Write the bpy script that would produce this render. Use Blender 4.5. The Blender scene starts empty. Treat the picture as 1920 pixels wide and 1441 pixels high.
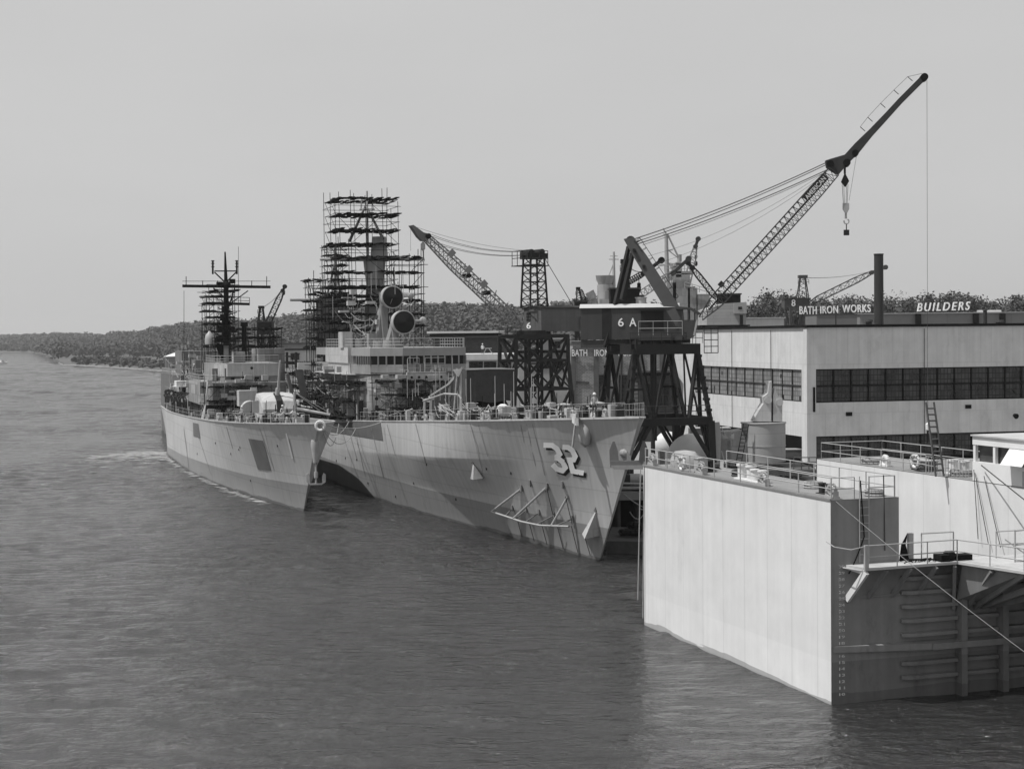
import bpy, math, random
import numpy as np
from mathutils import Vector, Matrix
R = math.radians
rnd = random.Random(7)
scene = bpy.context.scene
# ------------------------------------------------------------ camera
FPX, H0, ROLL, CZ = 3000.0, 631.5, -0.010, 17.6
_r = math.atan(ROLL); _p = math.atan((720.5-H0)/FPX*math.cos(_r))
_F = np.array([0, math.cos(_p), -math.sin(_p)]); _u = np.array([0, math.sin(_p), math.cos(_p)]); _x = np.array([1., 0, 0])
_R = math.cos(_r)*_x+math.sin(_r)*_u; _U = math.cos(_r)*_u-math.sin(_r)*_x
CAMC = np.array([0, 0, CZ])
cd = bpy.data.cameras.new("camera"); cam = bpy.data.objects.new("camera", cd); scene.collection.objects.link(cam)
cd.sensor_width = 36; cd.lens = FPX/1920*36; cd.clip_start = 1; cd.clip_end = 20000
m3 = Matrix((( _R[0], _U[0], -_F[0]), (_R[1], _U[1], -_F[1]), (_R[2], _U[2], -_F[2])))
cam.matrix_world = Matrix.Translation((0, 0, CZ)) @ m3.to_4x4()
scene.camera = cam
# ------------------------------------------------------------ world + sun
SUN_AZ, SUN_EL = R(254), R(61.5)
w = bpy.data.worlds.new("World"); scene.world = w; w.use_nodes = True
nt = w.node_tree; nt.nodes.clear()
sky = nt.nodes.new('ShaderNodeTexSky'); sky.sky_type = 'NISHITA'; sky.sun_disc = False
sky.sun_elevation = SUN_EL; sky.sun_rotation = SUN_AZ; sky.dust_density = 3.0; sky.air_density = 1.0
bw = nt.nodes.new('ShaderNodeRGBToBW'); nt.links.new(sky.outputs[0], bw.inputs[0])
mx = nt.nodes.new('ShaderNodeMix'); mx.data_type = 'FLOAT'; mx.inputs[0].default_value = 0.9; mx.inputs[3].default_value = 5.75
nt.links.new(bw.outputs[0], mx.inputs[2])
bg = nt.nodes.new('ShaderNodeBackground'); bg.inputs[1].default_value = 0.105
wtc = nt.nodes.new('ShaderNodeTexCoord'); wmp = nt.nodes.new('ShaderNodeMapping'); wmp.inputs['Scale'].default_value = (1.6, 1.6, 5); nt.links.new(wtc.outputs['Generated'], wmp.inputs[0])
wnz = nt.nodes.new('ShaderNodeTexNoise'); wnz.inputs['Scale'].default_value = 1.3; wnz.inputs['Detail'].default_value = 5; nt.links.new(wmp.outputs[0], wnz.inputs['Vector'])
wmr = nt.nodes.new('ShaderNodeMapRange'); wmr.inputs[1].default_value = .3; wmr.inputs[2].default_value = .7; wmr.inputs[3].default_value = .955; wmr.inputs[4].default_value = 1.035; nt.links.new(wnz.outputs[0], wmr.inputs[0])
wmm = nt.nodes.new('ShaderNodeMath'); wmm.operation = 'MULTIPLY'; nt.links.new(wmr.outputs[0], wmm.inputs[0])
nt.links.new(mx.outputs[0], wmm.inputs[1]); nt.links.new(wmm.outputs[0], bg.inputs[0])
wo = nt.nodes.new('ShaderNodeOutputWorld'); nt.links.new(bg.outputs[0], wo.inputs[0])
sd = bpy.data.lights.new("sun", 'SUN'); sd.energy = 4.5; sd.angle = R(0.53); sd.color = (1, 0.995, 0.985)
so = bpy.data.objects.new("sun", sd); scene.collection.objects.link(so)
sdir = Vector((math.sin(SUN_AZ)*math.cos(SUN_EL), math.cos(SUN_AZ)*math.cos(SUN_EL), math.sin(SUN_EL)))
so.rotation_euler = sdir.to_track_quat('Z', 'Y').to_euler(); so.location = (0, 0, 200)
vs = scene.view_settings; vs.view_transform = 'Standard'; vs.look = 'None'; vs.exposure = 0.0; vs.gamma = 1.0
# ------------------------------------------------------------ frames (a local ground frame at its real place)
def ray(px, py): return _F*FPX+_R*(px-960)-_U*(py-720.5)
class Fr:
    def __init__(s, ox, oy, rot, oz=0.):
        s.rot = rot; t = R(rot); s.o = np.array([ox, oy, oz]); s.ex = np.array([math.cos(t), math.sin(t), 0]); s.ey = np.array([-math.sin(t), math.cos(t), 0]); s.ez = np.array([0, 0, 1.])
    def w(s, p): return s.o+s.ex*p[0]+s.ey*p[1]+s.ez*p[2]
    def l(s, P): d = np.array(P)-s.o; return np.array([d@s.ex, d@s.ey, d[2]])
    def on(s, ax, val, px, py):
        e = [s.ex, s.ey, s.ez][ax]; d = ray(px, py); t = (val-(CAMC-s.o)@e)/(d@e); return s.l(CAMC+d*t)
WF = Fr(0, 0, 0)
DK = Fr(15.03, 75.58, 108.2)      # floating dock: x away along the wing walls, y to the left, z up from the water
S1 = Fr(6.78, 125.26, 107.5)      # near destroyer: x aft from the stem at the waterline, y to starboard
S2 = Fr(-21.48, 163.81, 107.5)    # far destroyer
# ------------------------------------------------------------ materials (all grey: a black and white photograph)
MATS = {}
def _n(t, ty, **k):
    n = t.nodes.new(ty)
    for a, b in k.items(): setattr(n, a, b)
    return n
def M(name, v, rough=.6, var=.12, ns=.6, streak=0., bump=.0, plates=None, grid=None, metal=0., boot=None, corr=None, spec=.4, grime=None, world=False):
    if name in MATS: return MATS[name]
    m = bpy.data.materials.new(name); m.use_nodes = True; t = m.node_tree; L = t.links.new
    b = t.nodes['Principled BSDF']; b.inputs['Roughness'].default_value = rough; b.inputs['Metallic'].default_value = metal
    b.inputs['Specular IOR Level'].default_value = spec
    tc = _n(t, 'ShaderNodeTexCoord'); obj = _n(t, 'ShaderNodeNewGeometry').outputs['Position'] if world else tc.outputs['Object']
    nz = _n(t, 'ShaderNodeTexNoise'); nz.inputs['Scale'].default_value = ns; nz.inputs['Detail'].default_value = 8; nz.inputs['Roughness'].default_value = .65
    L(obj, nz.inputs['Vector'])
    def math_(op, a, c):
        n = _n(t, 'ShaderNodeMath', operation=op)
        for i, q in enumerate((a, c)):
            if isinstance(q, (int, float)): n.inputs[i].default_value = q
            else: L(q, n.inputs[i])
        return n.outputs[0]
    f = math_('ADD', math_('MULTIPLY', math_('SUBTRACT', nz.outputs[0], .5), var*3.2), 1.)
    sp = _n(t, 'ShaderNodeSeparateXYZ'); L(obj, sp.inputs[0])
    cb = _n(t, 'ShaderNodeCombineXYZ'); L(math_('ADD', sp.outputs[0], sp.outputs[1]), cb.inputs[0]); L(sp.outputs[2], cb.inputs[1])
    wall = cb.outputs[0]
    if streak:
        mp = _n(t, 'ShaderNodeMapping'); mp.inputs['Scale'].default_value = (1.7, .07, 1); L(wall, mp.inputs[0])
        n2 = _n(t, 'ShaderNodeTexNoise'); n2.inputs['Scale'].default_value = 1.; n2.inputs['Detail'].default_value = 6; L(mp.outputs[0], n2.inputs['Vector'])
        f = math_('MULTIPLY', f, math_('ADD', math_('MULTIPLY', math_('SUBTRACT', n2.outputs[0], .5), streak*3), 1.))
    if plates:
        br = _n(t, 'ShaderNodeTexBrick'); br.offset = 0. if world else .5; br.inputs['Scale'].default_value = 1
        br.inputs['Brick Width'].default_value = plates[0]; br.inputs['Row Height'].default_value = plates[1]; br.inputs['Mortar Size'].default_value = plates[2]
        br.inputs['Color1'].default_value = (1, 1, 1, 1); q = 1-plates[4]; br.inputs['Color2'].default_value = (q, q, q, 1); q = plates[3]; br.inputs['Mortar'].default_value = (q, q, q, 1)
        L(wall, br.inputs['Vector']); f = math_('MULTIPLY', f, br.outputs['Color'])
    if boot:   # paint line: darker below z = boot0 + boot1*x
        lim = math_('ADD', math_('MULTIPLY', sp.outputs[0], boot[1]), boot[0])
        isb = math_('LESS_THAN', sp.outputs[2], lim)
        f = math_('MULTIPLY', f, math_('SUBTRACT', 1., math_('MULTIPLY', isb, boot[2])))
        mp2 = _n(t, 'ShaderNodeMapping'); mp2.inputs['Scale'].default_value = (.16, .16, 1.6); L(obj, mp2.inputs[0])
        n3 = _n(t, 'ShaderNodeTexNoise'); n3.inputs['Scale'].default_value = 1.; n3.inputs['Detail'].default_value = 7; L(mp2.outputs[0], n3.inputs['Vector'])
        scum = math_('LESS_THAN', sp.outputs[2], math_('ADD', math_('MULTIPLY', n3.outputs[0], .9), boot[3]))
        f = math_('MULTIPLY', f, math_('SUBTRACT', 1., math_('MULTIPLY', scum, boot[4])))
    if grime:   # broken spots and scrapes with their own shape
        n4 = _n(t, 'ShaderNodeTexNoise'); n4.inputs['Scale'].default_value = grime[0]; n4.inputs['Detail'].default_value = 10; n4.inputs['Roughness'].default_value = .72; mp4 = _n(t, 'ShaderNodeMapping'); mp4.inputs['Scale'].default_value = (1, .45, 1); L(wall, mp4.inputs[0]); L(mp4.outputs[0], n4.inputs['Vector'])
        mr4 = _n(t, 'ShaderNodeMapRange'); mr4.inputs[1].default_value = .56; mr4.inputs[2].default_value = .66; mr4.inputs[3].default_value = 1; mr4.inputs[4].default_value = 1-grime[1]; L(n4.outputs[0], mr4.inputs[0]); f = math_('MULTIPLY', f, mr4.outputs[0])
    col = math_('MULTIPLY', f, v)
    L(col, b.inputs['Base Color'])
    h = None
    if corr:
        wv = _n(t, 'ShaderNodeTexWave', wave_type='BANDS', bands_direction='X'); wv.inputs['Scale'].default_value = corr; L(wall, wv.inputs['Vector']); h = wv.outputs['Fac']
    if bump or corr:
        bp = _n(t, 'ShaderNodeBump'); bp.inputs['Strength'].default_value = bump or .4; bp.inputs['Distance'].default_value = .05
        L(h if h else nz.outputs[0], bp.inputs['Height']); L(bp.outputs[0], b.inputs['Normal'])
    MATS[name] = m; return m
steel_dk = M('black_steel', .008, .75, .3, 1.5, spec=.1)
steel_md = M('dark_grey_steel', .035, .7, .3, 1.2, streak=.15, spec=.2)
gal = M('galvanised', .33, .5, .2, 1.)
white = M('white_paint', .62, .55, .1, 1.)
whitel = M('white_letters', .8, .6, .05, 1.)
navy = M('grey_ship_paint', .28, .6, .22, .6, streak=.25, plates=(3, 1.6, .04, .7, .1))
navyl = M('light_ship_paint', .42, .55, .2, .8, streak=.25, plates=(2.4, 1.3, .03, .78, .1))
primer = M('dark_primer', .13, .8, .2, .6, streak=.1)
primer2 = M('patchy_primer', .3, .8, .4, .5, streak=.3, plates=(2.2, 1.3, .05, .55, .5))
deckm = M('deck_paint', .12, .8, .25, .8)
black = M('black_void', .008, .8, .1)
glass = M('dark_glass', .012, .12, .3, .8, spec=.6)
plank = M('scaffold_plank', .012, .9, .3, 2., spec=.1)
pole = M('scaffold_pole', .018, .7, .3, 1., spec=.1)
rope = M('rope', .3, .9, .2, 3.)
wire = M('wire_rope', .05, .6, .2, 3.)
canvas = M('canvas', .05, .9, .3, 1.2, bump=.6)
concrete = M('concrete', .22, .9, .25, .5, bump=.2)
timber = M('timber', .07, .9, .4, 1.2, bump=.4)
skin = M('skin', .4, .6, .05)
cloth_dk = M('work_trousers', .06, .9, .1)
cloth_lt = M('work_shirt', .25, .9, .1)
# ------------------------------------------------------------ mesh builder
BASE = {}
class MB:
    def __init__(s): s.v = []; s.f = []; s.c = []
    def cut(s): s.c.append((len(s.v), len(s.f))); return s      # what follows is the next piece: its own object
    def add(s, vs_, fs):
        n = len(s.v); s.v += [tuple(map(float, q)) for q in vs_]; s.f += [tuple(n+i for i in q) for q in fs]; return s
    def box(s, x0, x1, y0, y1, z0, z1):
        v = [(x, y, z) for z in (z0, z1) for x, y in ((x0, y0), (x1, y0), (x1, y1), (x0, y1))]
        return s.add(v, [(3, 2, 1, 0), (4, 5, 6, 7), (0, 1, 5, 4), (1, 2, 6, 5), (2, 3, 7, 6), (3, 0, 4, 7)])
    def bar(s, p, q, w, h=None, up=(0, 0, 1)):
        h = h or w; p = Vector(p); q = Vector(q); d = q-p
        if d.length < 1e-6: return s
        d.normalize(); u = Vector(up)
        if abs(d.dot(u)) > .98: u = Vector((1, 0, 0))
        a = d.cross(u).normalized(); b = a.cross(d).normalized()
        v = [e+a*i*w/2+b*j*h/2 for e in (p, q) for i, j in ((-1, -1), (1, -1), (1, 1), (-1, 1))]
        return s.add(v, [(3, 2, 1, 0), (4, 5, 6, 7), (0, 1, 5, 4), (1, 2, 6, 5), (2, 3, 7, 6), (3, 0, 4, 7)])
    def cyl(s, p, q, r, r2=None, n=8, caps=True):
        r2 = r if r2 is None else r2; p = Vector(p); q = Vector(q); d = (q-p)
        if d.length < 1e-6: return s
        d.normalize(); u = Vector((0, 0, 1))
        if abs(d.z) > .98: u = Vector((1, 0, 0))
        a = d.cross(u).normalized(); b = a.cross(d).normalized(); v = []
        for e, rr in ((p, r), (q, r2)):
            for i in range(n):
                t = 2*math.pi*i/n; v.append(e+a*rr*math.cos(t)+b*rr*math.sin(t))
        f = [(i, (i+1) % n, n+(i+1) % n, n+i) for i in range(n)]
        f = [tuple(reversed(q)) for q in f]
        if caps: f += [tuple(range(n)), tuple(reversed(range(n, 2*n)))]
        return s.add(v, f)
    def tube(s, pts, r, n=5):
        for a, b in zip(pts[:-1], pts[1:]): s.cyl(a, b, r, r, n, False)
        return s
    def prism(s, pts, off):
        off = Vector(off); n = len(pts); v = [Vector(p) for p in pts]; v += [q+off for q in v]
        return s.add(v, [tuple(reversed(range(n))), tuple(range(n, 2*n))]+[(i, (i+1) % n, n+(i+1) % n, n+i) for i in range(n)])
    def lathe(s, prof, c, n=20, axis='z', sx=1., sy=1.):
        c = Vector(c); v = []
        for r, z in prof:
            for i in range(n):
                t = 2*math.pi*i/n; a, b = r*math.cos(t)*sx, r*math.sin(t)*sy
                v.append(c+(Vector((a, b, z)) if axis == 'z' else Vector((z, a, b)) if axis == 'x' else Vector((b, z, a))))
        m = len(prof); f = [(j*n+i, j*n+(i+1) % n, (j+1)*n+(i+1) % n, (j+1)*n+i) for j in range(m-1) for i in range(n)]
        f += [tuple(reversed(range(n))), tuple(range((m-1)*n, m*n))]
        return s.add(v, f)
    def torus(s, c, Rr, r, ax=(1, 0, 0), n=16, a0=0, a1=360, k=6):
        ax = Vector(ax).normalized(); u = Vector((0, 0, 1)) if abs(ax.z) < .9 else Vector((1, 0, 0)); a = ax.cross(u).normalized(); b = ax.cross(a).normalized(); c = Vector(c)
        pts = [c+a*Rr*math.cos(R(a0+(a1-a0)*i/n))+b*Rr*math.sin(R(a0+(a1-a0)*i/n)) for i in range(n+1)]
        return s.tube(pts, r, k)
    def rail(s, pts, h=1.05, sp=1.5, r=.03, bars=(1., .5), post=None):
        post = post or r
        for a, b in zip(pts[:-1], pts[1:]):
            a = Vector(a); b = Vector(b); n = max(1, round((b-a).length/sp))
            for i in range(n+1):
                q = a.lerp(b, i/n); s.cyl(q, q+Vector((0, 0, h)), post, post, 5, False)
            for t in bars: s.cyl(a+Vector((0, 0, h*t)), b+Vector((0, 0, h*t)), r, r, 5, False)
        return s
    def ladder(s, p, q, side, w=.45, r=.03, st=.35):
        p = Vector(p); q = Vector(q); d = Vector(side).normalized()*w/2; s.cyl(p-d, q-d, r, r, 5); s.cyl(p+d, q+d, r, r, 5)
        n = int((q-p).length/st)
        for i in range(1, n): c = p.lerp(q, i/n); s.cyl(c-d, c+d, r*.8, r*.8, 4, False)
        return s
    def lattice(s, p, q, w0, wm, w1, up=(0, 0, 1), n=12, rc=.09, rl=.045, t0=.15, t1=.8, ratio=1.):
        p = Vector(p); q = Vector(q); d = (q-p).normalized(); u = Vector(up); a = d.cross(u).normalized(); b = a.cross(d).normalized(); rows = []
        for i in range(n+1):
            t = i/n; ww = w0+(wm-w0)*min(1, t/t0) if t < t0 else (wm if t < t1 else wm+(w1-wm)*(t-t1)/(1-t1))
            c = p.lerp(q, t); rows.append([c+a*x*ww*ratio/2+b*y*ww/2 for x, y in ((-1, -1), (1, -1), (1, 1), (-1, 1))])
        for r0, r1 in zip(rows[:-1], rows[1:]):
            for k in range(4):
                s.bar(r0[k], r1[k], rc)
                k2 = (k+1) % 4; mdl = (r1[k]+r1[k2])/2*0+r1[k2]
                s.bar(r0[k], r1[k2], rl); s.bar(r1[k], r1[k2], rl)
        return s
    def text(s, txt, o, right, up, w_, h_, depth=.04, bold=.0, shear=0, gap=1.):
        cu = bpy.data.curves.new('lettering', 'FONT'); cu.body = txt; cu.extrude = .01; cu.offset = min(bold, .012); cu.shear = shear; cu.space_character = gap
        ob = bpy.data.objects.new('lettering', cu); scene.collection.objects.link(ob)
        dg = bpy.context.evaluated_depsgraph_get(); me = bpy.data.meshes.new_from_object(ob.evaluated_get(dg))
        co = [v.co.copy() for v in me.vertices]; fs = [tuple(p.vertices) for p in me.polygons]
        bpy.data.objects.remove(ob); bpy.data.curves.remove(cu); bpy.data.meshes.remove(me)
        x0 = min(c.x for c in co); x1 = max(c.x for c in co); y0 = min(c.y for c in co); y1 = max(c.y for c in co)
        right = Vector(right).normalized(); up = Vector(up).normalized(); nn = right.cross(up); o = Vector(o)
        return s.add([o+right*((c.x-x0)/(x1-x0)*w_)+up*((c.y-y0)/(y1-y0)*h_)+nn*(c.z/.01+1)*depth/2 for c in co], fs)
    def build(s, name, mat, parent=None, frame=None, smooth=False, label=None):
        if s.c:
            if s.c[-1][0] != len(s.v): s.cut()
            out = []; pv = pf = 0
            for a, b in s.c:
                if a > pv: m = MB(); m.v = s.v[pv:a]; m.f = [tuple(i-pv for i in q) for q in s.f[pf:b]]; out.append(m.build(name, mat, parent, frame, smooth, label))
                pv, pf = a, b
            return out[0]
        me = bpy.data.meshes.new(name); off = np.array(BASE.get(parent.name, (0, 0, 0))) if parent else np.zeros(3)
        v = np.array(s.v)-off if len(s.v) else np.zeros((0, 3))
        me.from_pydata(v.tolist(), [], s.f); me.update()
        if smooth:
            me.shade_smooth()
            try: me.set_sharp_from_angle(angle=R(35))
            except Exception: pass
        me.materials.append(mat)
        o = bpy.data.objects.new(name, me); scene.collection.objects.link(o)
        if parent: o.parent = parent; BASE[o.name] = tuple(off)
        elif frame: o.matrix_world = Matrix.Translation(Vector(frame.o)) @ Matrix.Rotation(R(frame.rot), 4, 'Z')
        if label: o['label'] = label
        return o
def tag(o, label, cat, group=None, kind=None):
    o['label'] = label; o['category'] = cat
    if group: o['group'] = group
    if kind: o['kind'] = kind
    return o
def thing(name, label, cat, fr=WF, loc=(0, 0, 0), group=None):
    o = bpy.data.objects.new(name, None); scene.collection.objects.link(o); o.empty_display_size = .5
    o.matrix_world = Matrix.Translation(Vector(fr.w(loc))) @ Matrix.Rotation(R(fr.rot), 4, 'Z')
    BASE[o.name] = tuple(loc); return tag(o, label, cat, group)
def dup(o, fr, loc, label, group=None, rot=0):
    def cp(q, par):
        c = q.copy(); scene.collection.objects.link(c); c.parent = par
        for ch in q.children: cp(ch, c)
        return c
    r = cp(o, None); r.matrix_world = Matrix.Translation(Vector(fr.w(loc))) @ Matrix.Rotation(R(fr.rot+rot), 4, 'Z'); r['label'] = label
    if group: r['group'] = group
    return r
def struct(o): o['kind'] = 'structure'; return o
def bez(a, b, sag, n=8):
    a = Vector(a); b = Vector(b); return [a.lerp(b, i/n)-Vector((0, 0, sag*4*(i/n)*(1-i/n))) for i in range(n+1)]
# ============================================================ WATER
def water_mat():
    m = bpy.data.materials.new('river_water'); m.use_nodes = True; t = m.node_tree; L = t.links.new; b = t.nodes['Principled BSDF']
    b.inputs['Base Color'].default_value = (.02, .02, .02, 1); b.inputs['IOR'].default_value = 1.7; b.inputs['Roughness'].default_value = .085
    tc = _n(t, 'ShaderNodeTexCoord'); prev = None
    def noise(sc, rot, det, rough=.55):
        mp = _n(t, 'ShaderNodeMapping'); mp.inputs['Scale'].default_value = sc; mp.inputs['Rotation'].default_value = (0, 0, rot); L(tc.outputs['Object'], mp.inputs[0])
        n = _n(t, 'ShaderNodeTexNoise'); n.inputs['Scale'].default_value = 1; n.inputs['Detail'].default_value = det; n.inputs['Roughness'].default_value = rough; n.inputs['Distortion'].default_value = .4; L(mp.outputs[0], n.inputs['Vector']); return n
    patch = noise((.012, .03, 1), R(20), 4)
    pr = _n(t, 'ShaderNodeMapRange'); pr.inputs[1].default_value = .35; pr.inputs[2].default_value = .65; pr.inputs[3].default_value = .45; pr.inputs[4].default_value = 1.; L(patch.outputs[0], pr.inputs[0])
    for sc, rot, det, st, di in (((.16, .3, 1), R(8), 4, .8, 1.6), ((.8, 1.5, 1), R(-14), 5, 1., .7), ((2.6, 4.2, 1), R(22), 4, .9, .28)):
        n = noise(sc, rot, det); bp = _n(t, 'ShaderNodeBump'); bp.inputs['Distance'].default_value = di
        mu = _n(t, 'ShaderNodeMath', operation='MULTIPLY'); mu.inputs[1].default_value = st; L(pr.outputs[0], mu.inputs[0]); L(mu.outputs[0], bp.inputs['Strength'])
        L(n.outputs[0], bp.inputs['Height'])
        if prev: L(prev, bp.inputs['Normal'])
        prev = bp.outputs[0]
    L(prev, b.inputs['Normal']); return m
mb = MB()
def waves(x0, x1, y0, y1, nx_, ny_, l0, l1, slope, seed, edge):
    GX, GY = np.meshgrid(np.linspace(x0, x1, nx_), np.linspace(y0, y1, ny_)); gw = np.random.default_rng(seed); Zw = np.zeros_like(GX); s2 = 0
    for i in range(80):
        lam = math.exp(gw.uniform(math.log(l0), math.log(l1))); th = gw.normal(math.pi/2-.12, .5); kx, ky = 2*math.pi/lam*math.cos(th), 2*math.pi/lam*math.sin(th); am = lam**.85; s2 += (am*2*math.pi/lam)**2/2
        Zw += am*np.sin(kx*GX+ky*GY+gw.uniform(0, 6.28)+.8*np.sin(GX*gw.uniform(.03, .09)+GY*gw.uniform(.02, .06)))
    Zw *= slope/math.sqrt(s2); Zw *= .8+.35*np.sin(GX*.043+1)*np.sin(GY*.051+.4)+.25*np.sin(GX*.11)*np.sin(GY*.14)
    Zw *= edge(GX, GY).clip(0, 1); V = np.stack([GX.ravel(), GY.ravel(), Zw.ravel()], 1); n0 = len(mb.v); mb.v += [tuple(q) for q in V.tolist()]
    a = (np.arange(ny_-1)[:, None]*nx_+np.arange(nx_-1)[None]).ravel()+n0; mb.f += [tuple(q) for q in np.stack([a, a+1, a+nx_+1, a+nx_], 1).tolist()]
waves(-78, 62, 50, 300, 420, 620, 1.0, 6.0, .125, 2, lambda X, Y: np.minimum(np.minimum(X+78, 62-X)/8, np.minimum((Y-50)/10, (300-Y)/4)))
waves(-620, 62, 300, 1300, 330, 430, 4.5, 14, .12, 5, lambda X, Y: np.minimum(np.minimum(X+620, 62-X)/20, np.minimum((1300-Y)/60, (Y-300)/7)))
waves(-250, -78, 50, 300, 180, 260, 2.2, 8, .125, 7, lambda X, Y: np.minimum(np.minimum(X+250, -78-X)/8, np.minimum((Y-50)/20, (300-Y)/5)))
for x0, x1, y0, y1 in ((-9000, 9000, -400, 50), (-9000, 9000, 1300, 9000), (-9000, -620, 50, 1300), (62, 9000, 50, 1300), (-620, -250, 50, 300)): mb.add([(x0, y0, 0), (x1, y0, 0), (x1, y1, 0), (x0, y1, 0)], [(0, 1, 2, 3)])
o = mb.build('water', water_mat()); o.data.shade_smooth(); struct(o)
struct(MB().add([(-9100, -500, -9), (9100, -500, -9), (9100, 9100, -9), (-9100, 9100, -9)], [(0, 1, 2, 3)]).build('riverbed', M('river_mud', .05, .9)))
# ============================================================ TERRAIN
hor = lambda px: H0+ROLL*(px-960)
XS = [-500, 0, 60, 85, 108, 120, 200, 250, 305, 400, 520, 600, 700, 2500]; YS = [2900, 2640, 2500, 1900, 1330, 1160, 1050, 970, 890, 800, 600, 460, 380, 380]
shore = lambda px: float(np.interp(px, XS, YS))
PX = [-500, 0, 100, 120, 175, 225, 262, 300, 350, 400, 470, 540, 720, 830, 900, 970, 1080, 1100, 1200, 1395, 1420, 1440, 1470, 1500, 1600, 1655, 1700, 1720, 1750, 1800, 1830, 1880, 1900, 1930, 2500]
PT = [628, 629, 627, 625, 626.5, 624, 622, 614, 606, 604, 599.5, 593, 571, 570, 574, 577, 570, 562, 575, 577, 565, 550, 551, 552, 562, 566, 558, 553, 552, 554, 557, 564, 557, 550, 545]
top = lambda px: float(np.interp(px, PX, PT))
RX = [-500, 0, 120, 225, 300, 350, 470, 900, 1100, 1395, 2500]; RY = [4200, 4200, 3700, 3000, 2400, 2000, 1650, 1250, 1000, 620, 620]
ridge = lambda px: float(np.interp(px, RX, RY))
TH = 11.
def ground(px, Y):
    s, r = shore(px), ridge(px); zr = CZ+(hor(px)-top(px))*r/3000-TH; zr = max(zr, 6)
    if Y < s: return -3.
    if Y > r: return zr+(Y-r)*.002*0
    lo = s+(r-s)*.35 if px > 110 else s+20
    k = max(0, min(1, (Y-lo)/(r-lo))); k = k*k*(3-2*k)
    return min(2.2, .3+(Y-s)*.12)*(1-k)+zr*k
mb = MB(); cols = list(range(-500, 2501, 20)); rows = 34
for i, px in enumerate(cols):
    s, r = shore(px)*(1+.012*math.sin(px*.21)+.01*math.sin(px*.083)), ridge(px)
    for j in range(rows):
        if j == 0: Y, z = s-2, -3
        elif j == 1: Y, z = s, .4
        else:
            k = (j-1)/(rows-4); Y = s+(r-s)*min(k, 1)**1.5 if j <= rows-3 else r*(1+.25*(j-rows+3)); z = ground(px, max(Y, s+1))
        x = (px-960)/3000*Y; mb.v.append((x, Y, z))
for i in range(len(cols)-1):
    for j in range(rows-1): a = i*rows+j; mb.f.append((a, a+rows, a+rows+1, a+1))
struct(mb.build('hills', M('meadow_ground', .085, .95, .35, .02, bump=.3), smooth=True))
# ---- foliage: many small leaf clumps per crown
leafm = M('leaf_mass', .072, .8, .7, .11)
leafm.node_tree.nodes['Principled BSDF'].inputs['Specular IOR Level'].default_value = .15
def crowns(name, cs, leaves, seed, parent=None, mat=None):
    g = np.random.default_rng(seed); C = np.array(cs); n = len(C); N = n*leaves
    c = np.repeat(C, leaves, 0); d = g.normal(size=(N, 3)); d /= np.linalg.norm(d, axis=1)[:, None]; d[:, 2] = np.where(d[:, 2] < -.35, -d[:, 2], d[:, 2])
    lump = 1+.22*np.sin(d[:, 0]*5+c[:, 0])*np.sin(d[:, 1]*5+c[:, 1]*1.3)+.16*np.sin(d[:, 2]*7+c[:, 0]*.7)
    rr = (.55+.45*g.random(N)**.45)*lump
    ctr = c[:, :3]+d*np.stack([c[:, 3], c[:, 3], c[:, 4]], 1)*rr[:, None]
    nrm = d+g.normal(size=(N, 3))*.55; nrm /= np.linalg.norm(nrm, axis=1)[:, None]
    a = np.cross(nrm, g.normal(size=(N, 3))); a /= np.linalg.norm(a, axis=1)[:, None]; b = np.cross(nrm, a)
    sz = (c[:, 5]*(.6+.8*g.random(N)))[:, None]
    V = np.stack([ctr-a*sz-b*sz*.7, ctr+a*sz-b*sz*.5, ctr+a*sz*.7+b*sz, ctr-a*sz*.8+b*sz*.8], 1).reshape(-1, 3)
    off = np.array(BASE.get(parent.name, (0, 0, 0))) if parent else 0
    V = V-off
    me = bpy.data.meshes.new(name); me.vertices.add(4*N); me.vertices.foreach_set('co', V.ravel().astype(np.float32))
    me.loops.add(4*N); me.loops.foreach_set('vertex_index', np.arange(4*N, dtype=np.int32)); me.polygons.add(N)
    me.polygons.foreach_set('loop_start', np.arange(0, 4*N, 4, dtype=np.int32)); me.update(calc_edges=True); me.validate()
    me.materials.append(mat or leafm); o = bpy.data.objects.new(name, me); scene.collection.objects.link(o)
    if parent: o.parent = parent; BASE[o.name] = tuple(off)
    return o
def wood(name, label, p0, p1, n, seed, f0, r0=4.4, leaves=42, lf=1.25):
    g = random.Random(seed); cs = []
    for i in range(n):
        px = g.uniform(p0, p1); s, r = shore(px), ridge(px); a = f0(px); t = g.random()**.8; Y = a+(r+20-a)*t
        k = g.uniform(.6, 1.45); z = ground(px, Y); x = (px-960)/3000*Y
        cs.append((x, Y, z+3.8*k, r0*k, 5.2*k*g.uniform(.8, 1.2), lf*Y/2000 if Y > 1600 else lf*.8))
    return tag(crowns(name, cs, leaves, seed), label, 'woodland', kind='stuff')
wood('far_bank_woods', 'distant wooded far bank at the left edge, hazier and lower than the hill', -120, 118, 1500, 3, lambda p: shore(p)+25, 6.5, 60, 1.45)
wood('hillside_woods', 'dense wooded hillside rising behind the ships and cranes', 100, 1240, 5200, 4, lambda p: max(shore(p)+60, ridge(p)*.5) if p > 300 else 1420, 4.8, 62, 1.15)
wood('ridge_woods', 'mass of trees behind the rooftop sign and chimney', 1330, 2060, 700, 5, lambda p: 500, 4.2, 170, .45)
g5 = random.Random(11); cs = []
for i in range(520):
    px = g5.gauss(225, 45); px = min(max(px, 140), 330); Y = shore(px)+18+abs(g5.gauss(0, 120)); cs.append(((px-960)/3000*Y, Y, 1.6, g5.uniform(1.5, 3.4), g5.uniform(1.6, 4.2), .7))
tag(crowns('scrub', cs, 40, 12), 'low scrub and bushes on the flat point beside the shed', 'scrub', kind='stuff')
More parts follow.
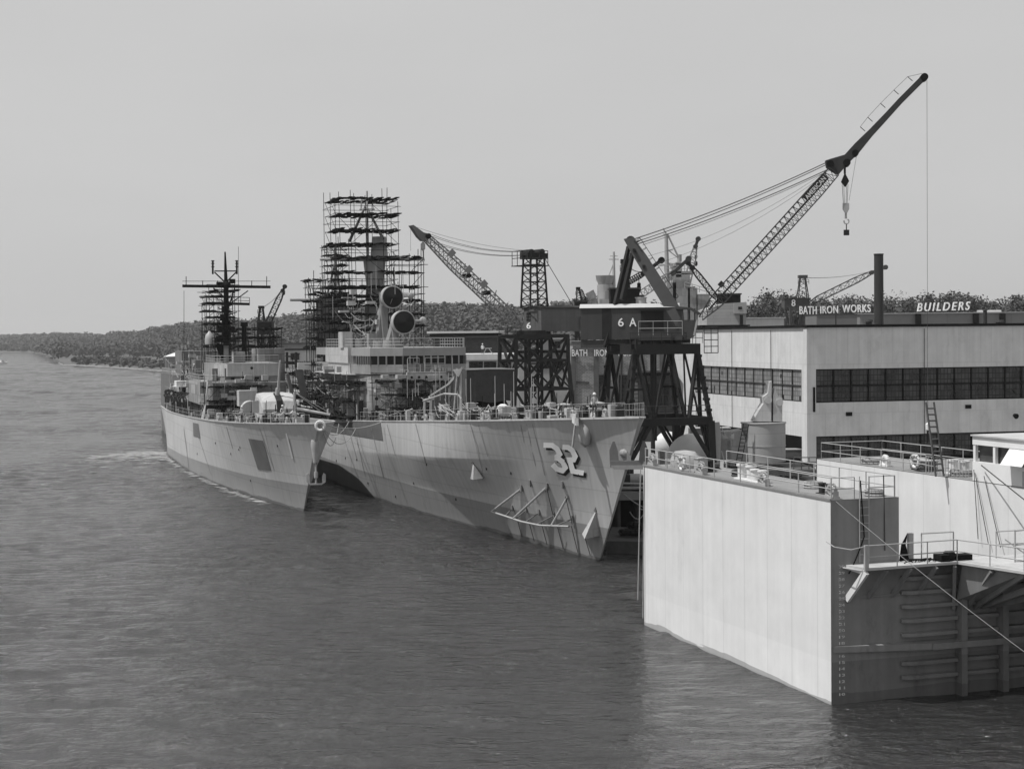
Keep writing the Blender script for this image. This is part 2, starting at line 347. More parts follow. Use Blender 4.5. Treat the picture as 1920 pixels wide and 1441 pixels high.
# rocks along the point
mb = MB()
for i in range(420):
    px = g5.uniform(112, 330); Y = shore(px)+g5.uniform(-4, 14); x = (px-960)/3000*Y; s = g5.uniform(.4, 1.6)
    mb.lathe([(s*.7, -.5), (s, .1), (s*.7, s*.45), (.1, s*.6)], (x, Y, .2), 6, sx=g5.uniform(.8, 1.8))
tag(mb.build('shore_rocks', M('shore_rock', .2, .9, .4, .8)), 'pale rocks strewn along the waterline of the low point', 'rocks', kind='stuff')
# individual trees of the right-hand ridge
barkm = M('bark', .06, .9, .3, 3)
TG = 'trees on the ridge behind the shipyard'
def tree(px, py, Y, wpx, label, seed, name='leafy_tree'):
    P = WF.on(1, Y, px, py); zg = ground(px, Y)-1; H = max(6, P[2]-zg); k = Y/3000; rw = wpx*k/2
    t = thing(name, label, 'tree', WF, (P[0], Y, zg), TG); g = random.Random(seed)
    mb = MB(); mb.cyl((P[0], Y, zg), (P[0]+.3, Y, zg+H*.5), .38, .2, 8)
    cs = []
    for i in range(9):
        a = g.uniform(0, 6.28); q = g.uniform(.1, .75)*rw; e = Vector((P[0]+math.cos(a)*q, Y+math.sin(a)*q, zg+H*g.uniform(.42, .84)))
        mb.cyl((P[0]+.2, Y, zg+H*.3), e, .14, .05, 5); cs.append((*e, rw*g.uniform(.3, .5), H*g.uniform(.12, .17), .27))
    cs.append((P[0], Y, zg+H*.86, rw*.35, H*.13, .27))
    mb.build('trunk', barkm, t); crowns('crown', cs, 330, seed, t)
TS = [(1412, 566, 40, 'rounded tree at the left end of the ridge, beside the corrugated hull block'), (1441, 548, 52, 'tallest leafy tree behind the small far crane, left of its mast'), (1472, 551, 42, 'leafy tree just left of the far crane mast'),
      (1500, 562, 34, 'small tree behind the far crane mast'), (1545, 564, 44, 'low tree above the word IRON on the rooftop sign'), (1590, 561, 42, 'tree above the word WORKS on the rooftop sign'),
      (1668, 566, 38, 'small tree immediately right of the tall chimney'), (1706, 558, 44, 'tree rising above the start of the word BUILDERS'), (1742, 552, 52, 'broad tree above the middle of the word BUILDERS'), (1778, 554, 44, 'round tree above the end of the word BUILDERS'),
      (1820, 558, 50, 'wide low tree right of the word BUILDERS'), (1862, 565, 40, 'low tree above the small roof vent pipe'), (1905, 553, 56, 'dark broad tree cut by the right edge of the picture'), (1630, 566, 36, 'tree half hidden behind the tall chimney')]
for i, (a, b, c, l) in enumerate(TS): tree(a, b, 470+(i*37) % 60, c*1.15, l, 40+i)
# jetties on the far left, driftwood
for i, (a, b, py, n) in enumerate(((64, 108, 662, 'far timber jetty nearest the wooded bank'), (80, 124, 667, 'long low timber jetty off the wooded bank, nearer than the other'))):
    P = WF.on(2, .9, a, py); Q = WF.on(2, .9, b, py); mb = MB(); mb.bar(P, Q, 4, .8); pb = MB()
    for j in range(9): c = Vector(P).lerp(Vector(Q), j/8); pb.cyl((c.x, c.y, -2), (c.x, c.y, 2), .4, .4, 6)
    t = thing('jetty', n, 'jetty', WF, tuple(P), 'jetties on the far bank'); mb.build('deck', timber, t); pb.build('piles', timber, t)
# little boats far left
bt = None
for i, (px, py) in enumerate(((10, 660), (18, 659), (35, 659.5), (44, 658.5), (4, 682))):
    P = WF.on(2, .3, px, py); l = ('far white moored boat, %s along the far left shore' % ['first', 'second', 'third', 'fourth', 'dark low one'][i]) if i < 4 else 'low dark skiff adrift at the left edge of the river'
    if bt is None:
        bt = thing('moored_boat', l, 'boat', WF, tuple(P), 'boats off the far bank'); mb = MB(); X, Y, Z = P
        mb.prism([(X-5, Y-1.5, Z), (X+4, Y-1.5, Z), (X+6, Y, Z+.2), (X+4, Y+1.5, Z), (X-5, Y+1.5, Z)], (0, 0, 1.3)); mb.build('hull', white, bt)
        mb = MB(); mb.prism([(X-2, Y-1, Z+1.3), (X+2, Y-1, Z+1.3), (X+1.4, Y-1, Z+3), (X-2, Y-1, Z+3)], (0, 2, 0)); mb.build('cabin', white, bt)
    else: dup(bt, WF, tuple(P), l, rot=17*i)
# shed on the point
P = WF.on(1, 900, 309, 691); Q = WF.on(1, 900, 335, 691); zt = WF.on(1, 900, 309, 669)[2]
t = thing('shed', 'small plain shed with a pale sloping roof on the river point', 'shed', WF, tuple(P)); x0, x1, Y = P[0], Q[0], 900
mb = MB(); mb.box(x0, x1, Y, Y+14, 0, zt); mb.box(x1, x1+.2, Y+2, Y+12, 0, zt-.2); mb.build('wall', M('shed_board', .16, .9, .2, .5, streak=.2), t)
mb = MB(); mb.prism([(x0-.6, Y-.6, zt), (x1+3.5, Y-.6, zt+.3), (x1+3.5, Y+15, zt+2.3), (x0+3.4, Y+15, zt+2.3)], (0, 0, .25)); mb.build('roof', white, t)
mb = MB(); mb.box(x0+3.6, x0+4.8, Y-.05, Y, 1, 3.4); mb.build('door', black, t)
# ============================================================ YARD GROUND (quay)
mb = MB(); QZ = 4.0
poly = [(8.6, 138), (21.5, 138), (21.5, 112), (150, 112), (230, 400), (-60, 400), (-62, 380)]
a = S1.w((170, -8.6, 0)); poly = [(8.6, 139), (21.5, 139), (21.5, 108), (160, 108), (330, 640), (-120, 640), (a[0], a[1])]
mb.prism([(x, y, QZ-.7) for x, y in poly], (0, 0, .7)); struct(mb.build('quay', concrete))
mb = MB()
mb.prism([(9.6, 146, -3), (60, 118, -3), (160, 118, -3), (300, 640, -3), (-100, 640, -3), (a[0]+4, a[1], -3)], (0, 0, 6.3)); struct(mb.build('quay_fill', M('dark_fill', .02, .9)))
pb = MB(); k = 0
for i in range(8):
    for y in (139.6, 142.5):
        x = 9.2+i*1.7; pb.cyl((x, y, -3), (x, y, QZ-.7), .2, .2, 7)
for i in range(9): pb.cyl((21.9, 112+i*3, -3), (21.9, 112+i*3, QZ-.7), .22, .22, 7)
struct(pb.build('quay_piles', timber))
# float between the stem and the dock, under the quay front
t = thing('work_float', 'dark flat work float lying between the near bow and the floating dock', 'float', WF, (10.4, 131, 0))
mb = MB(); mb.prism([(7.5, 128.5, -.4), (13.5, 127.5, -.4), (14.5, 137, -.4), (8.5, 138, -.4)], (0, 0, 1.5)); mb.build('deck', timber, t)
mb = MB(); mb.torus((9.6, 131.5, 1.45), .75, .26, (0, 0, 1), 14); mb.torus((10.2, 131, 1.95), .7, .24, (.2, .3, 1), 14); mb.build('tyre', black, t)
mb = MB(); mb.box(11.2, 12.6, 132, 133.5, 1.1, 2.1); mb.cyl((12.9, 131, 1.1), (12.9, 131, 2.2), .3, .3, 10); mb.build('deck_gear', steel_md, t)
g5 = random.Random(5)
t = thing('hose_bundle', 'tangle of pale hoses and lines hanging from the quay edge by the stem', 'hoses', WF, (9.5, 138.5, QZ))
mb = MB()
for i in range(9):
    a = Vector((8.9+g5.random()*5.5, 138.6, QZ-.1-g5.random()*.4)); b = Vector((8.9+g5.random()*5.5, 138.2, QZ-1-g5.random()*2.2)); mb.tube(bez(a, b, g5.uniform(.4, 1.4)), .05)
mb.build('hose', rope, t)
# dockside machinery on the quay end, seen between stem and dock
t = thing('quay_winch', 'cluttered winch and pipe gear on the quay end right of the bow anchor', 'winch', WF, (10.6, 140, QZ))
mb = MB(); mb.box(9.3, 12.4, 140, 142, QZ, QZ+.35); mb.box(9.6, 10.3, 140.2, 141.5, QZ+.35, QZ+1.4); mb.box(11.4, 12.1, 140.2, 141.5, QZ+.35, QZ+1.3); mb.build('frame', steel_md, t)
mb = MB(); mb.cyl((10.3, 140.9, QZ+.95), (11.4, 140.9, QZ+.95), .5, .5, 14); mb.build('drum', gal, t)
mb = MB(); mb.tube([(9.0, 139.6, QZ+.3), (12.8, 139.6, QZ+.3)], .14, 8); mb.tube([(9.0, 139.4, QZ+.75), (12.9, 139.4, QZ+.6)], .1, 8); mb.build('pipe', gal, t)
# ============================================================ FLOATING DOCK
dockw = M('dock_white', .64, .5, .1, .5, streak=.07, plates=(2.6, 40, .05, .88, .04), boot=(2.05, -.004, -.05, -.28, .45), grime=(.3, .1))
dockd = M('dock_end_shaded', .2, .65, .2, .6, streak=.22, boot=(2.0, 0, .25, .1, .3), grime=(.5, .3))  # dock paint darkened for the end face, its shade put into the colour
t = D = thing('floating_dock', 'pale floating dry dock with railed wing walls in the right foreground', 'dry dock', DK, (0, 0, 0))
ZT = 9.71; L1 = 22.73
wall = MB()
wall.add([(0, 0, -2), (L1, 0, -2), (L1, 0, ZT), (0, 0, ZT)], [(0, 1, 2, 3)])          # bright outer side
wall.add([(L1, 0, -2), (L1, -3.7, -2), (L1, -3.7, ZT), (L1, 0, ZT)], [(0, 1, 2, 3)])
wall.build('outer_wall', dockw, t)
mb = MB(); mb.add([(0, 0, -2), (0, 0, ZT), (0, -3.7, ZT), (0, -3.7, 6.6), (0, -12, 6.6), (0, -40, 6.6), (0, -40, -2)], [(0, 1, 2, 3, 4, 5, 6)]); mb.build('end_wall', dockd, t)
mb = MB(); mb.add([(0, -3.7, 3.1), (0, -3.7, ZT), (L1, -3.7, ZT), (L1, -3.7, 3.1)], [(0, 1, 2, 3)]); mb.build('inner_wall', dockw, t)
mb = MB(); mb.box(0, L1, -3.7, 0, ZT-.02, ZT+.02); mb.bar((0, 0, ZT+.03), (L1, 0, ZT+.03), .1, .1); mb.build('wing_deck', M('dock_deck', .2, .8, .2, .7), t)
mb = MB(); mb.box(0.02, L1-.02, -11.7, -3.72, 2.9, 3.1); mb.build('pontoon_deck', deckm, t)
X0 = -26
mb = MB(); mb.box(X0, 22.5, -16.5, -11.75, 3.0, ZT); mb.build('far_wing_wall', dockw, t)
mb = MB(); mb.box(X0, 22.5, -16.5, -11.75, ZT+.02, ZT+.05); mb.build('far_wing_deck', MATS['dock_deck'], t)
# weld seams and rubbing lines on the bright side
# draught marks
mb = MB()
for k in range(8, 31):
    z = 6.55-(30-k)*.3048
    if z > .15: mb.cut().text(str(k), (-.02, -.42, z-.07), (0, -1, 0), (0, 0, 1), .3 if k > 9 else .14, .13, .015, .03)
mb.build('draught_mark', M('mark_paint', .5, .8, .3, 6), t)
# end face stiffeners, posts and wale
mb = MB()
for z in np.linspace(.95, 5.75, 8):
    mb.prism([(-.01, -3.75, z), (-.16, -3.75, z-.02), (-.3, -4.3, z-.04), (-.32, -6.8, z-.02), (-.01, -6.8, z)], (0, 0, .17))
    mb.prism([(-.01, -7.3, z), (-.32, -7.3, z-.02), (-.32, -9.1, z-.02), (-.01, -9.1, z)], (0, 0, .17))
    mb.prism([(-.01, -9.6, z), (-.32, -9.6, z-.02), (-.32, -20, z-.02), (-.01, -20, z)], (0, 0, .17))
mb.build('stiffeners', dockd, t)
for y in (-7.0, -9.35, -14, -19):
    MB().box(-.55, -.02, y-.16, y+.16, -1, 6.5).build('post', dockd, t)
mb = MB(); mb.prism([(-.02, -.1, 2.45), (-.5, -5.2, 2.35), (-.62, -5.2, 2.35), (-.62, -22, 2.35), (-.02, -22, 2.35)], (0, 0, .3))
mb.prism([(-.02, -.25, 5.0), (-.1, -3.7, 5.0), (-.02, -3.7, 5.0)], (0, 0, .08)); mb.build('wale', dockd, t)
# apron platform with braces
ap = [(0, -.8), (-1.43, -1.07), (-1.1, -6.24), (-5.0, -7.15), (-9, -8.1), (-9, -22), (0, -22)]
mb = MB(); mb.prism([(x, y, 6.5) for x, y in ap], (0, 0, .12)); mb.build('apron', M('apron_paint', .4, .7, .25, 1.0), t)
mb = MB(); mb.prism([(-.02, -.62, 6.48), (-1.43, -1.03, 6.48), (-1.43, -1.15, 6.25), (-.02, -.8, 6.42)], (0, 0, .05))
mb.bar((-1.36, -1.1, 6.45), (-.02, -.85, 4.95), .16, .3); mb.build('brace', white, t)
for y in (-2.3, -3.6, -5.0): MB().bar((-1.2, y, 6.45), (-.02, y+.3, 5.0), .12, .2).build('brace', dockd, t)
for q in ((-1.05, -6.1), (-3, -6.8), (-4.8, -7.3), (-6.6, -7.7), (-8.5, -8.2)): MB().bar((q[0], q[1], 6.45), (-.05, q[1]-.6, 4.2), .16, .3).build('brace', dockd, t)
mb = MB(); mb.prism([(-1.1, -6.5, 6.5), (-4.8, -7.35, 6.5), (-.6, -7.6, 4.6), (-.3, -6.7, 4.6)], (0, -.08, -.02)); mb.build('gusset', dockd, t)
mb = MB(); E = [(-1.38, -1.1, 6.62), (-1.05, -6.24, 6.62), (-4.95, -7.2, 6.62), (-9, -8.2, 6.62)]
mb.rail(E, 1.05, 1.7, .03, (1., .48)); mb.box(-1.44, -1.3, -1.2, -1.0, 6.5, 7.7); mb.tube([(-1.38, -1.1, 7.65), (-1.2, -.4, 7.5), (-.7, .2, 7.6), (-.2, .35, 7.8)], .025); mb.build('apron_railing', gal, t)
# wing wall railings
mb = MB(); mb.rail([(L1-.1, -.12, ZT), (.15, -.12, ZT)], 1.05, 3.0, .028, (1., .5), .035); mb.rail([(.12, -.1, ZT), (.12, -1.35, ZT)], 1.05, 1.3, .025); mb.rail([(.12, -2.15, ZT), (.12, -3.55, ZT)], 1.05, 1.4, .025); mb.build('railing', gal, t)
mb = MB(); mb.rail([(18.5, -3.55, ZT), (.15, -3.55, ZT)], 1.05, 2.6, .028, (1., .5), .035); mb.build('railing', gal, t)
mb = MB(); mb.ladder((-.1, -1.75, 6.7), (-.1, -1.75, ZT+1.1), (0, 1, 0), .5, .025); mb.build('ladder', gal, t)
mb = MB(); mb.rail([(22.3, -11.95, ZT), (10.5, -11.95, ZT)], 1.05, 2.2, .028, (1., .5), .03); mb.rail([(22.3, -11.95, ZT), (22.3, -16.3, ZT), (0, -16.3, ZT)], 1.05, 2.2, .028, (1., .5), .03)
mb.rail([(10.5, -11.95, ZT), (6.4, -11.95, ZT)], 1.0, .28, .02, (1., .5)); mb.build('far_railing', gal, t)
# panama chocks: rounded horseshoes on a foot
def chock(x, y, z, sc=1., parent=None, mat=None, ax='x', par=None):
    mb = MB(); mb.torus((x, y, z+.33*sc), .25*sc, .12*sc, (0, 1, 0), 18, 0, 360, 7); mb.box(x-.42*sc, x+.42*sc, y-.14*sc, y+.14*sc, z, z+.14*sc)
    mb.box(x-.36*sc, x-.2*sc, y-.12*sc, y+.12*sc, z, z+.34*sc); mb.box(x+.2*sc, x+.36*sc, y-.12*sc, y+.12*sc, z, z+.34*sc)
    return mb.build('chock', mat or white, par, smooth=True)
for x in (22.2, 15.2, 7.6, .55): chock(x, -.38, ZT, 1.15, par=t, mat=gal)
chock(15.5, -12.4, ZT, 1.1, par=t)
def bitt(x, y, z, sc, par, mat):
    mb = MB(); mb.box(x-.8*sc, x+.8*sc, y-.25*sc, y+.25*sc, z, z+.08*sc)
    for q in (-.45, .45):
        mb.cyl((x+q*sc, y, z), (x+q*sc, y, z+.62*sc), .2*sc, .2*sc, 12); mb.cyl((x+q*sc, y, z+.62*sc), (x+q*sc, y, z+.7*sc), .26*sc, .26*sc, 12)
    return mb.build('bitt', mat, par, smooth=True)
bitt(11.2, -1.2, ZT, 1.2, t, white); bitt(9.6, -1.1, ZT, 1.0, t, white); bitt(2.6, -1.2, ZT, .8, t, steel_md); bitt(17.2, -1.7, ZT, 1., t, steel_md)
bitt(9.2, -13.2, ZT, 1.2, t, white); bitt(13.5, -13.4, ZT, 1., t, gal)
# control cabin on the far wing
c0 = DK.on(1, -11.75, 1822, 870)[0]
mb = MB(); mb.box(-14, c0, -15.6, -11.8, ZT+.05, ZT+1.05); mb.box(-14, c0, -15.6, -11.8, ZT+1.95, ZT+2.4)
for x in np.arange(c0-.12, -14, -1.75): mb.box(x-.1, x+.1, -12.0, -11.83, ZT+1.05, ZT+1.95)
mb.box(c0-.15, c0-.02, -15.5, -15.3, ZT+1.05, ZT+1.95)
cab = mb.build('control_cabin', M('cabin_white', .66, .5, .08, 1), t)
mb = MB(); mb.box(-13.9, c0-.2, -15.3, -12.1, ZT+1.06, ZT+1.94); mb.build('window', M('cabin_glass', .06, .1, .5, .7, spec=.7), cab)
mb = MB(); mb.prism([(c0-5.0, -11.8, ZT+1.9), (c0-3.2, -11.8, ZT+1.9), (c0-3.4, -11.1, ZT+1.15), (c0-5.2, -11.1, ZT+1.15)], (0, -.04, .03)); mb.build('open_window', white, cab)
mb = MB(); mb.box(-14.2, c0+.05, -15.8, -11.7, ZT+2.4, ZT+2.48); mb.build('roof', M('cabin_roof', .4, .7, .2, 1), cab)
mb = MB(); mb.box(c0-6.4, c0-4.4, -11.78, -11.72, ZT+.1, ZT+.85); mb.build('panel', gal, cab)
# loose things on the dock -------------------------------------------------
def lifebuoy(fr, x, y, z, label, ax=(0, 1, 0)):
    t = thing('lifebuoy', label, 'lifebuoy', fr, (x, y, z), 'lifebuoys on the dock railings'); MB().torus((x, y, z), .36, .09, ax, 20, k=8).build('ring', white, t, smooth=True)
    mb = MB()
    for a in (45, 135, 225, 315):
        c = (x+.36*math.cos(R(a)), y, z+.36*math.sin(R(a))); mb.cyl((c[0]-.05, c[1], c[2]), (c[0]+.05, c[1], c[2]), .115, .115, 8)
    mb.build('band', M('buoy_band', .25, .7), t)
q = DK.on(1, -.2, 1277, 865); lifebuoy(DK, q[0], -.25, ZT+.5, 'white lifebuoy hung on the near wing railing beside the tarpaulin heap')
q = DK.on(1, -12.2, 1716, 848); lifebuoy(DK, q[0], -12.2, ZT+.6, 'white lifebuoy on the far wing railing, above the dark building window')
t = thing('ladder_leaning', 'dark timber ladder standing upright on the far wing wall before the building', 'ladder', DK, (6.9, -16.6, ZT))
q = DK.on(0, 8, 1762, 852); mb = MB(); mb.ladder((8, q[1], ZT+.1), (8.8, q[1]+.1, ZT+4.1), (0, 1, 0), .5, .06, .33); mb.build('rails_and_rungs', timber, t)
t = thing('covered_winch', 'tarpaulin covered winch on the far corner of the near wing wall', 'winch', DK, (20.5, -1.6, ZT))
mb = MB(); mb.lathe([(1.0, 0), (1.05, .3), (.95, .7), (.7, .95), (.2, 1.02)], (20.3, -1.7, ZT), 14, sx=1.2, sy=.8); mb.build('cover', M('pale_canvas', .3, .9, .3, 1.5, bump=.8), t, smooth=True)
mb = MB(); mb.rail([(21.4, -.9, ZT), (18.8, -.9, ZT)], .9, 1.3, .03); mb.build('guard_rail', gal, t)
def coil(fr, x, y, z, label, r=.5, mat=None):
    t = thing('rope_coil', label, 'rope coil', fr, (x, y, z), 'rope coils'); mb = MB()
    for k in range(4): mb.torus((x+.02*k, y, z+.06+.08*k), r-.05*(k % 2), .05, (0, 0, 1), 16, k=5)
    mb.build('turns', mat or rope, t)
coil(DK, 18.2, -2.3, ZT+.02, 'dark rope coil by the covered winch on the near wing', .6, timber); coil(DK, 13.4, -2.0, ZT+.02, 'dark rope coil between the winch and the white bitts', .55, timber)
coil(DK, 5.6, -2.2, ZT+.02, 'pale rope coil amid the near wing deck', .5); coil(DK, .9, -2.9, ZT+.02, 'pale rope coil at the near end of the wing', .45)
coil(DK, 8.2, -12.7, ZT+.05, 'large rope coil by the control cabin on the far wing', .6); coil(DK, 11.6, -12.7, ZT+.05, 'rope coil on the far wing below the lifebuoy', .5, timber); coil(DK, 17.5, -12.7, ZT+.05, 'rope coil near the far wing corner', .6)
def box_thing(fr, x, y, z, sx, sy, sz, name, label, cat, mat):
    t = thing(name, label, cat, fr, (x, y, z)); mb = MB(); mb.box(x-sx, x+sx, y-sy, y+sy, z+.06, z+sz); mb.build('body', mat, t)
    mb = MB(); mb.box(x-sx-.04, x+sx+.04, y-sy-.04, y+sy+.04, z+sz, z+sz+.06); mb.build('lid', gal, t); mb = MB()
    for i in (-1, 1): mb.box(x+i*sx*.8-.05, x+i*sx*.8+.05, y-sy, y+sy, z, z+.06)
    mb.build('feet', steel_md, t)
box_thing(DK, 12.2, -12.9, ZT+.05, .9, .35, .55, 'deck_locker', 'grey deck locker on the far wing under the lifebuoy', 'locker', M('locker_grey', .12, .7))
box_thing(DK, 16.6, -1.0, ZT, .3, .3, .8, 'deck_box', 'small upright equipment box beside the near wing winch', 'box', gal)
# machinery on the apron
t = thing('winch_gear', 'dark winch gear and cable heaps on the apron of the dock end', 'winch', DK, (-.7, -5.8, 6.62))
mb = MB(); mb.box(-1.0, -.3, -5.9, -5.4, 6.62, 6.95); mb.box(-.9, -.3, -7.2, -6.4, 6.62, 6.9); mb.cyl((-.6, -6.3, 6.85), (-.6, -5.9, 6.85), .25, .25, 10); mb.build('drum', steel_dk, t)
mb = MB()
for i in range(12): a = (g5.uniform(-.9, -.2), g5.uniform(-5.4, -3.4), 6.66); b = (g5.uniform(-.9, -.2), g5.uniform(-5.4, -3.4), 6.7); mb.tube(bez(a, b, -.06), .03)
mb.build('cable', steel_dk, t)
t = thing('apron_hatch_rail', 'pair of pale posts and hoop rails standing behind the dark winch gear', 'railing', DK, (.4, -4.6, 6.6))
mb = MB(); mb.box(.3, .5, -4.7, -4.45, 6.6, 7.9); mb.rail([(.4, -5.2, 6.6), (.4, -7.0, 6.6)], 1.25, 2, .035, (1.,)); mb.build('posts', gal, t)
mb = MB(); mb.prism([(.1, -3.8, 6.62), (.15, -3.95, 7.4), (.2, -4.3, 7.9), (.2, -4.2, 7.4), (.15, -4.35, 6.7)], (.06, 0, 0)); mb.build('hook', steel_dk, t)
for i, (x, y0) in enumerate(((-2.3, -8.6), (-3.6, -9.6))):
    t = thing('stair_rail', ['steel ladder landing frame at right on the dock apron, nearer the wall', 'tallest steel landing frame at the right edge of the dock apron'][i], 'railing', DK, (x, y0, 6.62), 'landing frames on the apron')
    mb = MB(); mb.rail([(x, y0, 6.62), (x+.6, y0-2.2, 6.62)], 1.5+.2*i, 1.1, .04, (1., .55)); mb.rail([(x+1.5, y0, 6.62), (x+1.5, y0-2.2, 6.62)], 1.3, 1.1, .03, (1., .5)); mb.build('frame', gal, t)
    mb = MB(); mb.bar((x+.4, y0+.3, 7.7), (x-.2, y0-1.0, 6.65), .3, .06); mb.build('ramp', gal, t)
# ropes around the dock
def line(fr, a, b, sag, r, label, mat=None, cat='rope', grp='lines about the dock', name='mooring_line'):
    o = MB().tube(bez(Vector(a)-Vector(a), Vector(b)-Vector(a), sag, 10), r).build(name, mat or rope)
    o.matrix_world = Matrix.Translation(Vector(fr.w(a))) @ Matrix.Rotation(R(fr.rot), 4, 'Z'); return tag(o, label, cat, grp)
line(DK, (.3, -.1, ZT+.2), DK.on(0, -8, 1935, 1232), .15, .015, 'long straight line slanting from the wing corner down across the dark dock end')
line(DK, (.05, -2.9, ZT+1.1), (-.05, -2.9, 7.2), 0, .03, 'dark line hanging down the shaded end wall by its right edge', steel_md)
line(DK, (-.1, -1.55, ZT+.9), (-.1, -1.75, 7.9), 0, .035, 'dark heavy line hanging beside the end ladder', steel_dk)
line(DK, (-.12, -1.72, 7.9), (-.12, -.9, 6.2), .1, .035, 'dark line slanting down left from the ladder foot', steel_dk)
for i, (a, b) in enumerate(((1826, 1834), (1828, 1853), (1845, 1876))): line(DK, DK.on(1, -11.65, a, 880+i*6), DK.on(1, -11.5, b, 1010+8*i), .0, .022, ['leftmost thin line dropping from the control cabin corner', 'middle thin line fanning down from the control cabin corner', 'rightmost of the thin lines dropping below the cabin fairlead'][i], steel_md)
line(DK, DK.on(1, -11.6, 1840, 872), DK.on(1, -8, 1960, 968), .0, .03, 'thick line running down right from the control cabin fairlead', steel_md)
line(DK, (22.5, .02, ZT+.25), (22.6, .15, .4), 0, .035, 'pale line hanging down the far corner of the bright dock side')
line(DK, (22.9, .1, ZT-.2), (22.9, .35, 1.5), .0, .035, 'second pale line beside the dock corner, nearer the bow', gal)
# ============================================================ HULLS
class Ship:
    def __init__(s, fr, rake, L, zd, wl, dk, kn):
        s.fr = fr; s.soft = fr is S2; s.rake = rake; s.L = L; s.zd = zd; s.wl = wl; s.dk = dk; s.kn = kn
    def xs(s, z): return -s.rake*z if z > 0 else -s.rake*z*.3
    def half(s, x, z):
        xz = s.xs(z); u = (x-xz)/(1-xz/s.L)
        if u < 0: return -.02
        zd = s.zd(x); bw_ = float(np.interp(u, *s.wl)); bd = float(np.interp(u, *s.dk))
        if z < 0: return bw_*(1-.2*(z/3)**2)
        t = min(z/zd, 1.); df = max(bd-bw_, .05)
        if s.soft: return bw_+(bd-bw_)*t**1.35
        kq = max(0, min(1, (u-2)/10)); kq = kq*kq*(3-2*kq); zk = zd-s.kn*kq; w_ = max(0, min(1, (u-12)/18)); w_ = w_*w_*(3-2*w_)
        z0 = float(np.interp(u, [0, 4, 8, 13, 19, 30, 40, 52, 70], [11.5, 9.6, 7.3, 5.0, 3.8, 3.0, 2.9, 2.5, 2.2])); z0 = min(z0, zk-.4)
        m0 = float(np.interp(u, [4, 13, 36, 55], [.3, .3, .28, .1])); f0 = min(m0*z0/df, .85*z0/zk)
        fk = 1-(1-f0)*(1-w_)*(zd-zk)/(zd-z0)
        return bw_+df*(fk+(1-fk)*(z-zk)/max(.05, zd-zk) if z >= zk else f0*z/z0 if z < z0 else f0+(fk-f0)*(z-z0)/(zk-z0))
    def hit(s, px, py, off=.02):
        d = ray(px, py); lo = None; f = lambda t: (lambda p: p[1]-s.half(p[0], p[2]))(s.fr.l(CAMC+d*t))
        t = .02; prev = t
        while t < .14:
            if f(t) < 0: break
            prev = t; t += .0004
        a, b = prev, t
        for _ in range(22):
            m = (a+b)/2
            if f(m) > 0: a = m
            else: b = m
        p = s.fr.l(CAMC+d*a); p[1] += off; return p
    def hull(s, mat, parent):
        us = [0, .4, 1, 2, 3, 4.5, 6, 8, 10, 12.5, 15, 18, 21, 24, 28, 32, 37, 42, 48, 55, 62, 70, 78, 86, 94, 102, 110]; us = [u for u in us if u < s.L-1]+[s.L]
        mb = MB(); rows = []; n = 0
        for u in us:
            col = []
            zd = s.zd(u-s.rake*8*(1-u/s.L)); tk = 1-s.kn/zd
            z0 = float(np.interp(u, [0, 4, 8, 13, 19, 30, 40, 52, 70], [11.5, 9.6, 7.3, 5.0, 3.8, 3.0, 2.9, 2.5, 2.2])); kq = max(0, min(1, (u-2)/10)); kq = kq*kq*(3-2*kq); zk = zd-s.kn*kq; zk = min(zk, zd*.97); z0 = min(z0, zk-.4)
            zz = [-2.5, 0, z0*.3, z0*.6, z0*.85, z0-.12, z0+.12]+[z0+(zk-z0)*q for q in (.25, .45, .65, .85)]+[zk-.08, zk+.03, .5*(zk+zd), zd]; zz[-4] = max(zz[-4], zz[-5]+.01); zz[6] = min(zz[6], zz[7]-.01)
            for z in zz:
                x = s.xs(z)+u*(1-s.xs(z)/s.L); col.append((x, max(s.half(x, z), .04), z))
            rows.append(col)
        m = len(rows[0])
        for col in rows: mb.v += [tuple(map(float, p)) for p in col]+[(float(x), float(-y), float(z)) for x, y, z in col]
        for i in range(len(rows)-1):
            for j in range(m-1):
                a = i*2*m+j; b = a+2*m; mb.f += [(a, a+1, b+1, b), (a+m, b+m, b+m+1, a+m+1)]
        for j in range(m-1):
            mb.f.append((j, j+m, j+m+1, j+1)); e = (len(rows)-1)*2*m; mb.f.append((e+j, e+j+1, e+j+m+1, e+j+m))
        o = mb.build('hull', mat, parent, smooth=True)
        mb = MB(); top = [c[-1] for c in rows]
        for p, q in zip(top[:-1], top[1:]): mb.add([(p[0], p[1], p[2]-.02), (q[0], q[1], q[2]-.02), (q[0], -q[1], q[2]-.02), (p[0], -p[1], p[2]-.02)], [(0, 1, 2, 3)])
        mb.build('main_deck', deckm, parent)
        mb = MB()
        for sg in (1, -1):
            for p, q in zip(top[:-1], top[1:]): mb.bar((p[0], sg*p[1], p[2]+.02), (q[0], sg*q[1], q[2]+.02), .14, .12)
        mb.build('gunwale', navyl, parent); s.top = top; return o
    def edge(s, x): z = s.zd(x); return (x, s.half(x, z), z)
    def patch(s, c, n, m, off=.03):
        # c: outline corners tl,tr,br,bl in photo coordinates; found on the hull plating and laid on it
        mb = MB(); P = []
        for j in range(m+1):
            for i in range(n+1):
                u, v = i/n, j/m; px = (c[0][0]*(1-u)+c[1][0]*u)*(1-v)+(c[3][0]*(1-u)+c[2][0]*u)*v; py = (c[0][1]*(1-u)+c[1][1]*u)*(1-v)+(c[3][1]*(1-u)+c[2][1]*u)*v; P.append(s.hit(px, py, off))
        k = n+1; return mb.add(P, [(j*k+i, j*k+i+1, (j+1)*k+i+1, (j+1)*k+i) for j in range(m) for i in range(n)])
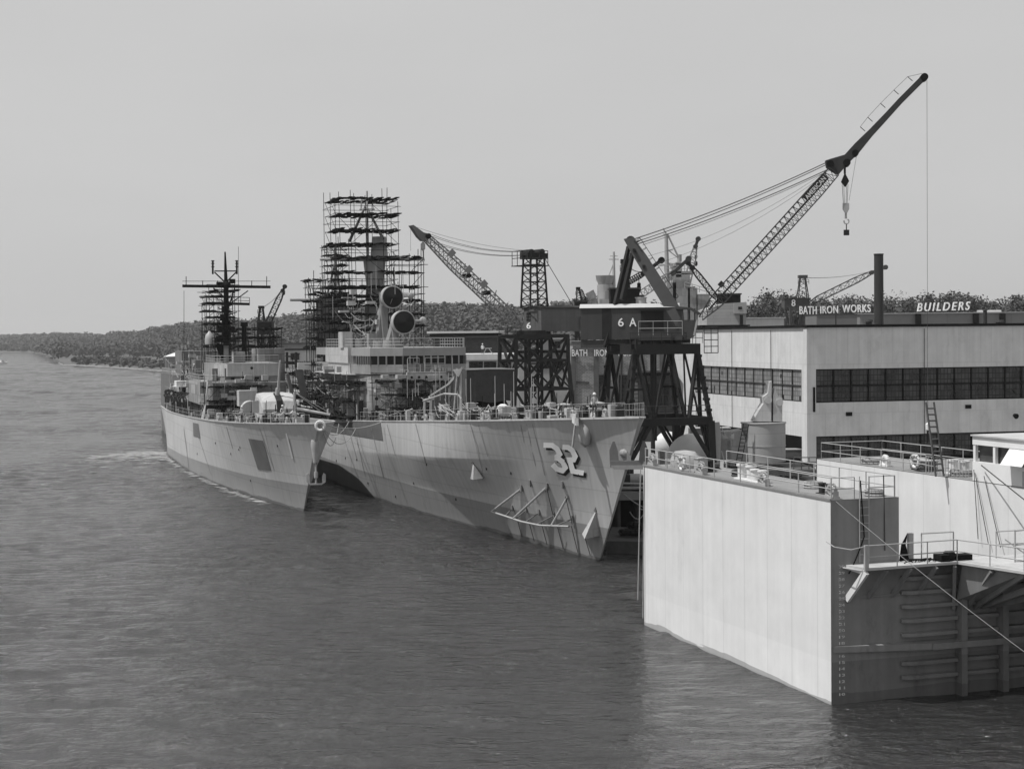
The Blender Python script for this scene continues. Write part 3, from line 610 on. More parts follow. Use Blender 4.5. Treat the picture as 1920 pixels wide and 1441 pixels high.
SH1 = Ship(S1, .76, 118, lambda x: 7.3+4.45*max(0, (95-(x+8.9))/95)**1.15, ([0, 6, 12, 18, 25, 37, 58, 70, 95, 110, 118], [.05, .8, 1.5, 2.15, 2.95, 4.5, 6.0, 6.4, 6.5, 6, 4.5]),
           ([0, 1.5, 4, 8, 14, 20, 26, 34, 45, 100, 118], [.15, 1.0, 2.1, 3.6, 5.3, 6.2, 6.5, 6.6, 6.65, 6.6, 5.4]), 3.4)
SH2 = Ship(S2, .98, 101, lambda x: 7.0+2.45*max(0, (90-(x+9))/90)**1.6, ([0, 6, 11, 22, 36, 58, 88, 101], [.05, 1.2, 2.1, 3.5, 4.8, 5.9, 5.6, 4.2]),
           ([0, 1.5, 4, 8, 14, 22, 32, 45, 85, 101], [.15, 1.0, 2.0, 3.3, 4.5, 5.3, 5.7, 5.8, 5.8, 5.2]), 3.0)
hm1 = M('hull_grey_near', .41, .55, .10, .22, streak=.16, plates=(7.5, 1.9, .05, .82, .07), boot=(2.75, .0, .44, -.2, .5), grime=(.45, .18))
hm2 = M('hull_grey_far', .45, .55, .10, .22, streak=.14, plates=(7.5, 1.9, .05, .82, .07), boot=(2.8, -.017, .42, -.2, .5), grime=(.45, .18))
N1 = thing('destroyer', 'near grey destroyer numbered 32, bow towards us, mast wrapped in scaffolding', 'warship', S1, (0, 0, 0))
N2 = thing('destroyer', 'grey destroyer lying outboard at left with a rounded gun house and black mast', 'warship', S2, (0, 0, 0))
h1 = SH1.hull(hm1, N1); h2 = SH2.hull(hm2, N2)
# hull number, white with a black drop shadow, laid on the plating
D3 = [(1020.5, 834), (1037, 834.5), (1046, 841), (1051, 851), (1044, 857.5), (1041, 857.5)], [(1041, 857.5), (1047, 858), (1057, 866), (1061.5, 876), (1056, 882), (1046, 879), (1037.5, 870)]
D2 = [(1056, 837.5), (1067, 838.5), (1074.5, 844), (1080, 855), (1077, 861.5), (1069.5, 861.5), (1075.5, 882.8), (1096, 886.5)],
def stroke(path, w):
    P_ = [np.array(p, float) for p in path]; L_, R_ = [], []
    for i, p in enumerate(P_):
        a = P_[max(0, i-1)]; b = P_[min(len(P_)-1, i+1)]; d1 = (p-a) if i else (b-p); d2 = (b-p) if i < len(P_)-1 else d1
        n1 = np.array([-d1[1], d1[0]])/np.linalg.norm(d1); n2 = np.array([-d2[1], d2[0]])/np.linalg.norm(d2); m_ = n1+n2; m_ /= np.linalg.norm(m_); m_ = m_/max(.62, m_@n1)
        # strokes are narrower across than along the foreshortened hull
        L_.append(p-m_*w/2); R_.append(p+m_*w/2)
    return [(tuple(L_[i]), tuple(L_[i+1]), tuple(R_[i+1]), tuple(R_[i])) for i in range(len(P_)-1)]
for digit in (D3, D2):
    mb = MB(); sb = MB()
    for path in digit:
        for c in stroke(path, 9.6):
            p = SH1.patch(c, 3, 3, .07); mb.add(p.v, p.f); p = SH1.patch([(x+4, y+4.6) for x, y in c], 3, 3, .035); sb.add(p.v, p.f)
    mb.build('hull_numeral', M('number_white', .85, .6, .08), N1); sb.build('numeral_shadow', black, N1)
# dark patch on the near hull, primer patches on the far one, draught stains
SH1.patch([(598, 792), (714, 791), (719, 826), (600, 806)], 14, 5).build('dark_hull_patch', M('dark_patch', .09, .8, .25, .8), N1)
SH2.patch([(466, 822), (494, 826), (509, 882), (484, 880)], 5, 6).build('dark_hull_patch', primer, N2)
SH2.patch([(362, 792), (372, 794), (376, 822), (363, 817)], 3, 3).build('dark_hull_patch', primer, N2)
SH2.patch([(536, 812), (539, 812), (551, 859), (548, 860)], 2, 6, .06).build('fresh_paint_streak', white, N2)
g = random.Random(3)
mb = MB()
for i in range(10):
    x = g.uniform(640, 1000); y0 = 793+g.random()*4; ln = g.uniform(25, 110); sl = g.uniform(.16, .33); ww = g.uniform(.5, 1.3)
    p = SH1.patch([(x, y0), (x+ww, y0), (x+ww+ln*sl, y0+ln), (x+ln*sl, y0+ln)], 1, 6, .03); mb.cut().add(p.v, p.f)
mb.build('rust_run', M('stain', .2, .8, .2, 1), N1)
mb = MB()
for i in range(5):
    x = g.uniform(330, 560); y0 = 799+g.random()*4; ln = g.uniform(20, 90); sl = g.uniform(.1, .35); ww = g.uniform(.35, .7)
    p = SH2.patch([(x, y0), (x+ww, y0), (x+ww+ln*sl, y0+ln), (x+ln*sl, y0+ln)], 1, 6, .03); mb.cut().add(p.v, p.f)
mb.build('rust_run', MATS['stain'], N2)
mb = MB()
for px, py in ((631, 863), (648, 858), (669, 861), (776, 905), (800, 870), (912, 878), (958, 886), (1085, 888), (1060, 862), (690, 905), (742, 930), (855, 935)): b = Vector(SH1.hit(px, py, .02)); mb.cut().box(b.x-.09, b.x+.09, b.y-.03, b.y+.03, b.z-.14, b.z+.1)
mb.build('scupper', black, N1); mb = MB()
for px, py in ((433, 850), (450, 838), (448, 842), (520, 835), (404, 830), (470, 900), (370, 850)): b = Vector(SH2.hit(px, py, .02)); mb.cut().box(b.x-.09, b.x+.09, b.y-.03, b.y+.03, b.z-.14, b.z+.1)
mb.build('scupper', black, N2)
# triangular bracket fins on the bow plating
for (a, b, c, d_, out) in (((887, 868), (880, 897), (908, 896), (887, 899), 1.4), ((1117, 957), (1090, 1000), (1124, 1004), (1096, 1010), 1.3)):
    A, B, C = (Vector(SH1.hit(*q, -.05)) for q in (a, b, c)); Bo = Vector(S1.on(1, (B.y+C.y)/2+out, *d_)); A1 = A+Vector((.28, 0, -.05))
    mb = MB(); mb.add([A1, A, Bo, B], [(0, 1, 2, 3)]); mb.add([A, C, Bo], [(0, 1, 2)]); mb.add([B, Bo, C], [(0, 1, 2)]); mb.build('bracket_fin', navyl, N1)
    mb = MB(); mb.box(A.x-.15, A.x+.45, A.y-.1, A.y+.12, A.z-.05, A.z+.3); mb.build('fin_pad', primer, N1)
# staging frame hung on the bow: light poles
mb = MB(); pa = [Vector(SH1.hit(px, py, o)) for px, py, o in ((940, 958, .9), (970, 966, 1.1), (1005, 976, 1.3), (1045, 983, 1.5), (1098, 985, 1.4))]; mb.tube(pa, .085, 6)
tops = [Vector(SH1.hit(px, py, .05)) for px, py in ((979, 916), (1027, 913), (1066, 930))]
for tp, q in zip(tops, (pa[0], pa[1]*.5+pa[2]*.5, pa[3]*.6+pa[4]*.4)): mb.cut(); mb.cyl(q, tp, .1, .1, 7)
mb.build('staging_rail', gal, N1)
mb = MB()
for px, py, q in ((962, 952, .25), (988, 955, .4), (1012, 960, .55), (1040, 965, .7), (1075, 972, .88)):
    b = Vector(SH1.hit(px, py, .03)); k = q*4; i = min(3, int(k)); mb.cyl(b, pa[i].lerp(pa[i+1], k-i), .06, .06, 6); mb.box(b.x-.18, b.x+.18, b.y, b.y+.1, b.z-.25, b.z+.25); mb.cut()
for px, py in ((979, 914), (1027, 911), (995, 905), (1056, 908)): b = Vector(SH1.hit(px, py, .0)); mb.box(b.x-.2, b.x+.2, b.y, b.y+.14, b.z-.3, b.z+.25); mb.cut()
mb.build('staging_bracket', primer, N1)
mb = MB()  # dark rods on the plating draw the steep shadows of the staging
for px, y0, y1 in ((975, 965, 1008), (998, 972, 1017), (1022, 978, 1023), (1052, 983, 1031), (1079, 985, 1038), (1104, 1005, 1044), (1033, 915, 975), (1068, 930, 985)):
    a = Vector(SH1.hit(px, y0, .35)); b = Vector(SH1.hit(px+(y1-y0)*.12, y1-3, .08)); mb.cyl(a, b, .03, .03, 5); mb.cut()
mb.build('rod_shadow', steel_dk, N1)
# ---- anchors
def anchor(par, c, out, sc, mat, shank_up=True, roll=0):
    """c: crown position, flukes up along +z; out: outward unit vector"""
    c = Vector(c); o = Vector(out).normalized(); s_ = o.cross(Vector((0, 0, 1))).normalized(); up = Vector((0, 0, 1))
    mb = MB()
    for k in (-1, 1):
        P = [c+s_*k*.95*sc+up*q*sc+s_*k*w*sc for q, w in ((0, .32), (.9, .34), (1.5, .12))]+[c+s_*k*.95*sc+up*q*sc-s_*k*w*sc for q, w in ((1.5, .02), (.9, .22), (0, .3))]
        mb.prism([p-o*.09*sc for p in P], o*.18*sc); mb.cut()
    mb.build('anchor_fluke', mat, par); mb = MB()
    mb.bar(c-s_*1.25*sc, c+s_*1.25*sc, .42*sc, .42*sc); mb.prism([c-s_*1.3*sc-up*.05+o*.2*sc, c+s_*1.3*sc-up*.05+o*.2*sc, c+s_*1.0*sc-up*.35*sc+o*.3*sc, c-s_*1.0*sc-up*.35*sc+o*.3*sc], -o*.3*sc); mb.build('anchor_crown', mat, par)
    mb = MB(); mb.bar(c, c+up*2.0*sc-o*.5*sc, .28*sc, .34*sc); mb.build('anchor_shank', mat, par)
q = S1.on(1, 0, 1178, 868)
anchor(N1, (q[0]-.5, .15, q[2]), (-1, .35, 0), 1.12, M('anchor_grey', .15, .7, .2, 1.5))
mb = MB(); mb.lathe([(.1, -.6), (.35, -.4), (.42, 0), (.35, .5), (.1, .7)], (q[0]+.2, .15, q[2]+.8), 16, 'x'); mb.build('hawse_bolster', gal, N1, smooth=True)
b = Vector(SH1.hit(1100, 815, 0)); a = Vector(SH1.edge(SH1.hit(1088, 797, 0)[0])); mb = MB()
mb.lathe([(.12, -.85), (.5, -.6), (.7, 0), (.7, .6), (.5, 1.0), (.2, 1.15)], (b.x+.1, b.y+.1, b.z-.1), 18, 'z', sx=1.0, sy=.7); mb.build('hawse_bolster', gal, N1, smooth=True)
mb = MB(); mb.prism([(b.x+.9, b.y+.7, b.z+1.6), (b.x-.3, b.y+.75, b.z+1.55), (b.x-.55, b.y+.85, b.z+.75), (b.x+.35, b.y+.85, b.z+.95)], (0, .2, 0)); mb.build('anchor_crown', navyl, N1)
mb = MB(); mb.bar((b.x-.3, b.y+.9, b.z+1.7), (b.x-.0, b.y+1.15, b.z-.9), .13, .18); mb.build('anchor_shank', gal, N1)
# ship 2: bolster, round fairlead, hanging chain and anchor off the port bow
q = S2.on(1, 0, 590, 838); q[0] -= .5
mb = MB(); mb.lathe([(.15, .9), (.45, .7), (.5, .2), (.38, -.5), (.28, -1.5), (.15, -1.6)], (q[0], 0, q[2]), 16); mb.build('hawse_bolster', gal, N2, smooth=True)
mb = MB(); z = q[2]-1.5; z1 = q[2]-3.6; mb.cyl((q[0], 0, z), (q[0], 0, z1), .1, .1, 6); mb.cyl((q[0], 0, z-.9), (q[0], 0, z-1.5), .2, .2, 8); mb.build('anchor_shank', gal, N2)
MBc = MB(); s_ = (-.3, -1.0)
mb = MB(); c = Vector((q[0], 0, z1))
dirs = Vector((.25, 1, 0)).normalized()
mb.bar(c-dirs*.6, c+dirs*.6, .16, .16)
for k in (-1, 1): mb.prism([c+dirs*k*.5+Vector((0, 0, -.12)), c+dirs*k*.95+Vector((0, 0, .2)), c+dirs*k*.95+Vector((0, 0, .95)), c+dirs*k*.75+Vector((0, 0, 1.1)), c+dirs*k*.6+Vector((0, 0, .7)), c+dirs*k*.62+Vector((0, 0, .2))], (.1, 0, 0))
mb.build('anchor_fluke', gal, N2)
q = S2.on(1, 0, 600, 798); mb = MB(); mb.torus((q[0]-.1, 0, q[2]), .42, .16, (-1, .35, 0), 18, k=7); mb.build('stem_fairlead', white, N2, smooth=True)
# ---- deck railings and fittings
def deck_fit(sh, par, xs_, seed, side=1):
    g = random.Random(seed); mb = MB()
    pts = [sh.edge(x) for x in np.arange(*xs_)]; mb.rail([(p[0], side*(p[1]-.12), p[2]) for p in pts], 1.0, 1.8, .016, (1., .5)); return mb.build('lifeline', gal, par)
deck_fit(SH1, N1, (-7.5, 60, 3.), 1); deck_fit(SH1, N1, (-7.5, 50, 3.), 2, -1); deck_fit(SH2, N2, (-7, 92, 3.), 3)
for x in (-5.2, -1.5, 12.6, 19.3, 22.6, 30, 34): e = SH1.edge(x); chock(x, e[1]-.35, e[2], .95, mat=gal, par=N1)
for x in (-3, 4, 9, 14, 20, 26, 35): e = SH2.edge(x); chock(x, e[1]-.35, e[2], .95, mat=gal, par=N2)
for x, y in ((2, 1.2), (16.8, 4.0), (21.1, 4.1), (9.5, 2.6), (34, 4.6)): bitt(x, y, SH1.zd(x), 1.0, N1, gal)
for x, y in ((8, 2.6), (18, 3.8), (30, 4.9), (38, 5.2)): bitt(x, y, SH2.zd(x), .9, N2, gal)
g = random.Random(9)
def clutter(sh, par, x0, x1, n, seed, hmax=.9, ys=(.1, .95)):
    g = random.Random(seed); A, B, C, Dk, A2, B2_ = MB(), MB(), MB(), MB(), MB(), MB(); PP = MB()
    for i in range(n):
        x = g.uniform(x0, x1); yb = sh.half(x, sh.zd(x)); y = yb*g.uniform(*ys)-.4; z = sh.zd(x); s = g.uniform(.2, .5); k = g.random()
        if k < .24: (A if g.random() < .4 else A2).cut().box(x-s, x+s, y-s*.8, y+s*.8, z, z+g.uniform(.2, hmax))
        elif k < .31: (B if g.random() < .5 else B2_).cut().cyl((x, y, z), (x, y, z+g.uniform(.3, hmax*.8)), s*.42, s*.42, 10)
        elif k < .5: PP.cut().cyl((x, y, z), (x+g.uniform(-.2, .2), y, z+g.uniform(1.2, 2.4)), .035, .03, 5)
        elif k < .66: C.cut().tube([(x, y, z), (x, y, z+g.uniform(.5, 1.1)), (x+g.uniform(-1.2, 1.2), y+g.uniform(-1, 1), z+g.uniform(.5, 1.3))], .05, 5)
        elif k < .85: Dk.cut().torus((x, y, z+.15), s*.8, .08, (0, g.uniform(-.4, .4), 1), 12)
        else: PP.cut().tube([(x, y, z), (x, y+g.uniform(-.3, .3), z+g.uniform(.6, 1.1)), (x+g.uniform(-1.5, 1.5), y, z+g.uniform(.5, 1.2))], .035, 5)
    A.build('deck_box', navyl, par); B.build('deck_drum', gal, par); C.build('deck_pipe', gal, par); Dk.build('hose_coil', timber, par); A2.build('deck_box', steel_md, par); B2_.build('deck_drum', primer, par); PP.build('deck_pole', pole, par)
clutter(SH1, N1, -5, 24, 120, 1, 1.0); clutter(SH1, N1, 38, 57, 110, 2, 1.5); clutter(SH2, N2, -4, 17, 70, 3, .9); clutter(SH2, N2, 24, 60, 130, 4, 1.3)
# capstans, chain, windlass
for x, y in ((-1, 0.5), (6, .8)):
    z = SH1.zd(x); MB().lathe([(.7, 0), (.65, .2), (.35, .5), (.4, .9), (.62, 1.1), (.1, 1.2)], (x, y, z), 18).build('capstan', gal, N1, smooth=True)
# ============================================================ SUPERSTRUCTURE, near destroyer
def wpos(px, py, x): return S1.on(0, x, px, py)
zf = lambda py, x=57: float(S1.on(0, x, 790, py)[2])
Z0 = 8.2; ZA = zf(744); ZB = zf(703); ZC = zf(677); ZD = zf(651.5)
def plan(mb, pts, z0, z1):
    mb.prism([(x, y, z0) for x, y in pts], (0, 0, z1-z0)); return mb
full = [(57, -5.4), (57, 1.9), (59, 5.3), (66, 6.2), (90, 6.2), (90, -6.2), (60, -6.2)]
mb = MB(); plan(mb, [(57.08, -5.35), (57.08, 1.88), (58.85, 5.15), (64.5, 5.4), (92, 5.3), (92, -5.3), (60, -5.9)], Z0-.6, ZB); mb.build('deckhouse', primer2, N1)
mb = MB(); plan(mb, [(57, -5.4), (57, 1.9), (58.8, 5.25), (66, 5.9), (88, 5.9), (88, -6.0), (60, -6.0)], ZB+.12, ZC-.35); mb.build('deckhouse', M('bridge_grey', .25, .7, .3, .5, streak=.2, plates=(3, 2.4, .02, .75, .12)), N1)
mb = MB(); plan(mb, [(57.25, -5.2), (57.25, 1.8), (58.95, 5.05), (64, 5.7), (64, -5.6), (60, -5.8)], ZC-.35, ZC+.75); mb.build('bridge_window_recess', black, N1)
mb = MB(); plan(mb, [(57, -5.4), (57, 1.9), (58.8, 5.25), (65, 5.9), (88, 5.9), (88, -6), (60, -6)], ZC+.62, ZD); mb.build('bridge_visor', M('visor_grey', .26, .6, .15, .7, streak=.1), N1)
# window mullions of the bridge
mb = MB()
ring = [Vector((60, -5.95, 0)), Vector((57.05, -5.4, 0)), Vector((57.05, 1.9, 0)), Vector((58.8, 5.25, 0)), Vector((63.6, 5.75, 0))]
for a, b in zip(ring[:-1], ring[1:]):
    n = max(2, round((b-a).length/.85))
    for i in range(n+1): q = a.lerp(b, i/n); mb.cut().bar((q.x, q.y, ZC-.36), (q.x, q.y, ZC+.64), .14)
mb.build('window_mullion', navy, N1)
# starboard wing: bright screens
mb = MB(); mb.box(66.2, 80, 5.2, 6.25, ZC-.25, ZD+.02); mb.box(68.5, 70.4, 5.3, 6.4, ZD, ZD+1.9); mb.build('signal_bulwark', navyl, N1)
mb = MB(); mb.box(66, 79, 5.2, 6.1, ZB+.12, ZC-.25); mb.build('wing_screen', navyl, N1)
mb = MB(); mb.prism([(63.5, 4.9, ZB-.02), (66, 6.9, ZB-.02), (84, 6.9, ZB-.02), (84, 4, ZB-.02), (64, 4, ZB-.02)], (0, 0, .13)); mb.build('wing_deck', navyl, N1)
mb = MB(); mb.box(69.2, 73.6, 4.9, 5.6, 7.6, zf(725, 70)); mb.build('side_screen', navyl, N1)
mb = MB(); mb.box(76, 79.5, 5.0, 5.2, 7.9, 9.7); mb.build('door', black, N1)
mb = MB(); mb.rail([(80, 6.1, ZD), (66.2, 6.1, ZD), (62, 5.5, ZD), (58.8, 5.1, ZD), (57.1, 1.8, ZD), (57.1, -5.3, ZD), (60, -5.9, ZD), (70, -5.9, ZD)], 1.05, 1.1, .028, (1., .66, .33)); mb.rail([(84, 6.8, ZB+.1), (80.2, 6.8, ZB+.1)], 1.6, 1.0, .03, (1., .66, .33)); mb.build('bridge_railing', gal, N1)
# ledges, pipes, ports and small fittings on the front
mb = MB(); mb.box(56.9, 57.0, -5.4, 1.9, ZB-.05, ZB+.05); mb.box(57.4, 57.58, -5.2, 5, ZA-.04, ZA+.06); mb.box(57.3, 57.55, -5.2, 0, ZA+1.4, ZA+1.5); mb.build('ledge', navyl, N1)
mb = MB(); q = wpos(795, 703, 56.4); mb.box(56.1, 57.3, q[1]-2.5, q[1]+2.0, ZB-.55, ZB+.35); mb.build('pilot_platform', navyl, N1)
mb = MB()
for i in range(5): mb.cut().cyl((56.0, q[1]-1.9+i*.85, ZB-.2), (56.09, q[1]-1.9+i*.85, ZB-.2), .14, .14, 10)
for px, py in ((706, 714), (706, 747), (798, 716)): a = wpos(px, py, 57.5); mb.cut().cyl((57.4, a[1], a[2]), (57.56, a[1], a[2]), .2, .2, 10)
mb.build('porthole', black, N1)
mb = MB(); mb.rail([(56.2, q[1]-2.4, ZB+.35), (56.2, q[1]-.1, ZB+.35)], 1.6, .8, .03, (1., .6, .3)); mb.rail([(56.2, q[1]+.6, ZB+.35), (56.2, q[1]+1.9, ZB+.35)], 1.6, .7, .03, (1., .6, .3)); mb.build('platform_railing', gal, N1)
# vertical cage ladder / service tower at px 690
def scaffold(name, label, fr, x0, x1, y0, y1, levels, nx, ny, seed, polr=.05, deck=.55, over=1.5, cat='scaffolding', jag=.8, mat=None, zb=None, braces=True):
    g = random.Random(seed); t = thing(name, label, cat, fr, (x0, y0, levels[0])); mb = MB()
    X = [x0+(x1-x0)*i/nx+g.uniform(-.15, .15) for i in range(nx+1)]; Y = [y0+(y1-y0)*i/ny+g.uniform(-.15, .15) for i in range(ny+1)]
    zb = levels[0] if zb is None else zb
    for i, x in enumerate(X):
        for j, y in enumerate(Y):
            if 0 < i < nx and 0 < j < ny: continue
            mb.cyl((x+g.uniform(-.2, .2), y+g.uniform(-.2, .2), zb-g.uniform(0, 1.)), (x+g.uniform(-.2, .2), y+g.uniform(-.2, .2), levels[-1]-(g.random() < .25)*2+g.uniform(.2, over)), polr, polr, 5, False)
    for z in levels+[a+1.0 for a in levels if g.random() < .35]:
        z += g.uniform(-.08, .08)
        for x in (X[0], X[-1]): mb.cyl((x, y0-jag*g.random(), z), (x, y1+jag*g.random(), z+g.uniform(-.1, .1)), polr*.85, polr*.85, 5, False)
        for y in (Y[0], Y[-1]): mb.cyl((x0-jag*g.random(), y, z), (x1+jag*g.random(), y, z+g.uniform(-.1, .1)), polr*.85, polr*.85, 5, False)
    mb.build('poles', mat or pole, t)
    if braces:
        mb = MB()
        for a, b in zip(levels[:-1], levels[1:]):
            for j in range(ny):
                if g.random() < .7: k = g.random() < .5; mb.cyl((X[0], Y[j], a if k else b), (X[0], Y[j+1], b if k else a), polr*.8, polr*.8, 5, False)
            for i in range(nx):
                if g.random() < .6: mb.cyl((X[i], Y[-1], a), (X[i+1], Y[-1], b), polr*.8, polr*.8, 5, False)
        mb.build('braces', mat or pole, t)
    for z in levels:
        mb = MB(); dens = deck*g.uniform(.65, 1.15); xs0, ys0 = g.uniform(-.8, .8), g.uniform(-.6, .6)
        for i in range(nx*2):
            for j in range(ny*2):
                edge = i in (0, nx*2-1) or j in (0, ny*2-1)
                if g.random() > (dens+.32 if edge else dens-.25): continue
                xa = x0+xs0+(x1-x0)*i/(nx*2); ya = y0+ys0+(y1-y0)*j/(ny*2); xb = xa+(x1-x0)/(nx*2); yb = ya+(y1-y0)/(ny*2)
                for k in range(3):
                    yy = ya+(yb-ya)*k/3; zz = z+g.uniform(-.12, .2)+(i-nx)*.05*xs0
                    mb.box(xa-g.uniform(0, .7), xb+g.uniform(0, .7), yy-g.uniform(0, .2), yy+(yb-ya)*.3, zz, zz+.11)
        if mb.v: mb.build('platform', plank, t)
    return t
def ylev(fr, x, px, pys): return sorted(float(fr.on(0, x, px, q)[2]) for q in pys)
yl = lambda fr, x, px: float(fr.on(0, x, px, 600)[1])
xm = 88
scaffold('mast_scaffold', 'tall dark scaffolding cage round the foremast of the near destroyer', S1, xm-3.4, xm+3.4, yl(S1, xm, 737), yl(S1, xm, 622), ylev(S1, xm, 680, [378, 405, 434, 460, 486, 512, 540, 566]), 2, 4, 21, zb=20, deck=.68, jag=.5, polr=.04, over=2.2)
scaffold('mast_scaffold', 'lower wide scaffolding at the foot of the tall mast cage, right side', S1, xm-2.5, xm+2.5, yl(S1, xm, 786), yl(S1, xm, 735), ylev(S1, xm, 760, [486, 512, 540, 566, 590, 612]), 3, 2, 22, zb=16)
scaffold('mast_scaffold', 'scaffolding filling the space left of the tall mast cage foot', S1, xm-3, xm+4, yl(S1, xm, 735), yl(S1, xm, 606), ylev(S1, xm, 650, [540, 556, 574, 590, 606, 622]), 3, 4, 23, zb=15, deck=.6)
xk = 108
scaffold('mast_scaffold', 'scaffolding round the mainmast, left of and behind the tall cage', S1, xk-3, xk+3, yl(S1, xk, 650), yl(S1, xk, 580), ylev(S1, xk, 620, [527, 552, 566, 582, 600, 618, 636, 652]), 3, 4, 24, zb=12, deck=.6)
scaffold('mast_scaffold', 'narrow upper scaffolding about the mainmast top pole', S1, xk-2, xk+2, yl(S1, xk, 650), yl(S1, xk, 612), ylev(S1, xk, 620, [462, 480, 498, 512]), 1, 2, 25, zb=24, deck=.3)
scaffold('side_staging', 'light staging along the starboard side of the near bridge above the deck', S1, 62, 86, 5.6, 7.4, [8.6, 10.5, 12.2], 7, 1, 26, .03, .45, .8, mat=steel_md)
scaffold('front_staging', 'thin pole staging standing before the near bridge front', S1, 54.6, 56.6, -3.5, 5.5, [9.6, 11.2, 12.7], 1, 5, 27, .03, .2, .9, mat=pole)
scaffold('deck_staging', 'cluttered staging between the two destroyers abaft the white boom', S1, 84, 112, 3, 7.5, [8.2, 9.6, 11, 12.6, 14.2], 8, 2, 28, .04, .45, .8)
# masts
mm = M('mast_grey', .3, .6, .2, .8, streak=.2)
P = lambda px, py, x: Vector(S1.on(0, x, px, py))
mb = MB(); a = P(688, 358, xm); mb.cyl((xm, a.y, ZD), (xm, a.y, a.z), .28, .12, 10)
for dx, dpx in ((3, 664), (-2, 712)): mb.cyl((xm, P(686, 400, xm).y, P(686, 385, xm).z), tuple(P(dpx, 450, xm)+Vector((dx, 0, 0))), .14, .2, 8)
mb.torus((xm, a.y, a.z-1.2), .8, .05, (0, 0, 1), 16); mb.torus((xm, a.y, a.z-2.4), 1.0, .05, (0, 0, 1), 16)
for i in range(6): mb.cyl((xm+.9*math.cos(i), a.y+.9*math.sin(i), a.z-2.4), (xm+.8*math.cos(i), a.y+.8*math.sin(i), a.z-.9), .05, .05, 5)
mb.build('mast_pole', mm, N1)
c = P(711, 470, xm); mb = MB(); r = 1.15
mb.cyl((xm, c.y, P(711, 480, xm).z), (xm, c.y, P(711, 444, xm).z), r, r*.8, 20); mb.build('stack_cap', M('mast_pale', .45), N1, smooth=True)
c = P(703, 550, xm); zq_ = P(700, 490, xm).z; mb = MB(); mb.cyl((xm, c.y, ZD), (xm, c.y, zq_-3), 1.7, 1.15, 8); mb.cyl((xm, c.y, zq_-3), (xm, c.y, zq_), 1.15, 1.5, 8); mb.build('mast_tower', M('mast_pale', .45, .6, .25, .8, streak=.3, plates=(1.6, 1.2, .05, .6, .2)), N1)
mb = MB(); zz = P(700, 484, xm).z; mb.box(xm-3, xm+4, P(722, 484, xm).y-2, P(665, 484, xm).y, zz-.15, zz+.15); mb.build('mast_platform', mm, N1)
mb = MB(); mb.cyl(tuple(P(600, 486, xm)), tuple(P(793, 486, xm)), .2, .2, 8); mb.build('yard', navyl, N1)
mb = MB(); a = P(628, 455, xk); mb.cyl((xk, a.y, 12), tuple(a), .35, .12, 10)
for px in (612, 640): mb.cyl(tuple(P(px, 560, xk)), (xk, a.y, P(628, 490, xk).z), .14, .14, 8)
mb.cyl(tuple(P(544, 562, xk)), tuple(P(670, 562, xk)), .2, .2, 8); mb.build('mainmast', mm, N1)
mb = MB(); mb.prism([(xk-3, P(645, 600, xk).y, 8), (xk+3, P(645, 600, xk).y, 8), (xk+3, P(600, 600, xk).y, 8), (xk-3, P(600, 600, xk).y, 8)], (0, 0, P(620, 560, xk).z-8)); mb.build('after_stack', primer, N1)
# missile directors: drum dishes on leaning pedestals
dm = M('radar_cover', .008, .6, .2, 1, spec=.15)
for i, (px, py, x, rpx) in enumerate(((735, 557, 72, 20.5), (756, 604, 64, 21.5))):
    c = P(px, py, x); k = (S1.w((x, 0, 0))[1])/3000; r = rpx*k; ax = Vector((-1, -.1, .0)).normalized()
    d = bpy.data.objects.new('missile_director', None); scene.collection.objects.link(d); d.parent = N1; BASE[d.name] = (0, 0, 0)
    mb = MB(); mb.cyl(c-ax*r*1.3, c-ax*r*.5, r*.6, r*.98, 28); mb.cyl(c-ax*r*.5, c+ax*r*.2, r*1.02, r*1.02, 28); mb.torus(c+ax*r*.2, r*1.0, r*.06, ax, 28); mb.build('drum', mm, d, smooth=True)
    mb = MB(); mb.cyl(c+ax*r*.22, c+ax*r*.62, r*.97, .04, 28); mb.build('cone_cover', dm, d)
    mb = MB(); e = c+Vector((0, -r*1.75, -r*.1+(.3 if i == 0 else .35))); mb.lathe([(.05, -.5), (.3, -.4), (.42, -.1), (.36, .2), (.05, .35)], e, 16, 'x'); mb.cyl(e, c, .12, .2, 8); mb.build('small_dish', navy, d, smooth=True)
    mb = MB(); f = Vector((x+2.6, c.y+1.6, ZD-.1)); top_ = c-ax*r*.6
    mb.prism([(x+1.2, c.y+.7, top_.z+r*.4), (x+1.2, c.y+.2, top_.z-r*.5), (x+2.2, c.y+.1, ZD), (x+2.2, c.y+1.5, ZD)], (1.6, 0, 0)); mb.prism([(x+.3, c.y+r*1.12, c.z+r*.5), (x+.3, c.y+r*.9, c.z-r*.7), (x+.6, c.y-.2, ZD-.1), (x+.6, c.y+.9, ZD-.1)], (.35, 0, 0)); mb.cyl((x+2.6, c.y+.9, ZD), (x+2.6, c.y+.9, ZD+.9), 1.0, .9, 18); mb.build('pedestal', M('pedestal_grey', .19, .6, .25, .8, streak=.2), d)
mb = MB()
for px, py0, py1, w_ in ((648, 650, 622, 1.4), (700, 650, 625, 1.2), (718, 650, 630, .8), (670, 650, 636, .8)): a = P(px, py0, 76); b = P(px, py1, 76); mb.cut().box(75, 77, a.y-w_/2, a.y+w_/2, ZD, b.z)
mb.build('deck_screen', mm, N1)
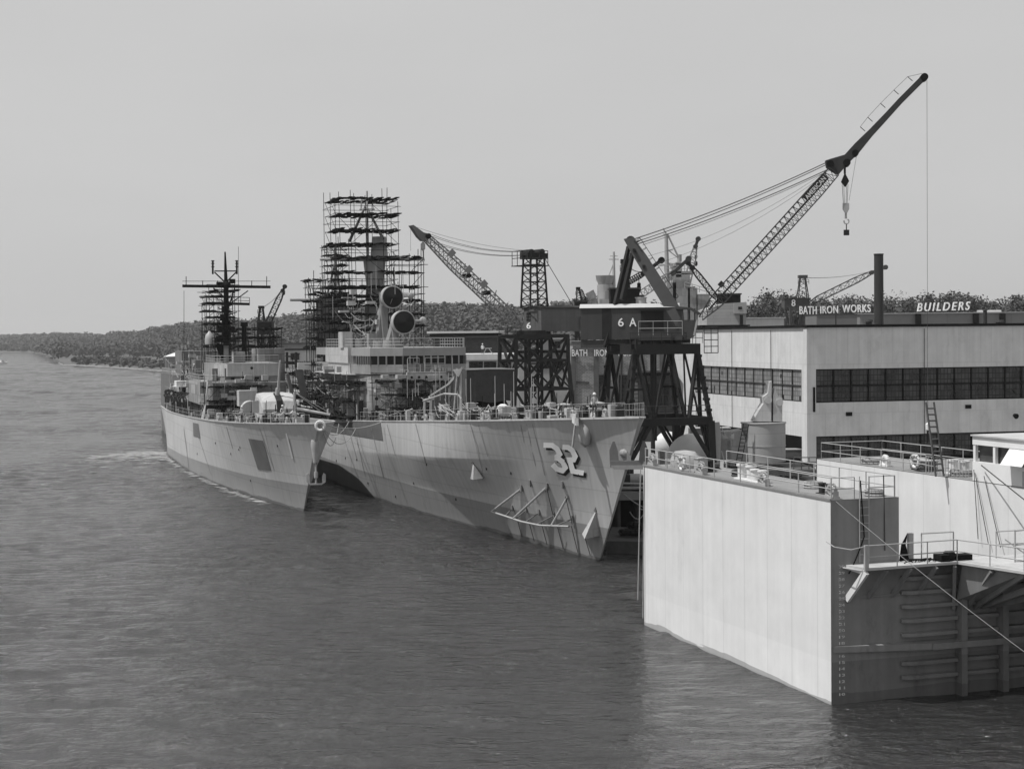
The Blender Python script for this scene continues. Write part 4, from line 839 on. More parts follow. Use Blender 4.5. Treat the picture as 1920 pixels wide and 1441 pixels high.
# ---- canvas covered launcher tub, drape and booth forward of the bridge
xt = 31; T0 = S1.on(0, xt, 875, 693); T1 = S1.on(0, xt, 963, 752); zt, zb_ = T0[2], T1[2]; ya, yb = T1[1], T0[1]
t = thing('canvas_shelter', 'large dark canvas box shelter with a light top edge on the foredeck of ship 32', 'canvas shelter', S1, (xt, (ya+yb)/2, SH1.zd(xt)))
mb = MB(); n = 10
for i in range(n):
    y0, y1 = ya+(yb-ya)*i/n, ya+(yb-ya)*(i+1)/n; a = .07*math.sin(i*2.1); b = .07*math.sin((i+1)*2.1); mb.add([(xt+a, y0, zb_+.1*math.sin(i)), (xt+b, y1, zb_+.1*math.sin(i+1)), (xt, y1, zt), (xt, y0, zt-.05*math.sin(i))], [(0, 1, 2, 3)])
mb.add([(xt, yb, zb_), (xt+4, yb, zb_), (xt+4, yb, zt), (xt, yb, zt)], [(0, 1, 2, 3)]); mb.add([(xt, ya, zb_), (xt+4, ya, zb_), (xt+4, ya, zt), (xt, ya, zt)], [(0, 1, 2, 3)]); mb.add([(xt, ya, zt), (xt, yb, zt), (xt+4, yb, zt+.1), (xt+4, ya, zt+.1)], [(0, 1, 2, 3)]); mb.build('cover', canvas, t)
mb = MB(); mb.tube([(xt-.05, ya-.1, zt), (xt-.05, (ya+yb)/2, zt+.05), (xt-.05, yb+.1, zt)], .06); mb.build('top_edge', gal, t)
mb = MB()
for y in (ya+.1, yb-.1): mb.cut().bar((xt+.3, y, SH1.zd(xt)), (xt+.3, y, zt-.05), .14); mb.cut().bar((xt+3.8, y, SH1.zd(xt)), (xt+3.8, y, zt-.05), .14)
mb.build('frame_post', steel_dk, t)
mb = MB(); cy = (ya+yb)/2; mb.lathe([(2.1, 0), (2.15, 1.2), (1.9, 1.75), (1.2, 2.0)], (xt+2.2, cy, SH1.zd(xt)), 24); mb.build('launcher_tub', steel_dk, t)
mb = MB(); q0 = P(853, 690, 33); q1 = P(872, 690, 33); q2 = P(866, 772, 33); q3 = P(845, 775, 33); m_ = 8; V = []
for j in range(7):
    for i in range(m_+1): u = i/m_; v = j/6; p = (q0*(1-u)+q1*u)*(1-v)+(q3*(1-u)+q2*u)*v; V.append((p.x+.18*math.sin(i*1.9)*(.3+v), p.y, p.z))
mb.add(V, [(j*(m_+1)+i, j*(m_+1)+i+1, (j+1)*(m_+1)+i+1, (j+1)*(m_+1)+i) for j in range(6) for i in range(m_)]); mb.build('drape', M('drape_canvas', .3, .9, .3, 1.5, bump=.6), t)
q = P(858, 693, 32.8); MB().add([(q.x, q.y+.5, q.z+.05), (q.x, q.y-.5, q.z+.1), (q.x-.05, q.y-.1, q.z-.7), (q.x-.05, q.y+.1, q.z-.6)], [(0, 1, 2, 3)]).build('pale_lining', white, t)
xb = 37; a = P(800, 768, xb); b = P(862, 722, xb); z0 = SH1.zd(xb)-.1
mb = MB(); mb.prism([(xb, P(800, 0, xb).y, z0), (xb, P(802, 0, xb).y, P(0, 758, xb).z), (xb, P(835, 0, xb).y, P(0, 736, xb).z), (xb, P(850, 0, xb).y, P(0, 718, xb).z), (xb, P(862, 0, xb).y, P(0, 722, xb).z), (xb, P(870, 0, xb).y, z0)], (1.0, 0, 0)); mb.build('blast_screen', primer, N1)
mb = MB(); y0, y1 = P(868, 0, xb).y, P(838, 0, xb).y; mb.box(xb-.3, xb-.02, y0, P(850, 0, xb).y, z0+.3, z0+2.2); mb.build('screen_opening', black, N1)
mb = MB(); mb.tube([(xb-2, P(772, 0, xb).y, z0+.5), (xb-2, P(778, 0, xb).y, z0+.5), (xb-2, P(778, 0, xb).y, z0+2.2), (xb-2, P(795, 0, xb).y, z0+2.3)], .12, 8); mb.tube([(22, 5.0, SH1.zd(22)), (22, 5.0, SH1.zd(22)+1.9), (22.3, 5.2, SH1.zd(22)+2.3), (25, 5.8, SH1.zd(22)+2.3), (32, 6, SH1.zd(32)+1.9)], .09, 8); mb.build('vent_pipe', gal, N1)
mb = MB(); q = S1.on(1, 3.5, 943, 765); mb.lathe([(.4, 0), (.55, .25), (.6, .6), (.45, .8), (.5, .9), (.2, 1.1)], (q[0], 3.5, SH1.zd(q[0])+.2), 14, sx=1.2); mb.build('covered_reel', white, N1, smooth=True)
# ============================================================ SUPERSTRUCTURE, far destroyer
Q = lambda px, py, x: Vector(S2.on(0, x, px, py))
xb = 46; zz = lambda py, x=46: float(S2.on(0, x, 450, py)[2])
y0 = Q(396, 0, xb).y; y1 = Q(518, 0, xb).y
mb = MB(); mb.prism([(xb, y1+.6, zz(716)), (xb, y0-1.2, zz(716)), (xb+2.5, y0, zz(716)), (xb+14, y0, zz(716)), (xb+14, y1, zz(716)), (xb+1, y1, zz(716))], (0, 0, zz(681)-zz(716))); mb.build('bridge', MATS['bridge_grey'], N2)
mb = MB(); mb.prism([(xb-.3, y1+.4, zz(705)), (xb-.3, y0-1.3, zz(705)), (xb+2.4, y0+.1, zz(705)), (xb+2.4, y1, zz(705))], (0, 0, zz(682)-zz(705))); mb.build('bridge_visor', navyl, N2)
mb = MB()
for px in (408, 437, 459, 481, 500): a = Q(px, 710, xb); mb.cut().box(xb-.06, xb, a.y-.32, a.y+.32, a.z-.22, a.z+.22)
mb.cut().cyl((xb-.36, Q(461, 0, xb).y, zz(690)), (xb-.28, Q(461, 0, xb).y, zz(690)), .18, .18, 10); mb.build('bridge_window', black, N2)
mb = MB(); mb.prism([(xb-2, y1-.3, SH2.zd(xb)+1.7), (xb-2, Q(385, 0, xb).y, SH2.zd(xb)+1.7), (xb+1, Q(366, 0, xb).y, SH2.zd(xb)+1.7), (xb+16, Q(366, 0, xb).y, SH2.zd(xb)+1.7), (xb+16, y1-.3, SH2.zd(xb)+1.7)], (0, 0, zz(716)-SH2.zd(xb)-1.7)); mb.build('deckhouse', primer2, N2)
mb = MB(); mb.prism([(xb+1.5, y1, 7), (xb+1.5, 3.9, 7), (xb+4, 4.6, 7), (xb+30, 4.6, 7), (xb+30, y1, 7)], (0, 0, 2.2)); mb.build('lower_deckhouse', black, N2)
mb = MB(); e = SH2.edge(40); mb.prism([(39.5, e[1]-.35, e[2]), (41.5, e[1]-.3, e[2]), (41.5, e[1]-.9, e[2]+2.0), (41.6, e[1]-1.1, e[2]+4.6), (40.2, e[1]-1.1, e[2]+4.6), (40.2, e[1]-.7, e[2]+1.8)], (0, .12, 0)); mb.build('side_screen', navyl, N2)
mb = MB(); a = Q(382, 0, 44); mb.box(43.5, 44.2, Q(375, 0, 44).y, Q(362, 0, 44).y, zz(735), zz(716)+.2); mb.build('wing_screen', navyl, N2)
mb = MB(); mb.rail([(xb+12, y0, zz(681)), (xb+2.4, y0, zz(681)), (xb, y0-1.2, zz(681)), (xb, y1+.4, zz(681))], 1., 1.1, .03, (1., .6, .3)); mb.rail([(xb+16, Q(366, 0, xb).y, zz(716)), (xb+1, Q(366, 0, xb).y, zz(716)), (xb-2, Q(385, 0, xb).y, zz(716)), (xb-2, y0, zz(716))], 1., 1.1, .03, (1., .6, .3)); mb.build('bridge_railing', gal, N2)
scaffold('bridge_staging', 'thin pole staging standing before the outboard destroyer bridge', S2, 43.2, 44.4, float(Q(520, 0, 44).y), float(Q(372, 0, 44).y), [SH2.zd(44)+.2, SH2.zd(44)+2., SH2.zd(44)+3.9], 1, 6, 41, .03, .25, 2.2, mat=pole)
def fittings(par, fr_on, n, seed, x, y0, y1, z0, z1, out=-1):
    g = random.Random(seed); A, B, C = MB(), MB(), MB()
    for i in range(n):
        y = g.uniform(y0, y1); z = g.uniform(z0, z1-.4); k = g.random()
        if k < .35: w_ = g.uniform(.12, .5); A.cut().box(x+out*g.uniform(.12, .4), x-out*.02, y, y+w_, z, z+g.uniform(.15, .6))
        elif k < .6: B.cut().tube([(x+out*.14, y, z0), (x+out*.14, y, z), (x+out*.14, y+g.uniform(-1.5, 1.5), z)], g.uniform(.03, .07), 5)
        elif k < .75: B.cut().cyl((x+out*.1, y, z), (x+out*.1, y+g.uniform(.8, 2.5), z+g.uniform(-.05, .05)), .05, .05, 5)
        elif k < .85: C.cut().box(x+out*.05, x-out*.02, y, y+.7, z0+.1, z0+1.8)
        else: C.cut().box(x+out*.06, x, y, y+g.uniform(.3, 1.2), z, z+g.uniform(.3, 1.1))
    A.build('wall_locker', gal, par); B.build('wall_pipe', navyl, par); C.build('wall_hatch', primer, par)
fittings(N1, S1, 60, 61, 57.0, -5.0, 1.8, SH1.zd(57), ZB-.2); fittings(N1, S1, 14, 62, 57.0, -5.2, 1.8, ZB+.1, ZC-.5); fittings(N2, S2, 30, 63, xb-2, float(y1), float(Q(385, 0, xb).y), SH2.zd(xb)+1.7, zz(716)); fittings(N2, S2, 8, 64, xb, float(y1), float(y0), zz(716), zz(705)-.2)
mb = MB(); g = random.Random(66)
for k in range(26):
    x = g.uniform(60, 90); y = 5.25; z = g.uniform(8.4, 12.6); kk = g.random()
    if kk < .5: mb.cut().box(x, x+g.uniform(.3, 1.6), y-.1, y+g.uniform(.1, .5), z, z+g.uniform(.3, 1.2))
    else: mb.cut().cyl((x, y+.15, 8), (x, y+.15, z), .06, .06, 5)
mb.build('side_fitting', navyl, N1)
# gun mount
gx = 21; c = Q(508, 0, gx); gy = c.y; gz = SH2.zd(gx)
gun = bpy.data.objects.new('gun_mount', None); scene.collection.objects.link(gun); gun.parent = N2; BASE[gun.name] = (0, 0, 0)
prof = [(-2.0, .1), (-2.35, 1.4), (-1.9, 2.3), (-.6, 2.85), (1.0, 3.15), (3.0, 3.15), (3.5, 2.7), (3.6, .1)]
mb = MB(); rows = []
for k, w_ in ((-1, .72), (-.93, .93), (-.55, 1.), (.55, 1.), (.93, .93), (1, .72)):
    rows.append([(gx+x*(1 if abs(k) < .9 else w_**.35), gy+k*2.05, gz+z*(1 if abs(k) < .9 else w_**.5)) for x, z in prof])
m = len(prof); mb.v = [p for r_ in rows for p in r_]
for i in range(5):
    for j in range(m-1): a = i*m+j; mb.f.append((a, a+1, a+m+1, a+m))
mb.f += [tuple(range(m)), tuple(reversed(range(5*m, 6*m)))]; mb.build('gun_house', navyl, gun, smooth=True)
mb = MB(); mb.prism([(gx-2.45, gy-.35, gz+1.1), (gx-2.1, gy-.35, gz+2.35), (gx-.5, gy-.35, gz+3.0), (gx+.2, gy-.35, gz+3.18), (gx+.2, gy-.35, gz+2.0)], (0, .7, 0)); mb.build('gun_slot', black, gun)
mb = MB(); mb.cyl((gx-.5, gy, gz+2.4), (gx-1.3, gy-.25, gz+6.9), .17, .11, 12); mb.cyl((gx-.4, gy, gz+2.4), (gx-.65, gy-.05, gz+3.7), .3, .26, 12); mb.build('gun_barrel', gal, gun, smooth=True)
mb = MB(); mb.box(gx+.2, gx+1.3, gy+2.06, gy+2.1, gz+.9, gz+2.3); mb.build('hatch', black, gun)
mb = MB(); mb.box(gx+.0, gx+.1, gy+2.08, gy+2.8, gz+.9, gz+2.3); mb.cyl((gx, gy, gz-.1), (gx, gy, gz+.15), 2.4, 2.4, 24); mb.build('hatch_door', navyl, gun)
# box and curved shield by the gun
q = Q(453, 747, 28); mb = MB(); mb.box(27.5, 29.5, Q(470, 0, 28).y, Q(436, 0, 28).y, q.z-.9, q.z+.95); mb.box(28.3, 28.7, Q(466, 0, 28).y, Q(463, 0, 28).y, gz-.2, q.z); mb.box(28.3, 28.7, Q(472, 0, 28).y, Q(460, 0, 28).y, gz-.2, gz+3.6); mb.build('equipment_box', navyl, N2)
mb = MB(); mb.lathe([(1.0, -.15), (1.15, 0), (1.0, .15)], (27.4, Q(458, 0, 27).y, gz+1.0), 24, 'x'); mb.build('cable_reel', navyl, N2)
# mast of far destroyer
xm2 = 60; V = lambda px, py: Q(px, py, xm2)
mb = MB(); mb.cyl(V(424, 690), V(424, 535), .45, .34, 10); mb.lattice(V(424, 690), V(424, 600), 1.6, 1.3, .9, (1, 0, 0), 6, .08, .05, .1, .3)
for (p_, w_) in ((600, 1.5), (622, 2.2), (640, 2.4), (585, 1.1)): q = V(424, p_); mb.box(xm2-1.2, xm2+1.2, q.y-w_*.7, q.y+w_, q.z-.08, q.z+.04); mb.rail([(xm2-1.2, q.y-w_*.7, q.z), (xm2-1.2, q.y+w_, q.z)], .9, .7, .035, (1., .5)); mb.box(xm2-.9, xm2-.2, q.y+w_*.2, q.y+w_*.6, q.z, q.z+.8)
for k in range(14): q = V(424, 560+k*8); mb.cyl((xm2, q.y, q.z), (xm2-1, q.y+(1.6 if k % 2 else -1.7)*(.6+.05*k), q.z+.5), .07, .07, 5)
mb.lathe([(.1, -.3), (.6, -.2), (.6, .2), (.1, .3)], V(433, 615), 12); mb.cyl(V(424, 540), V(422, 472), .3, .1, 8)
for a, b, r in (((424, 590), (440, 540), .1), ((424, 560), (400, 540), .1), ((424, 575), (465, 545), .08), ((423, 530), (402, 510), .1), ((423, 530), (443, 510), .1), ((402, 508), (443, 508), .09), ((399, 514), (399, 488), .13), ((444, 514), (444, 488), .13)): mb.cyl(V(*a), V(*b), r, r, 6)
for py in (489, 494, 500): mb.cyl(V(396, py), V(402, py), .07, .07, 5); mb.cyl(V(441, py), V(447, py), .07, .07, 5)
c = V(424, 534); mb.lathe([(.3, -.5), (.6, -.3), (.7, 0), (.5, .4), (.2, .5)], c, 12); mb.box(xm2-.6, xm2+.6, c.y-1.2, c.y-.5, c.z+.2, c.z+.8); mb.box(xm2-.6, xm2+.4, c.y+.6, c.y+1.3, c.z-.3, c.z+.4); mb.build('mast_pole', steel_dk, N2)
mb = MB(); mb.bar(V(342, 536), V(507, 538), .3, .38); mb.bar(V(388, 568), V(468, 570), .28, .35); mb.rail([V(388, 568), V(424, 569)], 1., 1.2, .03); mb.rail([V(435, 569), V(468, 570)], .9, 1., .04); mb.cyl(V(342, 527), V(507, 527), .03, .03, 4)
for px in (349, 380, 408, 440, 472, 500): mb.cyl(V(px, 537), V(px, 526-(8 if px in (349, 500) else 0)), .05, .05, 4)
mb.build('yard', steel_dk, N2)
scaffold('mast_scaffold', 'dark scaffolding behind the black mast of the outboard destroyer', S2, 76, 82, yl(S2, 79, 436), yl(S2, 79, 385), ylev(S2, 79, 410, [548, 557, 570, 584, 596, 608, 622, 636, 650]), 2, 4, 31, zb=9)
scaffold('mast_scaffold', 'low scaffolding right of the black mast, beside the thin stack pipe', S2, 66, 74, yl(S2, 70, 518), yl(S2, 70, 440), ylev(S2, 70, 470, [618, 634, 650, 668]), 2, 5, 32, .05, .5, 1., zb=9)
mb = MB(); mb.cyl(V(458, 690), V(458, 612), .38, .34, 10); mb.cyl(V(458, 612), V(458, 604), .5, .5, 10); mb.bar(V(445, 625), V(470, 625), .2); mb.build('stack_pipe', steel_dk, N2)
xx = 52; a = Q(393, 645, xx); mb = MB(); mb.lathe([(.6, 0), (.62, .6), (.52, 1.2), (.25, 1.5), (.1, 1.75)], (xx, a.y, a.z), 18); mb.build('dome', gal, N2, smooth=True)
mb = MB(); mb.box(xx-1.2, xx+1.2, Q(430, 0, xx).y, Q(385, 0, xx).y, a.z-.15, a.z); mb.rail([(xx-1.1, Q(430, 0, xx).y, a.z), (xx-1.1, Q(386, 0, xx).y, a.z)], .8, .6, .04, (1., .5)); mb.prism([(xx, Q(394, 0, xx).y, a.z-.15), (xx, Q(412, 0, xx).y, a.z-3.2), (xx, Q(416, 0, xx).y, a.z-3.2), (xx, Q(416, 0, xx).y, a.z-.15)], (.4, 0, 0)); mb.build('dome_platform', steel_dk, N2)
mb = MB(); mb.box(xx-.4, xx+1, Q(418, 0, xx).y, Q(409, 0, xx).y, zz(681), a.z-.2); mb.box(xx, xx+3, Q(450, 0, xx).y, Q(430, 0, xx).y, zz(681), zz(660)); mb.box(xx+6, xx+12, Q(520, 0, 60).y, Q(470, 0, 60).y, 8, zz(655)); mb.build('mast_base', primer2, N2)
mb = MB()
for px, a, b in ((447, 462, 690), (345, 545, 720), (378, 600, 700), (391, 610, 700)): mb.cut().cyl(Q(px, b, 58), Q(px, a, 58), .05, .03, 5)
mb.build('whip_antenna', pole, N2)
clutter(SH2, N2, 60, 94, 230, 8, 2.6, (.3, 1.05)); clutter(SH1, N1, 58, 84, 150, 12, 2.4, (.75, 1.03))
mb = MB()
for i in range(16): x = 60+i*2; e = SH2.edge(x); mb.cut().tube([(x, e[1]-.5, e[2]), (x, e[1]-.3, e[2]+1.6), (x+.2, e[1]+.1, e[2]+2.6+.5*math.sin(i*2)), (x+.5, e[1]-.8, e[2]+3.1)], .1, 6)
mb.build('davit', steel_md, N2)
mb = MB(); q = Q(390, 0, 66)
for i in range(4): mb.cut().box(62+i*6, 65+i*6, .5, 4.6-.3*i, 8.8, 10.2+.6*(i % 2))
mb.build('after_deckhouse', primer2, N2)
# boat on davits (starboard, aft)
mb = MB(); bx = 76; e = SH2.edge(bx); y = e[1]-1.2; z = Q(340, 735, bx).z; mb2 = []
for i in range(9):
    u = i/8; x = bx-3.8+7.6*u; w_ = 1.15*math.sin(math.pi*min(.98, max(.03, u*.86+.12)))**.6
    mb2.append([(x, y-w_, z+.9), (x, y-w_*.8, z+.2), (x, y, z-.15), (x, y+w_*.8, z+.2), (x, y+w_, z+.9)])
mb.v = [p for r_ in mb2 for p in r_]
for i in range(8):
    for j in range(4): a = i*5+j; mb.f.append((a, a+1, a+6, a+5))
    mb.f.append((i*5, i*5+4, i*5+9, i*5+5))
t = thing('ships_boat', 'pale motor boat slung on davits at the stern of the outboard destroyer', 'boat', S2, (bx, y, z)); mb.build('hull', navyl, t)
mb = MB(); mb.box(bx-2.6, bx+.5, y-.8, y+.8, z+.9, z+1.7); mb.build('canopy', white, t)
# white boom and post, A frame abaft
t = thing('boat_boom', 'white boom slanting from an upright post above the outboard ship bow', 'boom', S2, tuple(Q(552, 790, 8)))
mb = MB(); mb.cyl(Q(552, 793, 8), Q(552, 735, 8), .16, .14, 8); mb.build('post', gal, t); mb = MB(); mb.cyl(Q(553, 765, 8), Q(618, 777, 9), .16, .12, 8); mb.cyl(Q(527, 790, 9), Q(552, 768, 8), .08, .08, 6); mb.build('spar', white, t)
mb = MB(); mb.cyl(Q(553, 736, 8), Q(600, 770, 9), .03, .03, 4); mb.cyl(Q(553, 736, 8), Q(620, 775, 9), .03, .03, 4); mb.build('stay', gal, t)
t = thing('lifting_frame', 'dark splayed legs under a pale cross beam between the two destroyers', 'frame', S2, tuple(Q(558, 750, 40)))
mb = MB(); mb.bar(Q(557, 686, 40), Q(582, 686, 40), .9, .9); mb.build('beam', white, t); mb = MB(); mb.bar(Q(560, 690, 40), Q(571, 745, 40), .9, .4); mb.cut().bar(Q(538, 700, 40), Q(549, 745, 40), .9, .4); mb.build('leg', primer, t)
mb = MB(); mb.bar(Q(538, 660, 40), Q(538, 690, 40), .3); mb.bar(Q(555, 660, 40), Q(555, 690, 40), .3); mb.bar(Q(536, 668, 40), Q(557, 668, 40), .2); mb.build('post', steel_md, t)
def rigging(par, n, seed, bx, sag=.8):
    g = random.Random(seed); A, B, C = MB(), MB(), MB(); rp = lambda: Vector((g.uniform(*bx[0]), g.uniform(*bx[1]), g.uniform(*bx[2])))
    for i in range(n):
        a, b = rp(), rp(); k = g.random(); b = a.lerp(b, g.uniform(.25, .8))
        if k < .45: A.cut().tube(bez(a, b, g.uniform(.1, sag), 6), g.uniform(.02, .045), 4)
        elif k < .8: B.cut().cyl(a, Vector((a.x, a.y, a.z+g.uniform(.8, 3.2))), .03, .03, 4)
        else: C.cut().box(a.x-.5, a.x+.5, a.y-g.uniform(.2, .9), a.y+.3, a.z, a.z+g.uniform(.08, .7))
    A.build('hose', rope, par); B.build('upright_pole', gal, par); C.build('staging_board', navyl, par)
rigging(N1, 150, 71, ((56.4, 57), (-5.2, 5.2), (8.4, 13.2))); rigging(N1, 120, 72, ((60, 100), (5.2, 7.2), (8., 14.))); rigging(N1, 60, 73, ((70, 92), (-4, 5), (17, 24)), 1.5); rigging(N1, 80, 76, ((6, 45), (.5, 5.0), (10.2, 11.8)))
rigging(N2, 90, 74, ((43, 46), (-3, 5.5), (8., 12.5))); rigging(N2, 120, 75, ((56, 92), (0, 5.8), (8., 15.)), 1.2)
# lines between the ships
line(S1, SH1.hit(720, 791, .3), S1.l(S2.w(S2.on(1, 0, 602, 793))), .6, .05, 'hawser running from ship 32 deck edge to the round fairlead of the other bow')
for i, (px, py) in enumerate(((660, 800), (672, 815), (640, 806))): line(S1, SH1.hit(px, py-12, .3), S1.l(S2.w(S2.on(1, 0, 603, 800))), 1.2+.5*i, .035, ['sagging line from the dark patch to the other bow, uppermost', 'deepest sagging line looping to the other bow fairlead', 'short slack line beside the dark patch'][i])
# ---- third ship beyond the far destroyer
hm3 = M('hull_grey_third', .12, .6, .15, .3, streak=.1)
q = WF.on(1, 285, 327, 700); S3 = Fr(q[0]+5.2, 287, 107.5)
t = N3 = thing('moored_ship', 'dark grey ship stern showing beyond the outboard destroyer at left', 'warship', S3, (0, 0, 0))
mb = MB(); w3 = 3.4
z7 = WF.on(1, 287, 327, 703)[2]
mb.prism([(0, -6, -1), (0, 4.6, -1), (2.5, 5.6, -1), (26, 5.6, -1), (26, -6, -1)], (0, 0, z7+1)); mb.build('hull', hm3, t)
mb = MB(); mb.rail([(.2, -5, z7), (.2, 5.2, z7), (3, 5.9, z7), (20, 5.9, z7)], 1.1, 1.2, .04, (1., .5)); mb.build('lifeline', gal, t)
mb = MB(); mb.box(4, 9, -4, 1.5, z7, z7+2.6); mb.box(12, 24, -5, 3, z7, z7+4.2); mb.cyl((8, 2, z7), (8, 2, z7+1.5), .8, .8, 12); mb.build('deckhouse', primer, t)
# ============================================================ PORTAL CRANES
crm = M('crane_dark_paint', .024, .65, .35, .7, spec=.12)
crh = M('crane_house_paint', .045, .6, .2, .6, streak=.2, plates=(1.4, 4, .02, .75, .05))
crl = M('crane_light_paint', .16, .6, .2, .8)
roofm = M('pale_roof', .4, .8, .15, .8)
# ---- crane 6A
CA = Fr(13.25, 150, 107.5); HA = Fr(13.25, 150, -7)
K1 = thing('portal_crane', 'nearest portal crane, house marked 6 A, long boom rising to the right', 'crane', CA, (0, 0, QZ))
def zz_(fr, px, py): return float(fr.on(1, 0, px, py)[2])
mb = MB(); T, Bq, zt, zm = 3.1, 4.0, 16.35, 9.7
def corner(h, z): return [Vector((a*h, b*h, z)) for a, b in ((-1, 1), (-1, -1), (1, -1), (1, 1))]
top_ = corner(T, zt); mid = corner(Bq, zm); foot = corner(Bq+.15, QZ)
for i in range(4):
    j = (i+1) % 4; m1 = (mid[i]+mid[j])/2
    l = MB(); l.bar(top_[i], mid[i], .36); l.bar(top_[i].lerp(mid[i], .0), mid[i].lerp(m1, .0)+(m1-mid[i])*.55, .3); l.bar(top_[j], mid[j]+(m1-mid[j])*.55, .3); l.build('leg', crm, K1)
    mb.bar(mid[i], mid[j], .5, .7); mb.bar(top_[i].lerp(mid[i], .55), (top_[i].lerp(mid[i]+(m1-mid[i])*.55, .55)), .22); mb.bar(top_[j].lerp(mid[j], .55), (top_[j].lerp(mid[j]+(m1-mid[j])*.55, .55)), .22)
    mb.bar((top_[i]+top_[j])/2, mid[i]+(m1-mid[i])*.6, .15); mb.bar((top_[i]+top_[j])/2, mid[j]+(m1-mid[j])*.6, .15)
mb.build('truss', crm, K1)
mb = MB()
for i in range(4):
    j = (i+1) % 4; mb.bar(mid[i], foot[i], .62, .6); f = (foot[j]-foot[i]).normalized()
    mb.bar(mid[i]+f*2.2, foot[i].lerp(mid[i], .35), .35); mb.box(foot[i].x-.9, foot[i].x+.9, foot[i].y-.35, foot[i].y+.35, QZ, QZ+.9); k_ = (i-1) % 4; f2 = (foot[k_]-foot[i]).normalized(); mb.bar(mid[i]+f2*2.2, foot[i].lerp(mid[i], .35), .35); mb.cut()
mb.build('portal_frame', crm, K1)
mb = MB()
for i in range(4): mb.bar(top_[i], top_[(i+1) % 4], .7, .95)
mb.cyl((0, 0, zt+.2), (0, 0, zt+.75), 2.5, 2.5, 28); mb.bar((0, -4.3, zt+.1), (0, 4.3, zt+.1), .5, .5); mb.build('portal_ring', crm, K1)
mb = MB(); mb.rail([(-3.3, -3.6, zt+.5), (-3.3, 3.6, zt+.5)], 1.0, 1., .03, (1., .5)); mb.rail([(3.3, -3.6, zt+.5), (3.3, 3.6, zt+.5)], 1.0, 1., .03, (1., .5))
for i in range(18): a = i*math.pi/9; mb.box(2.5*math.cos(a)-.12, 2.5*math.cos(a)+.12, 2.5*math.sin(a)-.12, 2.5*math.sin(a)+.12, zt+.35, zt+.9)
mb.build('ring_railing', steel_md, K1)
mb = MB()
for i in range(4):
    j = (i+1) % 4; m1 = (mid[i]+mid[j])/2; mb.bar(mid[i].lerp(foot[i], .5), mid[i].lerp(mid[j], .22), .2)
    for t_ in (.1, .25, .4, .55, .7, .85): c = top_[i].lerp(mid[i], t_); mb.box(c.x-.26, c.x+.26, c.y-.26, c.y+.26, c.z-.12, c.z+.12)
    mb.cut()
mb.build('brace', crm, K1)
mb = MB(); mb.cyl((-.3, .2, 5), (-.3, .2, zt), .22, .22, 8); mb.cyl((.6, -.5, zm-2), (.6, -.5, zt), .1, .1, 6); mb.build('cable_conduit', steel_md, K1)
mb = MB(); mb.rail([(-4.2, 3.9, zm+.42), (-4.2, -3.9, zm+.42)], 1.05, 1.2, .035); mb.ladder((-3.9, 3.3, zm+.4), (-3.3, 3.2, zt), (0, 1, 0), .5); mb.ladder((-4.3, 4.3, QZ), (-4.3, 4.3, zm), (1, 0, 0), .6, .04); mb.build('access_ladder', steel_md, K1)
mb = MB(); mb.rail([(-3.6, -3.6, zt-.4), (-3.6, -5.0, zt-.4)], 2.4, .7, .04, (1, .75, .5, .25, 0)); mb.build('landing', steel_md, K1)
# slewing upperworks in the frame of the house
U = bpy.data.objects.new('upperworks', None); scene.collection.objects.link(U); U.parent = K1; U.matrix_parent_inverse = Matrix.Identity(4)
rel = R(HA.rot-CA.rot); U.rotation_euler = (0, 0, rel); U.location = (0, 0, -QZ); BASE[U.name] = (0, 0, 0)
h = lambda px, py, y=0.: Vector(HA.on(1, y, px, py))
zr, zb = h(1180, 574).z, h(1180, 636).z; xl = h(1091, 600).x; xc = h(1246, 600).x; W2 = 1.7
mb = MB(); mb.prism([(xl, -W2, zb), (xc+1.6, -W2, zb), (xc+1.6, -W2, zr-.25), (xc+1.6, 0, zr), (xl+.6, 0, zr), (xl, -W2, zr-.45)], (0, .01, 0)) if 0 else mb.box(xl, xc+1.4, -W2, W2, zb, zr-.12)
mb.build('machinery_house', crh, U)
mb = MB(); mb.prism([(xl-.08, -W2-.12, zr-.16), (xl-.08, -W2+.75, zr+.22), (xl-.08, W2-.75, zr+.22), (xl-.08, W2+.12, zr-.16)], (xc+1.5-xl, 0, 0)); c = h(1202, 560); mb.cyl((c.x, 0, zr), (c.x, 0, zr+.75), .5, .5, 14); mb.cyl((c.x, 0, zr+.75), (c.x, 0, zr+.83), .58, .58, 14); mb.build('house_roof', roofm, U)
mb = MB(); a, b = h(1197, 0, -W2).x, h(1240, 0, -W2).x; mb.box(a, b, -W2-.03, -W2+.02, h(0+1200, 620).z, h(1200, 583).z); mb.box(a-.1, b+.1, -W2-.35, -W2, h(1200, 583).z, h(1200, 581).z); mb.cut().box(h(1126, 0).x, h(1143, 0).x, -W2-.03, -W2, zb, zr-.2); mb.build('side_door', crm, U)
mb = MB(); mb.box(h(1195, 0).x, h(1276, 0).x, -W2-1.0, -W2, zb-.1, zb+.35); mb.build('walkway', crh, U)
mb = MB(); mb.rail([(h(1195, 0).x, -W2-.95, zb+.35), (h(1276, 0).x, -W2-.95, zb+.35)], 1.3, 1.3, .025); mb.build('walkway_railing', gal, U)
mb = MB(); mb.box(xl, h(1130, 0).x, -W2+.1, W2-.1, h(1100, 652).z, zb-.05); mb.box(h(1130, 0).x, h(1290, 0).x, -1.3, 1.3, h(1200, 644).z, zb-.02); mb.build('counterweight', crh, U)
mb = MB(); mb.text('6', (h(1159, 612, -W2).x, -W2-.05, h(1159, 612).z), (1, 0, 0), (0, 0, 1), .52, .78, .02, .035); mb.text('A', (h(1180, 612, -W2).x, -W2-.05, h(1180, 612).z), (1, 0, 0), (0, 0, 1), .66, .78, .02, .03); mb.build('lettering_6A', whitel, U)
